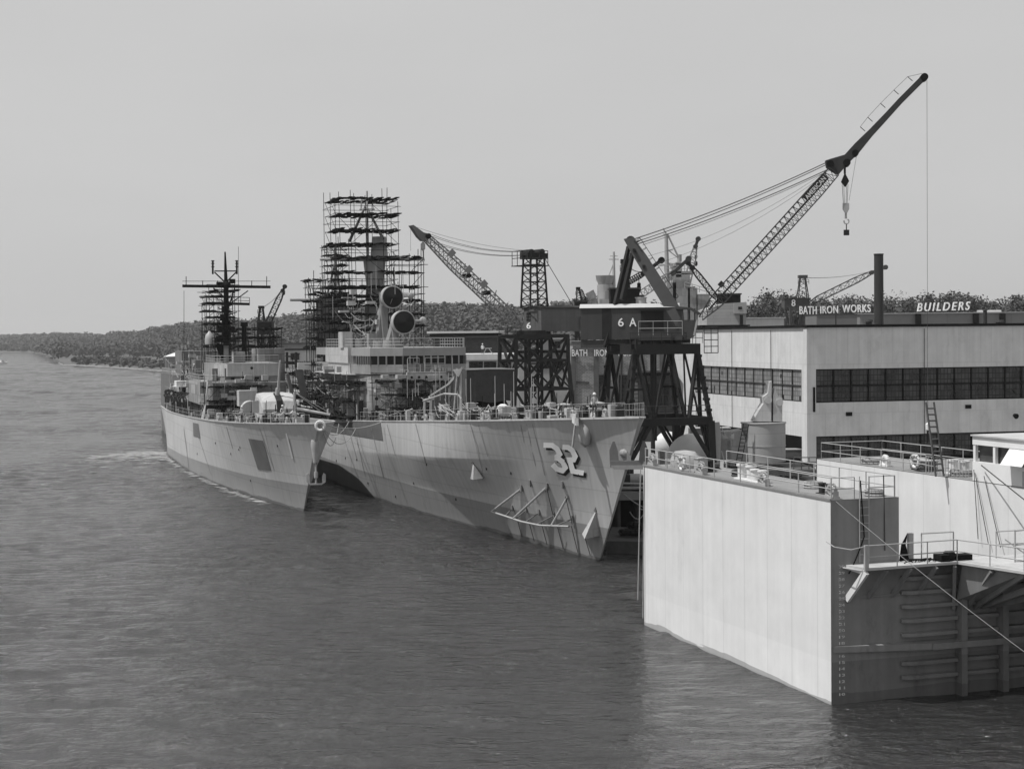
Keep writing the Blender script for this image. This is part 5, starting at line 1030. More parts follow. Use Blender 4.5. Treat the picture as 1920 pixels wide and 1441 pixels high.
mb = MB(); mb.prism([(h(*q, -W2-.6).x, -W2-.5, h(*q).z) for q in ((1268, 640), (1292, 636), (1303, 630), (1309, 600), (1276, 600))], (0, 1.7, 0))
mb.prism([(h(*q).x, -W2-.6, h(*q).z) for q in ((1268, 575), (1296, 577), (1316, 588), (1309, 591), (1294, 581), (1268, 580))], (0, 1.9, 0))
for px in (1276, 1287, 1299): mb.box(h(px, 0).x-.07, h(px, 0).x+.07, -W2-.5, -W2-.38, h(px, 602).z, h(px, 579).z); mb.box(h(px, 0).x-.07, h(px, 0).x+.07, -W2+1.1, -W2+1.22, h(px, 602).z, h(px, 579).z)
mb.build('operator_cab', crh, U)
mb = MB(); mb.prism([(h(*q).x, -W2-.52, h(*q).z) for q in ((1303, 630), (1309, 600), (1305.5, 600), (1300, 628))], (0, .03, 0)); mb.build('cab_trim', gal, U)
# A frame
ap = h(1183, 452); mb = MB()
b0 = h(1276, 622, -1.2)
for y in (-1.1, 1.1):
    mb.prism([(h(1170, 449).x, y*.45, h(1170, 449).z), (h(1188, 445).x, y*.45, h(1188, 445).z), (h(1212, 478).x, y*.6, h(1212, 478).z), (h(1281, 585).x, y*1.5, h(1281, 585).z), (h(1283, 618).x, y*1.5, h(1283, 618).z), (h(1268, 612).x, y*1.5, h(1268, 612).z), (h(1186, 478).x, y*.6, h(1186, 478).z)], (0, .3*(1 if y > 0 else -1), 0))
mb.build('mast_leg', M('crane_mid_paint', .055, .6, .2, .8), U)
mb = MB()
for y in (-1, 1): mb.bar(h(1179, 462), (h(1137, 648).x, y*1.75, h(1137, 648).z), .36, .3); mb.bar(h(1188, 466), (h(1167, 562).x, y*1.2, h(1167, 562).z), .34, .3)
for py in (470, 500, 530, 560, 590): 
    px = 1190+(py-470)*.6; q = h(px, py); mb.bar((q.x, -1.3, q.z), (q.x, 1.3, q.z), .25)
mb.cyl((ap.x, -.7, ap.z), (ap.x, .7, ap.z), .45, .45, 14); mb.prism([(h(*q).x, -.3, h(*q).z) for q in ((1186, 455), (1206, 448), (1186, 460))], (0, .6, 0)); mb.build('mast_back_leg', crm, U)
mb = MB(); a, b = h(1200, 446, -.6), h(1272, 556, -1.0); mb.ladder(a, b, (0, 1, 0), .45, .03, .35); d = (b-a).normalized(); nn = Vector((d.z, 0, -d.x))
for i in range(7):
    c = a.lerp(b, i/6); mb.torus(c-nn*-.38, .38, .022, d, 12)
for k in (-1, 0, 1): mb.cyl(a+nn*(.75-.2*abs(k))+Vector((0, .34*k, 0)), b+nn*(.75-.2*abs(k))+Vector((0, .34*k, 0)), .02, .02, 4)
mb.build('caged_ladder', steel_md, U)
# boom
bf, bh = h(1314, 597), h(1563, 322)
mb = MB(); mb.lattice(bf, bh, .45, 1.35, 1.15, (0, 1, 0), 30, .1, .05, .12, .88, .95); mb.build('boom_lattice', M('boom_paint', .04, .6, .3, 1), U)
mb = MB(); d = (bh-bf).normalized(); nn = Vector((d.z, 0, -d.x)); mb.bar(bf.lerp(bh, .2)-nn*.5, bf.lerp(bh, .2)+Vector((0, .01, 0))-nn*.95, .9, .5); mb.bar(bf.lerp(bh, .06), bf.lerp(bh, .86), .16, .5, (0, 1, 0)); mb.build('boom_walkway', crm, U)
mb = MB(); mb.prism([(h(*q).x, -.45, h(*q).z) for q in ((1547, 302), (1556, 299), (1583, 291), (1603, 269), (1629, 244), (1660, 212), (1683, 187), (1729, 141), (1737, 148), (1692, 193), (1657, 232), (1636, 255), (1612, 285), (1588, 309), (1572, 328), (1560, 322), (1549, 314))], (0, .9, 0)); mb.build('boom_head', M('jib_paint', .035, .6, .35, 1.2, spec=.25), U)
mb = MB()
for px, py, r in ((1732, 146, .34), (1556, 308, .32), (1603, 288, .3), (1587, 306, .34)): q = h(px, py); mb.cut().cyl((q.x, -.6, q.z), (q.x, .6, q.z), r, r, 16)
mb.build('sheave', steel_dk, U)
mb = MB()
for px, py in ((1711, 152), (1685, 177), (1660, 202), (1636, 228), (1622, 246)): q = h(px, py); mb.cyl(q, h(px-9, py-8), .035, .035, 5)
mb.tube([h(1729, 138), h(1702, 144), h(1676, 169), h(1651, 194), h(1627, 220), h(1613, 238)], .016, 4); mb.build('jib_handline', steel_dk, U)
mb = MB()
for (a, b), ys in ((((1186, 449), (1551, 304)), (-.35, .35)), (((1190, 454), (1553, 307)), (-.2, .2)), (((1196, 457), (1556, 316)), (-.35, .35)), (((1205, 459), (1556, 319)), (0,))):
    for y in ys: mb.tube([Vector((p.x, y, p.z)) for p in bez(h(*a), h(*b), .35, 12)], .025, 4)
mb.tube(bez(h(1213, 500), h(1540, 332), .9, 12), .014, 4); mb.tube(bez(h(1215, 480), h(1548, 322), .9, 12), .014, 4); mb.build('pendant_line', wire, U)
pc = bf.lerp(bh, .80); pe = bf.lerp(bh, .955); mb = MB(); y = -.74; nn = Vector((-d.z, 0, d.x))
mb.prism([(pc+nn*-.1)+Vector((0, y, 0)), (pe+nn*-.1)+Vector((0, y, 0)), (pe+nn*.6)+Vector((0, y, 0)), (pc+nn*.6)+Vector((0, y, 0))], (0, -.04, 0)); mb.build('name_plate', crm, U)
mb = MB(); mb.text('AMERICAN', pc+nn*.02+d*.1+Vector((0, y-.05, 0)), d, nn, (pe-pc).length-.3, .44, .02, .02); mb.build('lettering', M('faded_letters', .6, .8, .2, 3), U)
# hook block
mb = MB(); c = h(1584, 312)
mb.cyl(c, h(1584, 326), .1, .1, 8); mb.prism([h(*q)+Vector((0, -.2, 0)) for q in ((1584, 324), (1592, 340), (1586, 350), (1584, 350), (1577, 341))], (0, .4, 0)); mb.build('upper_block', crm, U)
mb = MB()
for px in (1579, 1582, 1587, 1590): mb.cyl(h(px, 345), h(px*.6+1585.5*.4, 386), .022, .022, 4, False)
mb.cyl(h(1606, 292), h(1592, 376), .014, .014, 4, False); mb.build('hoist_line', wire, U)
mb = MB(); mb.prism([h(*q)+Vector((0, -.2, 0)) for q in ((1580, 381), (1592, 381), (1592, 392), (1588, 400), (1585, 400), (1580, 392))], (0, .4, 0)); mb.cyl(h(1586, 400), h(1586, 410), .1, .1, 8); q = h(1587, 415); mb.torus(q, .22, .07, (0, 1, 0), 14, -60, 200); mb.build('hook_block', gal, U)
mb = MB(); mb.cyl(h(1587, 418), h(1587, 432), .05, .05, 6); q = h(1587, 436); mb.box(q.x-.24, q.x+.24, -.24, .24, h(1587, 441).z, h(1587, 431).z); mb.build('hook_weight', crm, U)
mb = MB(); q = h(1738, 148); q2 = h(1738, 805); mb.cyl(q, (q.x, 0, q2.z), .018, .018, 4, False); mb.build('whip_line', wire, U)
mb = MB(); mb.lathe([(.05, -.1), (.18, .0), (.2, .5), (.05, .65)], (q.x, 0, q2.z), 12); mb.build('whip_weight', white, U, smooth=True)
mb = MB(); mb.cyl((q.x, 0, q2.z), (q.x, 0, q2.z-1.2), .09, .06, 8); mb.build('whip_hook', steel_dk, U)
# ---- crane 6
CB = Fr(2.9, 212, 107.5); HB = Fr(2.9, 212, 28)
K2 = thing('portal_crane', 'middle portal crane, house marked 6, pale lattice boom reaching left', 'crane', CB, (0, 0, QZ))
zy = lambda py: 17.6+(631-py)*212/3000
T = 3.6; zs = [zy(630), zy(675), zy(728), QZ]; hs = [3.55, 3.6, 3.85, 4.3]
C = [corner(hh, z_) for hh, z_ in zip(hs, zs)]
for i in range(4): l = MB(); [l.bar(C[k][i], C[k+1][i], .42) for k in range(3)]; l.build('leg', crm, K2)
mb = MB()
for k in range(3):
    for i in range(4):
        j = (i+1) % 4; mb.bar(C[k][i], C[k][j], .5 if k == 0 else .34)
        m1 = (C[k+1][i]+C[k+1][j])/2; mb.bar(C[k][i], m1, .3); mb.bar(C[k][j], m1, .3)
        if k == 1: m0 = (C[k][i]+C[k][j])/2; mb.bar(m0, C[k+1][i], .2); mb.bar(m0, C[k+1][j], .2)
mb.bar(C[0][0]+Vector((0, 2.3, 0)), C[0][0], .35); mb.bar(C[0][0]+Vector((0, 2.3, 0)), C[1][0]+Vector((0, 2.3, 0)), .3); mb.bar(C[1][0]+Vector((0, 2.3, 0)), C[1][0], .3); mb.bar(C[0][0]+Vector((0, 2.3, 0)), C[1][0], .3); mb.bar(C[0][0], C[1][0]+Vector((0, 1.2, 0)), .28)
mb.build('truss', crm, K2)
mb = MB(); mb.lattice((0, 0, 5), (0, 0, zs[0]), 1.7, 1.7, 1.7, (0, 1, 0), 7, .3, .16); mb.cyl((0, 0, zs[0]-.5), (0, 0, zs[0]+.75), 2.3, 2.3, 22); mb.build('centre_column', crm, K2)
mb = MB(); mb.rail([(C[0][0].x, C[0][0].y+2.3, zs[0]+.1), (C[0][0].x, C[0][0].y, zs[0]+.1)], 1.0, 1.2, .04); mb.ladder((-3.9, 2.4, 5), (-3.6, 2.2, zs[0]), (0, 1, 0), .5); mb.build('landing', steel_md, K2)
U = bpy.data.objects.new('upperworks', None); scene.collection.objects.link(U); U.parent = K2; U.rotation_euler = (0, 0, R(HB.rot-CB.rot)); U.location = (0, 0, -QZ); BASE[U.name] = (0, 0, 0)
hb = lambda px, py, y=0.: Vector(HB.on(1, y, px, py))
z0, z1 = zy(621), zy(577); x0 = float(HB.on(1, -2.2, 1015, 600)[0]); x1 = x0+7.5
mb = MB(); mb.prism([(x0, -2.2, z0), (x0, 2.6, z0), (x0, 2.6, z1-.1), (x0, .2, z1+.25), (x0, -2.2, z1)], (x1-x0, 0, 0)); hs_ = mb.build('machinery_house', M('crane6_paint', .09, .6, .2, .8, streak=.15, plates=(1.4, 4, .02, .8, .05)), U)
mb = MB(); mb.prism([(x0-.2, -2.4, z1), (x0-.2, .2, z1+.3), (x0-.2, 2.8, z1-.05), (x0-.2, 2.8, z1-.15), (x0-.2, .2, z1+.2), (x0-.2, -2.4, z1-.1)], (x1-x0+.4, 0, 0)); mb.build('house_roof', crm, U)
fx = lambda px, py: HB.on(0, x0, px, py)
mb = MB(); a, b = fx(987, 586), fx(996, 603)
for k in range(2):
    for j in range(3): yy = a[1]+(b[1]-a[1])*k/2; zc = a[2]+(b[2]-a[2])*j/3; mb.cut().box(x0-.04, x0+.02, min(yy, yy+(b[1]-a[1])*.42), max(yy, yy+(b[1]-a[1])*.42), zc-.3, zc-.02)
mb.build('house_window', black, U)
mb = MB(); a = fx(988, 616); b = fx(996, 605); mb.text('6', (x0-.05, a[1], a[2]), (0, -1, 0), (0, 0, 1), a[1]-b[1], .8, .02, .045); mb.build('lettering_6', whitel, U)
mb = MB(); mb.box(x1-1.5, x1+2.2, -2.7, -.2, zy(617), zy(594)); mb.build('counterweight', crm, U); mb = MB(); mb.box(x1-1.6, x1-1.52, -2.72, -.9, zy(616), zy(595)); mb.build('counterweight_end', crl, U)
# mast
mx_ = float(hb(1003, 500).x); g6 = lambda px, py: hb(px, py)
mb = MB(); zt6 = zy(480); base = Vector((mx_, .3, z1)); mb.lattice(base, (mx_, .3, zt6), 2.6, 2.6, 2.0, (1, 0, 0), 6, .2, .1, .01, .02); mb.build('mast_tower', crm, U)
mb = MB(); mb.box(mx_-1.5, mx_+1.5, -.8, 1.4, zt6-.4, zt6+.35); mb.cyl((mx_-1, -1.0, zt6+.4), (mx_-1, 1.5, zt6+.4), .45, .45, 12); mb.cyl((mx_+.6, -1.0, zt6+.5), (mx_+.6, 1.5, zt6+.5), .4, .4, 12); mb.bar((mx_-2, 0, zt6), (mx_-1, 0, zt6), .5, .3); zq = zy(498); mb.box(mx_-2.6, mx_+1.4, -1.3, 1.8, zq-.1, zq); mb.build('mast_head', crm, U)
mb = MB(); mb.rail([(mx_+1.3, -1.2, zq), (mx_-2.5, -1.2, zq), (mx_-2.5, 1.7, zq)], 1.9, 1.2, .05); mb.build('mast_railing', steel_md, U)
bf, bh = hb(974, 612), hb(798, 444)
lm = M('boom_pale_paint', .2, .6, .2, 1)
mb = MB(); mb.lattice(bf, bh, .6, 1.35, .8, (0, 1, 0), 22, .13, .07, .12, .7, 1.); mb.build('boom_lattice', lm, U)
mb = MB(); mb.prism([hb(*q)+Vector((0, -.4, 0)) for q in ((768, 423), (773, 422), (792, 436), (806, 440), (800, 452), (790, 452), (782, 444))], (0, .8, 0)); mb.build('boom_head', M('boom_head_paint', .12, .6), U)
mb = MB()
for t_ in (.44, .6, .78): c = bf.lerp(bh, t_); mb.bar(c+Vector((0, -.75, .1)), c+Vector((.7, -.75, .8)), .8, .08, (0, 1, 0)); mb.cut()
mb.build('gusset_plate', lm, U)
mb = MB()
for px, py in ((845, 485), (870, 506), (899, 532), (928, 556), (957, 582)): mb.cut().cyl(hb(px, py), hb(px+2.5, py-12), .06, .06, 5)
mb.build('handline_post', steel_md, U)
mb = MB(); q = hb(800, 443); mb.cyl(q+Vector((0, -.7, 0)), q+Vector((0, .7, 0)), .35, .35, 12); mb.cut(); q = hb(875, 517); mb.cyl(q+Vector((0, -.8, 0)), q+Vector((0, .8, 0)), .3, .3, 10); q = hb(911, 549); mb.cut().cyl(q+Vector((0, -.8, 0)), q+Vector((0, .8, 0)), .3, .3, 10); mb.build('sheave', steel_dk, U)
mb = MB(); hd = Vector((mx_-1.4, 0, zt6+.4))
for a, dz in (((806, 443), .2), ((806, 447), -.3)):
    for y in (-.5, .5): mb.tube([p+Vector((0, y, dz)) for p in bez(hb(*a), hd, .7, 12)], .03, 4)
mb.tube(bez(hb(772, 423), hd+Vector((0, 0, .3)), .5, 10), .02, 4); mb.cyl((mx_+1.3, 0, zt6), (x1-1.2, 0, z1), .05, .05, 4); mb.cyl(hb(770, 426), hb(770, 470), .02, .02, 4); mb.build('pendant_line', wire, U)
mb = MB(); mb.lathe([(.05, -.6), (.3, -.3), (.3, .3), (.05, .6)], hb(793, 462), 10); mb.cyl(hb(793, 450), hb(793, 457), .06, .06, 5); mb.cyl(hb(793, 468), hb(793, 484), .05, .05, 5); q = hb(793, 487); mb.torus(q, .2, .07, (0, 1, 0), 10, -60, 200); mb.build('hook_block', gal, U)
# ---- smaller cranes further off
def far_crane(Y, label, mat, house=None, gantry=None, mast=None, boom=None, bw=1.2, pend=None, hook=None, mark=None, bmat=None):
    ref = house or (boom[0][0]-14, boom[0][1]-4, boom[0][0]+14, boom[0][1]+14)
    w = lambda px, py, dy=0.: Vector(WF.on(1, Y+dy, px, py)); c = w((ref[0]+ref[2])/2, ref[3])
    t = thing('portal_crane', label, 'crane', WF, (c.x, Y, QZ)); a, b = w(ref[0], ref[1]), w(ref[2], ref[3])
    mb = MB(); mb.box(a.x, b.x, Y-2, Y+2, b.z, a.z); mb.build('machinery_house', mat, t); mb = MB(); mb.box(a.x-.2, b.x+.2, Y-2.2, Y+2.2, a.z, a.z+.25); mb.build('house_roof', steel_md, t)
    mb = MB(); g0, g1 = (gantry or (ref[0]+3, ref[2]-3)); x0, x1 = w(g0, 600).x, w(g1, 600).x; zt = b.z
    for yy in (Y-3, Y+3):
        for x in (x0, x1): mb.bar((x, yy, QZ), (x, yy, zt), .5)
        mb.bar((x0, yy, QZ+1), (x1, yy, zt-.5), .3); mb.bar((x1, yy, QZ+1), (x0, yy, zt-.5), .3); mb.bar((x0, yy, zt-.3), (x1, yy, zt-.3), .6)
    mb.build('gantry', mat, t)
    if mast:
        p, q, wd = w(*mast[0]), w(*mast[1]), mast[2]*Y/3000; mb = MB()
        for s in (-1, 1):
            for yy in (-1, 1): mb.bar(p+Vector((s*wd, yy*1.2, 0)), q+Vector((s*wd*.45, yy*.5, 0)), .22)
        n = 5
        for i in range(n): u, v = i/n, (i+1)/n; k0, k1 = wd*(1-.55*u), wd*(1-.55*v); mb.bar(p.lerp(q, u)+Vector((-k0, -1, 0)), p.lerp(q, v)+Vector((k1, -1, 0)), .1); mb.bar(p.lerp(q, u)+Vector((k0, -1, 0)), p.lerp(q, v)+Vector((-k1, -1, 0)), .1)
        mb.box(q.x-wd*.8, q.x+wd*.8, Y-1, Y+1, q.z-.2, q.z+.5); mb.rail([(q.x-wd, Y-1, q.z-1.5), (q.x+wd, Y-1, q.z-1.5)], 1, 1, .06); mb.build('mast', mat, t)
    p, q = w(*boom[0]), w(*boom[1]); mb = MB(); mb.lattice(p, q, .5, bw, .6, (0, 1, 0), max(8, int((q-p).length/1.7)), .17, .09, .12, .8); mb.build('boom_lattice', bmat or mat, t)
    if len(boom) > 2: r = w(*boom[2]); mb = MB(); mb.bar(q, r, .5, .6); mb.cyl(r+Vector((0, -.5, 0)), r+Vector((0, .5, 0)), .55, .55, 10); mb.cyl(q+Vector((0, -.6, 0)), q+Vector((0, .6, 0)), .5, .5, 10); mb.build('boom_tip', mat, t)
    if mast: mb = MB(); [mb.tube(bez(w(*mast[1])+Vector((0, y, 0)), q+Vector((0, y, .3)), .6, 8), .035, 4) for y in (-.6, .6)]; mb.build('pendant_line', wire, t)
    if hook:
        mb = MB(); a = w(*hook[0]); b = w(*hook[1]); mb.cyl(a, b, .06, .06, 4); mb.lathe([(.05, -.6), (.35, -.3), (.35, .3), (.05, .6)], b, 8); mb.lathe([(.05, -.9), (.3, -.5), (.3, .0), (.05, .1)], a.lerp(b, .6), 8); mb.build('hook_block', steel_dk, t)
    if mark: mb = MB(); c = w(mark[1], mark[2], -2.06); mb.text(mark[0], (c.x, Y-2.08, c.z), (1, 0, 0), (0, 0, 1), .9, 1.5, .02, .05); mb.build('lettering', whitel, t)
    return t
far_crane(360, 'small far crane over the building roof, boom rising right behind the chimney', crh, (1468, 561, 1515, 576), (1478, 1508), ((1505, 561), (1505, 520), 10), ((1520, 567), (1634, 511), (1660, 501)), 1.3, mark=('8', 1484, 574), bmat=steel_md)
far_crane(400, 'distant crane at left with a steep boom above the outboard destroyer', steel_dk, (484, 604, 512, 622), None, ((490, 604), (490, 577), 6), ((500, 612), (530, 545), (534, 537)), 1.3, hook=((533, 540), (532, 549)))
far_crane(390, 'tiny dark crane between the houses of cranes 6 and 6A', steel_dk, (1077, 566, 1101, 582), None, ((1086, 566), (1084, 542), 5), ((1096, 566), (1088, 543)), 1.0)
far_crane(262, 'dark crane directly behind the house of crane 6A, with a slatted mast', steel_dk, (1143, 543, 1197, 573), None, ((1171, 543), (1171, 492), 9), ((1176, 530), (1207, 512), (1240, 488)), .9, hook=((1198, 515), (1198, 541)))
far_crane(300, 'crane whose pale boom crosses behind the A frame of crane 6A, tip at upper right', steel_md, (1168, 556, 1204, 580), None, None, ((1195, 556), (1262, 512), (1291, 485)), 1.3, bmat=lm)
far_crane(345, 'crane with an almost upright pale boom beside the unfinished ship mast', steel_md, (1270, 540, 1300, 560), None, None, ((1286, 543), (1304, 462), (1309, 448)), 1.3, hook=((1305, 455), (1305, 494)), bmat=lm)
far_crane(310, 'crane with a dark boom sloping up left from a flat dark house', steel_dk, (1346, 553, 1386, 568), None, None, ((1344, 560), (1298, 502), (1290, 492)), 1.0)
# ============================================================ BUILDINGS
BF = Fr(31.1, 168, 104)
wlm = M('siding_pale', .56, .65, .14, .5, streak=.13, plates=(1.3, 5.2, .05, .88, .05), corr=2.2, grime=(.3, .14))
wlr = M('siding_grey', .57, .65, .14, .5, streak=.13, plates=(1.3, 5.2, .05, .9, .05), corr=2.2, grime=(.3, .14))
paleg = M('pale_panes', .27, .3, .35, .5, plates=(.36, .5, .045, .35, .35), world=True); darkg = M('dark_panes', .05, .2, 1.1, .45, plates=(.5, .6, .05, .25, .45), spec=.4, world=True)  # varied reflections painted into the dark panes as mottled tone
H_ = thing('assembly_building', 'big pale corrugated assembly building with two long bands of windows', 'building', BF, (0, 0, QZ))
zl = lambda py, px=1530: float(BF.on(0, 0, px, py)[2])
zr0, zw1, zw0, zv1 = zl(614, 1516), zl(692), zl(755), zl(818)
LL, WW = 42, 62
pl = [(1.1, WW)]
# left (lit) wall: bands and piers;  x along the wall, y=0 face
mb = MB(); lx = lambda px, py: float(BF.on(1, 0, px, py)[0])
xa, xb_ = lx(1503, 720), lx(1303, 700)
zl1 = float(BF.on(1, 0, 1503, 693)[2]); zl0 = float(BF.on(1, 0, 1500, 753)[2]); zlv = float(BF.on(1, 0, 1503, 818)[2])
mb.box(0, LL, -.3, 0, zl1, zr0); mb.box(0, LL, -.3, 0, zlv, zl0); mb.box(0, xa, -.3, 0, QZ, zlv); mb.box(0, xa, -.3, 0, zl0, zl1); mb.box(xb_, LL, -.3, 0, zl0, zl1); mb.box(xb_, LL, -.3, 0, QZ, zlv); mb.box(.02, .9, 0, .12, QZ, zr0-.05)
mb.build('wall', wlm, H_)
mb = MB(); a = float(BF.on(0, 0, 1530, 700)[1])
mb.box(0, -.3*0+.3, -WW, -.3, zw1, zr0-.003); mb.box(0, .3, -WW, -.3, zv1, zw0); mb.box(0, .3, a, -.3, zw0, zw1); mb.box(0, .3, a, -.3, QZ, zv1); mb.build('wall', wlr, H_)
mb = MB(); mb.box(.3, LL-.1, -WW+.2, -.32, zr0-.5, zr0-.3); mb.build('roof', M('roof_tar', .06, .9, .3, .5), H_)
mb = MB(); mb.box(-.2, LL+.2, -.2, .22, zr0, zr0+.28); mb.box(-.2, .2, -WW, -.2, zr0, zr0+.28); mb.build('roof_edge', steel_dk, H_)
mb = MB(); mb.box(1.2, 1.4, -WW, -1.2, QZ, zw1+.5); mb.box(1.4, LL, -1.4, -1.2, QZ, zl1+.5); mb.build('dark_interior', black, H_)
# window bays (right wall)
bays = np.arange(a-.02, -WW+2, -2.02)
def bay_r(y, z0, z1, nm='window'):
    mb = MB(); mb.box(.05, .17, y-.06, y+.06, z0, z1); mb.box(.05, .15, y-2.02, y, z1-.1, z1); mb.box(.05, .15, y-2.02, y, z0, z0+.12)
    if z1-z0 > 3: mb.box(.04, .16, y-2.02, y, (z0+z1)/2-.07, (z0+z1)/2+.07)
    o = mb.build(nm, steel_dk, H_); MB().box(.18, .2, y-2.0, y-.02, z0+.1, z1-.1).build('pane', darkg, o); return o
r1 = bay_r(bays[0], zw0, zw1); r2 = bay_r(bays[0], QZ+.3, zv1)
def cp2(o, dx, dy):
    c = o.copy(); scene.collection.objects.link(c); c.parent = H_; c.location = (o.location.x+dx, o.location.y+dy, 0)
    for ch in o.children: k = ch.copy(); scene.collection.objects.link(k); k.parent = c
for i, y in enumerate(bays[1:], 1): cp2(r1, 0, y-bays[0]); cp2(r2, 0, y-bays[0])
nL = 12; dw = (xb_-xa)/nL
mb = MB(); mb.box(xa-.05, xa+.05, -.17, -.06, zl0, zl1); mb.box(xa, xa+dw, -.16, -.06, zl1-.08, zl1); mb.box(xa, xa+dw, -.16, -.06, zl0, zl0+.08); mb.box(xa, xa+dw, -.16, -.06, (zl0+zl1)/2-.05, (zl0+zl1)/2+.05)
o = mb.build('window', steel_md, H_); MB().box(xa+.02, xa+dw-.02, -.2, -.18, zl0+.08, zl1-.08).build('pane', paleg, o)
for i in range(1, nL): cp2(o, dw*i, 0)
mb = MB(); g = random.Random(4)
for i in range(17): x = g.uniform(xa, xb_); z = g.choice((zl0+.15, zl0+.6, zl0+.15, zl1-1)); mb.cut().box(x, x+.32, -.175, -.165, z, z+.42)
mb.build('broken_pane', black, H_)
mb = MB(); mb.box(-.15, -.02, -.75, -.55, zl0-1, zl0+1.6)
for yy in (-13.4, -27.3, -41.2): mb.cut().cyl((-.12, yy, QZ), (-.12, yy, zr0-.2), .035, .035, 6)
for xx in (9.5, 21., 33.): mb.cut().cyl((xx, .12, QZ), (xx, .12, zr0-.2), .035, .035, 6)
for yy, z_ in ((-5, 8.9), (-19, 9.4), (-33, 16.4), (-46, 16.2)): mb.cut().box(-.1, -.01, yy, yy+.7, z_, z_+.4)
if 1: mb.build('downpipe', steel_dk, H_); mb = MB(); q = BF.on(0, -.6, 1903, 780); mb.cyl((-.9, q[1], q[2]), (-.5, q[1], q[2]+.1), .3, .2, 12); mb.bar((-.3, q[1]-.2, q[2]+2.5), (-.6, q[1]+.3, q[2]+2.9), .12); mb.build('wall_lamp', steel_dk, H_)
# brick hall
BY = 232; bp = lambda px, py: WF.on(1, BY, px, py)
bk = M('brick', .25, .9, .2, .5, plates=(.5, .2, .02, 1.5, .3))
B2 = thing('brick_hall', 'brick hall lettered BATH IRON WORKS behind the legs of crane 6A', 'building', WF, (float(bp(1150, 0)[0]), BY, QZ))
x0, x1 = bp(1068, 0)[0], bp(1282, 0)[0]; zt = bp(1070, 644)[2]
mb = MB(); mb.box(x0, x1, BY, BY+30, QZ, zt); mb.build('wall', bk, B2)
mb = MB(); mb.box(x0-.2, x1, BY-.15, BY+30, zt, zt+.35); mb.box(x0-.2, x1, BY-.12, BY, zt-1.1, zt-.75)
for px in (1069, 1112, 1150, 1193, 1236): x = bp(px, 0)[0]; mb.cut().box(x-.35, x+.35, BY-.25, BY, QZ, zt-1.1)
mb.build('pilaster', M('brick_dark', .1, .9, .3, 1), B2)
mb = MB()
for wd, p0, p1 in (('BATH', 1072, 1101), ('IRON', 1114, 1142), ('WORKS', 1157, 1192)): q = bp(p0, 667.5); mb.cut().text(wd, (q[0], BY-.3, q[2]), (1, 0, 0), (0, 0, 1), (p1-p0)*BY/3000, .95, .08, .03)
mb.build('lettering', whitel, B2)
def win(px0, px1, py0, py1, parent, Y, pane=darkg, nv=4, nh=6, name='window'):
    a, b = WF.on(1, Y, px0, py0), WF.on(1, Y, px1, py1); mb = MB()
    for i in range(nv+1): x = a[0]+(b[0]-a[0])*i/nv; mb.box(x-.05, x+.05, Y-.12, Y-.04, b[2], a[2])
    for i in range(nh+1): z = b[2]+(a[2]-b[2])*i/nh; mb.box(a[0], b[0], Y-.11, Y-.05, z-.04, z+.04)
    o = mb.build(name, steel_md, parent); mb = MB(); mb.box(a[0], b[0], Y-.03, Y-.01, b[2], a[2]); mb.build('pane', pane, o); return o
win(1114, 1141, 703, 800, B2, BY-.02); win(1155, 1186, 703, 800, B2, BY-.02); win(1200, 1228, 703, 800, B2, BY-.02); win(1079, 1104, 716, 718, B2, BY-.02, pane=gal, nv=1, nh=1, name='sill_band')
# pale low office, dark shed, long roofs
def simple_bld(label, Y, px0, px1, pyt, depth, wall, roof, wins=(), name='workshop_building', ov=.5, fascia=None):
    a, b = WF.on(1, Y, px0, pyt), WF.on(1, Y, px1, pyt); t = thing(name, label, 'building', WF, (float(a[0]+b[0])/2, Y, QZ-1.5))
    mb = MB(); mb.box(a[0], b[0], Y, Y+depth, 2, a[2]); mb.build('wall', wall, t); mb = MB(); mb.box(a[0]-ov, b[0]+ov, Y-ov, Y+depth, a[2], a[2]+(fascia or .4)); mb.build('roof', roof, t)
    for (p0, p1, q0, q1) in wins: win(p0, p1, q0, q1, t, Y-.02, glass, max(2, int((p1-p0)/8)), 2)
    return t
pw = M('office_wall', .5, .8, .1, .5, streak=.1)
simple_bld('low pale office with a strip of windows, seen left of crane 6', 270, 862, 1040, 675, 14, pw, pw, [(880, 905, 678, 690), (908, 930, 678, 690), (934, 958, 678, 690)], 'office_building', .4, 1.0)
simple_bld('dark hall with a white roof strip behind the pale office', 330, 812, 948, 634, 30, M('dark_brick', .05, .9, .2, .8, plates=(.5, .2, .02, 1.3, .3)), steel_md)
a, b = WF.on(1, 334, 806, 622), WF.on(1, 334, 940, 622)
t = thing('clerestory_roof', 'long white clerestory roof strip standing on the dark hall', 'roof', WF, (float(a[0]), 334, float(a[2]))); mb = MB(); mb.box(a[0], b[0], 334, 345, a[2]-1.0, a[2]-.35); mb.build('wall', steel_dk, t); mb = MB(); mb.box(a[0]-.6, b[0]+.6, 333.4, 345, a[2]-.35, a[2]+.1); mb.build('roof', white, t)
simple_bld('middle yard building partly hidden by crane 6 legs', 256, 972, 1068, 662, 12, M('yard_block', .3, .85, .3, .4), steel_dk, [(1010, 1030, 676, 690), (1036, 1056, 676, 690)])
simple_bld('small tall block with dark window behind crane 6 legs, right', 290, 1012, 1066, 636, 10, M('yard_block', .3, .85, .3, .4), gal, [(1040, 1050, 640, 652)])
simple_bld('long dark roofed shed between the two destroyers in the distance', 430, 498, 640, 657, 18, M('shed_pale_wall', .38, .8, .3, .3), steel_dk, [(512, 530, 662, 674), (545, 562, 662, 674)])
simple_bld('flat shed under the far wooded hill left of the near mast scaffolding', 520, 520, 618, 645, 14, M('shed_board', .16), steel_md)
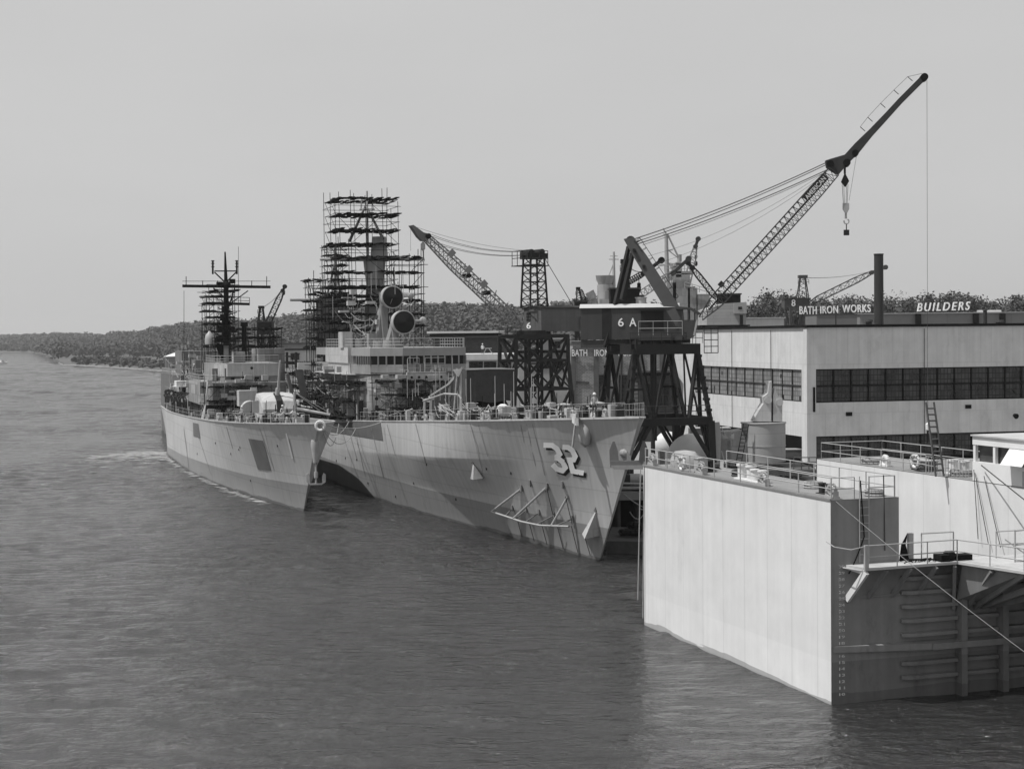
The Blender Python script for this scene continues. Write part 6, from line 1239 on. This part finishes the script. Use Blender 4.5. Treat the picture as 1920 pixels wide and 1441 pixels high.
simple_bld('dim storage block behind the lower legs of crane 6A', 205, 1196, 1262, 704, 10, M('dark_brick', .05), steel_dk, [(1205, 1222, 720, 760), (1232, 1254, 720, 760)])
gray_w = M('panel_grey', .17, .8, .15, .3, plates=(6, 8, .05, .7, .1))
RB = simple_bld('long low grey building beyond the roof, carrying the white letters', 300, 1612, 2120, 589, 25, gray_w, gal, (), 'workshop_building', .3, .15)
mb = MB()
for px in (1722, 1880, 1830): q = WF.on(1, 299.6, px, 600); mb.cut().box(q[0]-.5, q[0]+.5, 299.4, 299.95, 5, q[2]+1.2)
mb.build('pilaster', steel_dk, RB)
simple_bld('plain box penthouse in front of the word IRON on the roof', 262, 1531, 1607, 590, 10, M('penthouse_grey', .13, .7, .1, .4), steel_md, (), 'penthouse', .1, .1)
simple_bld('pale sawtooth workshop roofs left of the rooftop penthouse', 330, 1396, 1470, 597, 14, pw, roofm, (), 'workshop_building', .3, .2)
simple_bld('low dark shed roof behind the left wall of the big building', 240, 1316, 1402, 612, 10, steel_md, steel_dk, (), 'workshop_building', .3, .2)
# roof sign letters
def letters(txt, px0, px1, py0, py1, Y, label, slant=0, rise=0.):
    a, b = WF.on(1, Y, px0, py1), WF.on(1, Y, px1, py0); t = thing('roof_sign', label, 'sign', WF, tuple(map(float, a)), 'white roof letters')
    mb = MB(); c, d = WF.on(1, Y, px0, py1), WF.on(1, Y, px1, py1+rise); mb.text(txt, (a[0], Y, a[2]), Vector((d[0]-c[0], 0, d[2]-c[2])), (0, 0, 1), b[0]-a[0], (py1-py0)*Y/3000, .3, .012, slant, 1.35 if slant else 1.1); mb.build('letters', whitel, t)
    mb = MB()
    for i in range(6): x = a[0]+(b[0]-a[0])*(i+.5)/6; mb.bar((x, Y+.6, a[2]-2.4), (x, Y+.6, a[2]+1.2), .15)
    mb.bar((a[0], Y+.6, a[2]), (b[0], Y+.6, a[2]+float(d[2]-c[2])), .12); mb.build('frame', steel_md, t)
letters('BATH', 1499, 1531, 574, 589, 304, 'rooftop word BATH partly hidden below the small far crane'); letters('IRON', 1538, 1571, 574, 588, 304, 'rooftop word IRON above the plain penthouse', rise=-1); letters('WORKS', 1579, 1632, 571.5, 586, 304, 'rooftop word WORKS left of the tall chimney', rise=-1)
letters('BUILDERS', 1719, 1819, 568, 584, 304, 'slanted rooftop word BUILDERS right of the chimney', .25, rise=-3)
# chimney and roof vents
t = thing('chimney', 'tall dark cylindrical chimney rising behind the building roof', 'chimney', WF, (0, 0, 0)); a, b = WF.on(1, 238, 1647.5, 476), WF.on(1, 238, 1647.5, 614)
mb = MB(); mb.cyl((a[0], 238, QZ), (a[0], 238, a[2]), .72, .68, 28); mb.build('shaft', M('chimney_dark', .022, .6, .2, .5), t, smooth=True)
mb = MB(); mb.cyl((a[0], 238, a[2]-.12), (a[0], 238, a[2]+.02), .74, .74, 28); mb.build('rim', steel_dk, t); t.location.x = 0
def vent(px, py0, py1, Y, r, label, cap=1.4):
    a, b = WF.on(1, Y, px, py0), WF.on(1, Y, px, py1); t = thing('roof_vent', label, 'vent', WF, tuple(map(float, b)), 'roof vents'); mb = MB(); mb.cyl((a[0], Y, b[2]), (a[0], Y, a[2]), r, r, 14); mb.build('pipe', steel_md, t); mb = MB(); mb.cyl((a[0], Y, a[2]), (a[0], Y, a[2]+r*.7), r*cap, r*cap*.8, 14); mb.build('cap', steel_md, t)
vent(1847, 582, 614, 200, .24, 'tall thin vent pipe with a cowl on the big building roof'); vent(1874, 604, 614, 200, .45, 'squat roof vent right of the thin vent pipe'); vent(1629, 603, 614, 200, .4, 'squat roof vent at the foot of the tall chimney'); vent(1567, 588, 614, 240, .1, 'thin pale pipe in front of the plain penthouse', 1.1)
t = thing('storage_tank', 'pale tank seen on the far roof behind the vent pipe', 'tank', WF, (0, 0, 0)); q = WF.on(1, 310, 1852, 583); mb = MB(); mb.cyl((q[0]-2, 310, q[2]-.4), (q[0]+2.5, 310, q[2]-.4), .6, .6, 14); mb.build('shell', gal, t); mb = MB(); mb.box(q[0]-2, q[0]+2.5, 309.5, 310.5, q[2]-2.4, q[2]-.8); mb.build('cradle', steel_md, t)
# ---- unfinished ships beyond
um = M('red_lead_grey', .3, .8, .25, .35, streak=.2, plates=(2.2, 1.6, .03, .7, .25))
t = thing('unfinished_ship', 'unfinished ship bridge with drum tower and cross mast behind crane 6A at left', 'warship', WF, (21.5, 340, 3)); w = lambda px, py, dy=0.: Vector(WF.on(1, 340+dy, px, py))
mb = MB(); a = w(1135, 575); k = 340/3000; mb.cyl((a.x, 340, w(0, 580).z), (a.x, 340, w(0, 545).z), 15*k, 15*k, 22); mb.cyl((a.x, 340, w(0, 545).z), (a.x, 340, w(0, 528).z), 13*k, 18*k, 22); mb.box(w(1118, 0).x, w(1160, 0).x, 338, 352, 4, w(0, 572).z); mb.build('bridge_tower', um, t)
mb = MB(); mb.cyl(w(1151, 545), w(1151, 472), .4, .2, 8); mb.cyl(w(1142, 486), w(1160, 486), .12, .12, 6); mb.cyl(w(1144, 480), w(1158, 480), .1, .1, 6); mb.cyl(w(1136, 530), w(1150, 495), .12, .12, 5); mb.rail([w(1118, 527), w(1152, 527)], 1.2, 1.2, .06); mb.build('mast', mm, t)
mb = MB(); mb.cyl(w(1105, 547), w(1112, 560), 1.0, .9, 14); mb.cyl(w(1112, 558), w(1118, 576), .5, .7, 10); mb.build('director', um, t)
t = thing('unfinished_ship', 'unfinished pale ship superstructure with tall mast behind the boom foot of crane 6A', 'warship', WF, (33, 320, 3)); w = lambda px, py, dy=0.: Vector(WF.on(1, 320+dy, px, py)); k = 320/3000
mb = MB(); mb.cyl(w(1251, 530), w(1249, 438), .5, .35, 8); mb.cyl(w(1249, 438), w(1243, 428), .2, .12, 6); mb.cyl(w(1252, 440), w(1272, 482), .2, .2, 6); mb.cyl(w(1251, 470), w(1262, 468), .12, .12, 6); mb.cyl(w(1252, 468), w(1272, 484), .12, .12, 6); mb.cyl(w(1236, 497), w(1292, 491), .25, .25, 6); mb.cyl(w(1246, 513), w(1290, 513), .15, .15, 6); mb.cyl(w(1253, 440), w(1243, 439), .1, .1, 6); mb.build('mast', mm, t)
mb = MB()
for x0_, x1_, y0_, y1_ in ((1256, 1288, 515, 620), (1262, 1272, 492, 520), (1250, 1296, 509, 513), (1284, 1302, 540, 620), (1300, 1325, 552, 620), (1245, 1262, 530, 620), (1258, 1276, 495, 500)): mb.cut().box(w(x0_, 0).x, w(x1_, 0).x, 318, 326, w(0+1280, y1_).z, w(1280, y0_).z)
mb.cut().box(w(1200, 0).x, w(1330, 0).x, 319, 332, 4, w(1280, 575).z); mb.build('superstructure', um, t)
mb = MB(); q = w(1276, 520); mb.cyl((q.x, 322, q.z), (q.x, 322, w(1276, 476).z), 5.2*k, 4.4*k, 14); mb.build('stack_cap', mm, t, smooth=True)
mb = MB(); mb.rail([w(1246, 509, -2.5), w(1296, 509, -2.5)], 1.2, 1.5, .07); mb.rail([w(1284, 540, -2.5), w(1325, 552, -2.5)], 1.2, 1.5, .07); mb.build('railing', mm, t)
Y = 285; t = thing('hull_block', 'pale unfinished hull block with plated sides right of the 6A cab', 'hull block', WF, (39, Y, QZ)); w = lambda px, py, dy=0.: Vector(WF.on(1, Y+dy, px, py))
mb = MB(); mb.prism([(w(1316, 0).x, Y, QZ), (w(1392, 0).x, Y, QZ), (w(1396, 0).x, Y, w(1396, 566).z), (w(1352, 0).x, Y, w(1352, 569).z), (w(1322, 0).x, Y, w(1322, 580).z)], (0, 14, 0)); mb.build('shell', M('hull_block_plate', .33, .75, .2, .3, plates=(6, .55, .03, .72, .12)), t)
mb = MB(); mb.box(w(1372, 0).x, w(1396, 0).x, Y-.5, Y-.02, w(1372, 588).z, w(1372, 568).z); mb.build('side_box', M('hull_block_box', .3, .7), t); mb = MB(); mb.box(w(1380, 0).x, w(1387, 0).x, Y-.56, Y-.51, w(1380, 580).z, w(1380, 575).z); mb.build('opening', black, t)
mb = MB(); mb.cyl(w(1390, 612, -1), w(1390, 590, -1), .3, .3, 8); mb.build('post', steel_dk, t)
# ---- gun tub and domes on the quay
Y = 150; w = lambda px, py, dy=0.: Vector(WF.on(1, Y+dy, px, py))
t = thing('turret_assembly', 'pale cylindrical turret base topped by a cleft bracket, before the big building', 'turret', WF, (23.5, Y, QZ))
c = w(1427, 0); mb = MB(); r = 41*.05; mb.cyl((c.x, Y, w(0, 878).z), (c.x, Y, w(1427, 793).z), r, r, 36, True); mb.build('drum', M('turret_grey', .3, .55, .15, .5, plates=(40, 2.2, .03, .8, .03)), t, smooth=True)
mb = MB(); mb.cyl((c.x, Y, w(1427, 793).z), (c.x, Y, w(1427, 791).z), r+.08, r+.08, 36); mb.cyl((c.x, Y, w(1427, 835).z), (c.x, Y, w(1427, 834).z), r+.05, r+.05, 36); mb.build('flange', gal, t)
for s, dy in ((-1, 0), (1, .0)):
    pts = ((1412, 790), (1424, 768), (1432, 756), (1431, 744), (1440, 737), (1443, 716), (1447, 714), (1446, 790)) if s < 0 else ((1450, 790), (1450, 742), (1453, 728), (1459, 742), (1467, 746), (1467, 790))
    mb = MB(); mb.prism([tuple(w(*q, -1.0)) for q in pts], (0, 2.0, 0)); q = w(1437, 749) if s < 0 else w(1458, 753); mb.cyl((q.x, Y-1.15, q.z), (q.x, Y+1.15, q.z), .34, .34, 16); mb.build('cheek_bracket', navyl, t)
mb = MB(); mb.box(w(1446, 0).x, w(1450, 0).x, Y-.8, Y+.8, w(1446, 788).z, w(1446, 740).z); mb.build('slot', black, t)
mb = MB(); mb.ladder(w(1384, 872, -2.1), w(1399, 794, -1.9), (1, 0, 0), .5, .04); mb.build('ladder', steel_dk, t)
t = thing('timber_staging', 'dark low timber staging platform under the turret base', 'platform', WF, (24.5, 149, QZ)); mb = MB(); mb.box(w(1362, 0).x, w(1512, 0).x, 145.5, 154, w(0+1400, 884).z, w(1400, 874).z); mb.build('deck', timber, t); mb = MB()
for px in (1365, 1400, 1435, 1470, 1508): 
    for yy in (146, 153): mb.bar((w(px, 0).x, yy, QZ), (w(px, 0).x, yy, w(1400, 884).z), .25)
mb.build('post', timber, t)
mb = MB(); mb.rail([(w(1470, 0).x, 146, w(1400, 874).z), (w(1512, 0).x, 146, w(1400, 874).z)], 1.1, .8, .05, (1, .6, .3)); mb.build('rail', timber, t)
t = thing('casting_box', 'grey angular housing with a sloped cone nose left of the turret base', 'housing', WF, (20.8, 150, QZ)); mb = MB(); mb.prism([tuple(w(*q, -1.2)) for q in ((1370, 874), (1370, 812), (1376, 808), (1392, 806), (1400, 830), (1400, 874))], (0, 2.6, 0)); mb.prism([tuple(w(*q, -1.25)) for q in ((1356, 810), (1372, 808), (1370, 826))], (0, 2.4, 0)); mb.build('body', navy, t); mb = MB(); q = w(1361, 817); mb.cyl((q.x-.5, 149.2, q.z), (q.x+.6, 149.2, q.z), .35, .5, 14); mb.build('nose', navyl, t, smooth=True)
t = thing('upright_fin', 'upright tapered fin plate standing between the white dome and the turret base', 'fin', WF, (19.4, 149, QZ)); mb = MB(); mb.prism([tuple(w(*q, -2)) for q in ((1338, 880), (1338, 812), (1341, 792), (1349, 791), (1352, 812), (1350, 880))], (0, .5, 0)); mb.build('plate', gal, t); mb = MB(); mb.bar(w(1352, 800, -1.8), w(1364, 822, -1.8), .08); mb.bar(w(1353, 845, -1.8), w(1362, 880, -1.8), .1); mb.build('stay', gal, t)
def dome(px, py, rx, rz, Y, label):
    q = WF.on(1, Y, px, py); t = thing('sonar_dome', label, 'dome', WF, (float(q[0]), Y, QZ), 'white domes on the quay'); k = Y/3000; prof = [(rx*k*math.cos(a), rz*k*math.sin(a)) for a in np.linspace(-.6, 1.5, 14)]; mb = MB(); mb.lathe(prof, (q[0], Y, q[2]), 36, sy=.8); mb.build('shell', white, t, smooth=True)
    mb = MB(); mb.box(q[0]-rx*k*.7, q[0]+rx*k*.7, Y-1, Y+1, QZ, q[2]-rz*k*.5); mb.build('cradle', timber, t)
dome(1297, 860, 47, 48, 153, 'large white rounded dome seen through the lower legs of crane 6A'); dome(1252, 832, 24, 24, 166, 'small white dome behind the left lower leg of crane 6A')
t = thing('parked_car', 'dark parked car glimpsed by the timber staging before the building', 'car', WF, (27.5, 158, QZ)); x, y, z = 27.4, 158, QZ
mb = MB(); mb.prism([(x-2.2, y-.85, z+.3), (x+2.2, y-.85, z+.3), (x+2.2, y-.85, z+.85), (x+1.3, y-.85, z+.95), (x+.8, y-.85, z+1.4), (x-.9, y-.85, z+1.4), (x-1.4, y-.85, z+.95), (x-2.2, y-.85, z+.9)], (0, 1.7, 0)); mb.build('body', steel_dk, t)
for dx in (-1.3, 1.3):
    for dy in (-.9, .8): MB().cyl((x+dx, y+dy, z+.33), (x+dx, y+dy+.15, z+.33), .33, .33, 14).build('wheel', black, t)
# small masses in the dim space behind
for i, (px, py, Y, l) in enumerate(((1330, 802, 175, 'dark crate stack in the shade under the big building wall'), (1480, 842, 172, 'dark machinery in the open bay at the building corner'))):
    q = WF.on(1, Y, px, py); box_thing(WF, float(q[0]), Y, QZ, 2.2, 1, float(q[2]-QZ), 'crate', l, 'crate', M('crate_wood', .09, .9, .3, 1))
# ============================================================ PEOPLE
def person(fr, loc, face, label, sh=cloth_lt, tr=cloth_dk, pose='stand', hat=True):
    t = thing('person', label, 'person', fr, loc); X, Y, Z = loc; f = R(face); F = Vector((math.cos(f), math.sin(f), 0)); S = Vector((-math.sin(f), math.cos(f), 0)); U_ = Vector((0, 0, 1)); O = Vector(loc)
    Pz = lambda s, u, fw=0.: O+S*s+U_*u+F*fw
    ln = .0 if pose == 'stand' else .35
    J = [(Pz(0, .95, 0), .15), (Pz(0, 1.2, ln*.4), .15), (Pz(0, 1.42, ln*.8), .13), (Pz(0, 1.53, ln), .06), (Pz(0, 1.62, ln*1.1+.01), .095), (Pz(0, 1.72, ln*1.1+.01), .085)]
    E_ = [(0, 1), (1, 2), (2, 3), (3, 4), (4, 5)]
    for s in (-1, 1):
        b = len(J); bend = .35 if (s > 0 or pose != 'stand') else .08
        J += [(Pz(s*.19, 1.42, ln*.8), .065), (Pz(s*.25, 1.16, ln*.6+.02+bend*.2), .05), (Pz(s*.2, 1.0+bend*.35, ln*.5+.1+bend*.6), .036), (Pz(s*.18, .96+bend*.4, ln*.5+.16+bend*.7), .035)]
        E_ += [(2, b), (b, b+1), (b+1, b+2), (b+2, b+3)]
        for k, (ds, ln2) in enumerate(((-.03, .075), (-.01, .085), (.012, .08), (.032, .065))): J.append((Pz(s*.18+ds, .96+bend*.4-.03, ln*.5+.16+bend*.7+ln2), .011)); E_.append((b+3, len(J)-1))
        J.append((Pz(s*.18-s*.05, .98+bend*.4, ln*.5+.18+bend*.7), .012)); E_.append((b+3, len(J)-1))
        b = len(J); J += [(Pz(s*.1, .88), .1), (Pz(s*.12, .5, .03), .065), (Pz(s*.13, .1, -.02), .045), (Pz(s*.14, .05, .17), .04)]; E_ += [(0, b), (b, b+1), (b+1, b+2), (b+2, b+3)]
    me = bpy.data.meshes.new('body'); me.from_pydata([p-O for p, r in J], E_, []); ob = bpy.data.objects.new('tmp', me); scene.collection.objects.link(ob)
    md = ob.modifiers.new('s', 'SKIN'); sv = me.skin_vertices[0].data
    for i, (p, r) in enumerate(J): sv[i].radius = (r, r*.85 if r > .1 else r); sv[i].use_root = (i == 0)
    md.use_smooth_shade = True; ob.modifiers.new('ss', 'SUBSURF').levels = 1
    m2 = bpy.data.meshes.new_from_object(ob.evaluated_get(bpy.context.evaluated_depsgraph_get())); bpy.data.objects.remove(ob); bpy.data.meshes.remove(me)
    for m_ in (skin, sh, tr, steel_dk): m2.materials.append(m_)
    for p in m2.polygons:
        c = p.center; arm = abs(Vector(c).dot(S)) > .15 and c.z < 1.42
        p.material_index = 3 if c.z < .09 else 2 if (c.z < .93 and not (arm and c.z > .8)) else 0 if (c.z > 1.5 or (arm and c.z < 1.08+.12)) else 1
    o = bpy.data.objects.new('body', m2); scene.collection.objects.link(o); o.parent = t; BASE[o.name] = loc
    hc = Pz(0, 1.68, ln*1.1+.02)
    mb = MB(); mb.lathe([(.035, -.02), (.02, .02)], hc+F*.1+U_*-.02, 6); mb.bar(hc+F*.09+S*.035+U_*.02, hc+F*.1+S*.035+U_*.02, .02); mb.bar(hc+F*.09-S*.035+U_*.02, hc+F*.1-S*.035+U_*.02, .02); mb.build('face', steel_dk, t)
    mb = MB(); mb.lathe([(.15, .0), (.125, .015), (.12, .07), (.08, .13), (.02, .15)], hc+U_*.03, 16); mb.build('hard_hat', white if hat else steel_dk, t, smooth=True)
    return t
q = S1.on(1, 2.0, 1115, 786); person(S1, (float(q[0]), 2.0, SH1.zd(q[0])), 150, 'person in a white hard hat and pale shirt standing at the bow of ship 32')
q = S2.on(1, 5.4, 447, 790); person(S2, (float(q[0]), 5.0, SH2.zd(q[0])), 120, 'person in a hard hat on the outboard destroyer deck beside the cable reel')
q = S2.on(0, 66, 352, 700); person(S2, (66, float(q[1]), float(q[2])-.3), 100, 'person in a white hat bending over on the outboard destroyer upper deck', pose='lean', sh=white)
q = S2.on(0, 67, 362, 702); person(S2, (67, float(q[1]), float(q[2])-.3), 200, 'person in pale overalls beside the bending one on the outboard destroyer', pose='lean', sh=gal, tr=gal)
q = WF.on(1, 272, 905, 664); person(WF, (float(q[0]), 272, 15.55 if False else float(q[2])), -90, 'person standing on the pale office roof left of crane 6', sh=white)
q = WF.on(1, 272, 912, 665); t = thing('saw_horse', 'splayed trestle on the pale office roof right of the standing person', 'trestle', WF, (float(q[0]), 272, float(q[2]))); mb = MB(); mb.bar((q[0]-.6, 272, q[2]), (q[0], 272, q[2]+1.1), .12); mb.bar((q[0]+1.2, 272, q[2]), (q[0]+.4, 272, q[2]+1.1), .12); mb.bar((q[0]-.3, 272, q[2]+1.1), (q[0]+.9, 272, q[2]+1.1), .14); mb.build('frame', gal, t)
q = S2.on(1, 0, 540, 785); person(S2, (float(q[0]), .5, SH2.zd(q[0])), 160, 'person crouching by the white boom post on the outboard ship bow', pose='lean', sh=white)
# ---- current wake: flecks of foam beside the outboard hull
g = np.random.default_rng(6)
def foam(pts, n, wid, label, smin=.06, smax=.32):
    mb = MB()
    for k in range(n):
        t_ = g.random()**1.3*(len(pts)-1); i = min(int(t_), len(pts)-2); u = t_-i; px = pts[i][0]*(1-u)+pts[i+1][0]*u; py = pts[i][1]*(1-u)+pts[i+1][1]*u
        c = WF.on(2, .05, px, py+g.exponential(wid)*(1 if g.random() < .8 else -.3)); s = g.uniform(smin, smax); a = g.uniform(0, 6.28); e = g.uniform(1.5, 4.5); z = .03+g.uniform(0, .06)
        mb.add([(c[0]+s*e*math.cos(q)+s*.3*math.sin(q*3+a), c[1]+s*math.sin(q)*g.uniform(.6, 1.3), z) for q in np.linspace(0, 5.4, 7)], [tuple(range(7))])
    tag(mb.build('foam', M('foam_white', .36, .8, .1)), label, 'foam', kind='stuff')
foam([(306, 848), (270, 849), (225, 851), (170, 857)], 420, 5, 'band of white foam in the current off the outboard hull')
foam([(300, 847), (330, 870), (370, 893), (430, 920), (500, 943)], 260, 2.0, 'broken foam flecks along the outboard waterline', .05, .22)
# ============================================================ HAZE
hz = bpy.data.materials.new('haze'); hz.use_nodes = True; t_ = hz.node_tree; t_.nodes.clear(); o_ = _n(t_, 'ShaderNodeOutputMaterial'); v_ = _n(t_, 'ShaderNodeVolumePrincipled'); v_.inputs['Color'].default_value = (.95, .95, .95, 1); v_.inputs['Density'].default_value = .00009; v_.inputs['Anisotropy'].default_value = .3
t_.links.new(v_.outputs[0], o_.inputs['Volume'])
HAZE = MB().box(-9200, 9200, -600, 9200, -10, 130).build('haze', hz); HAZE['kind'] = 'stuff'
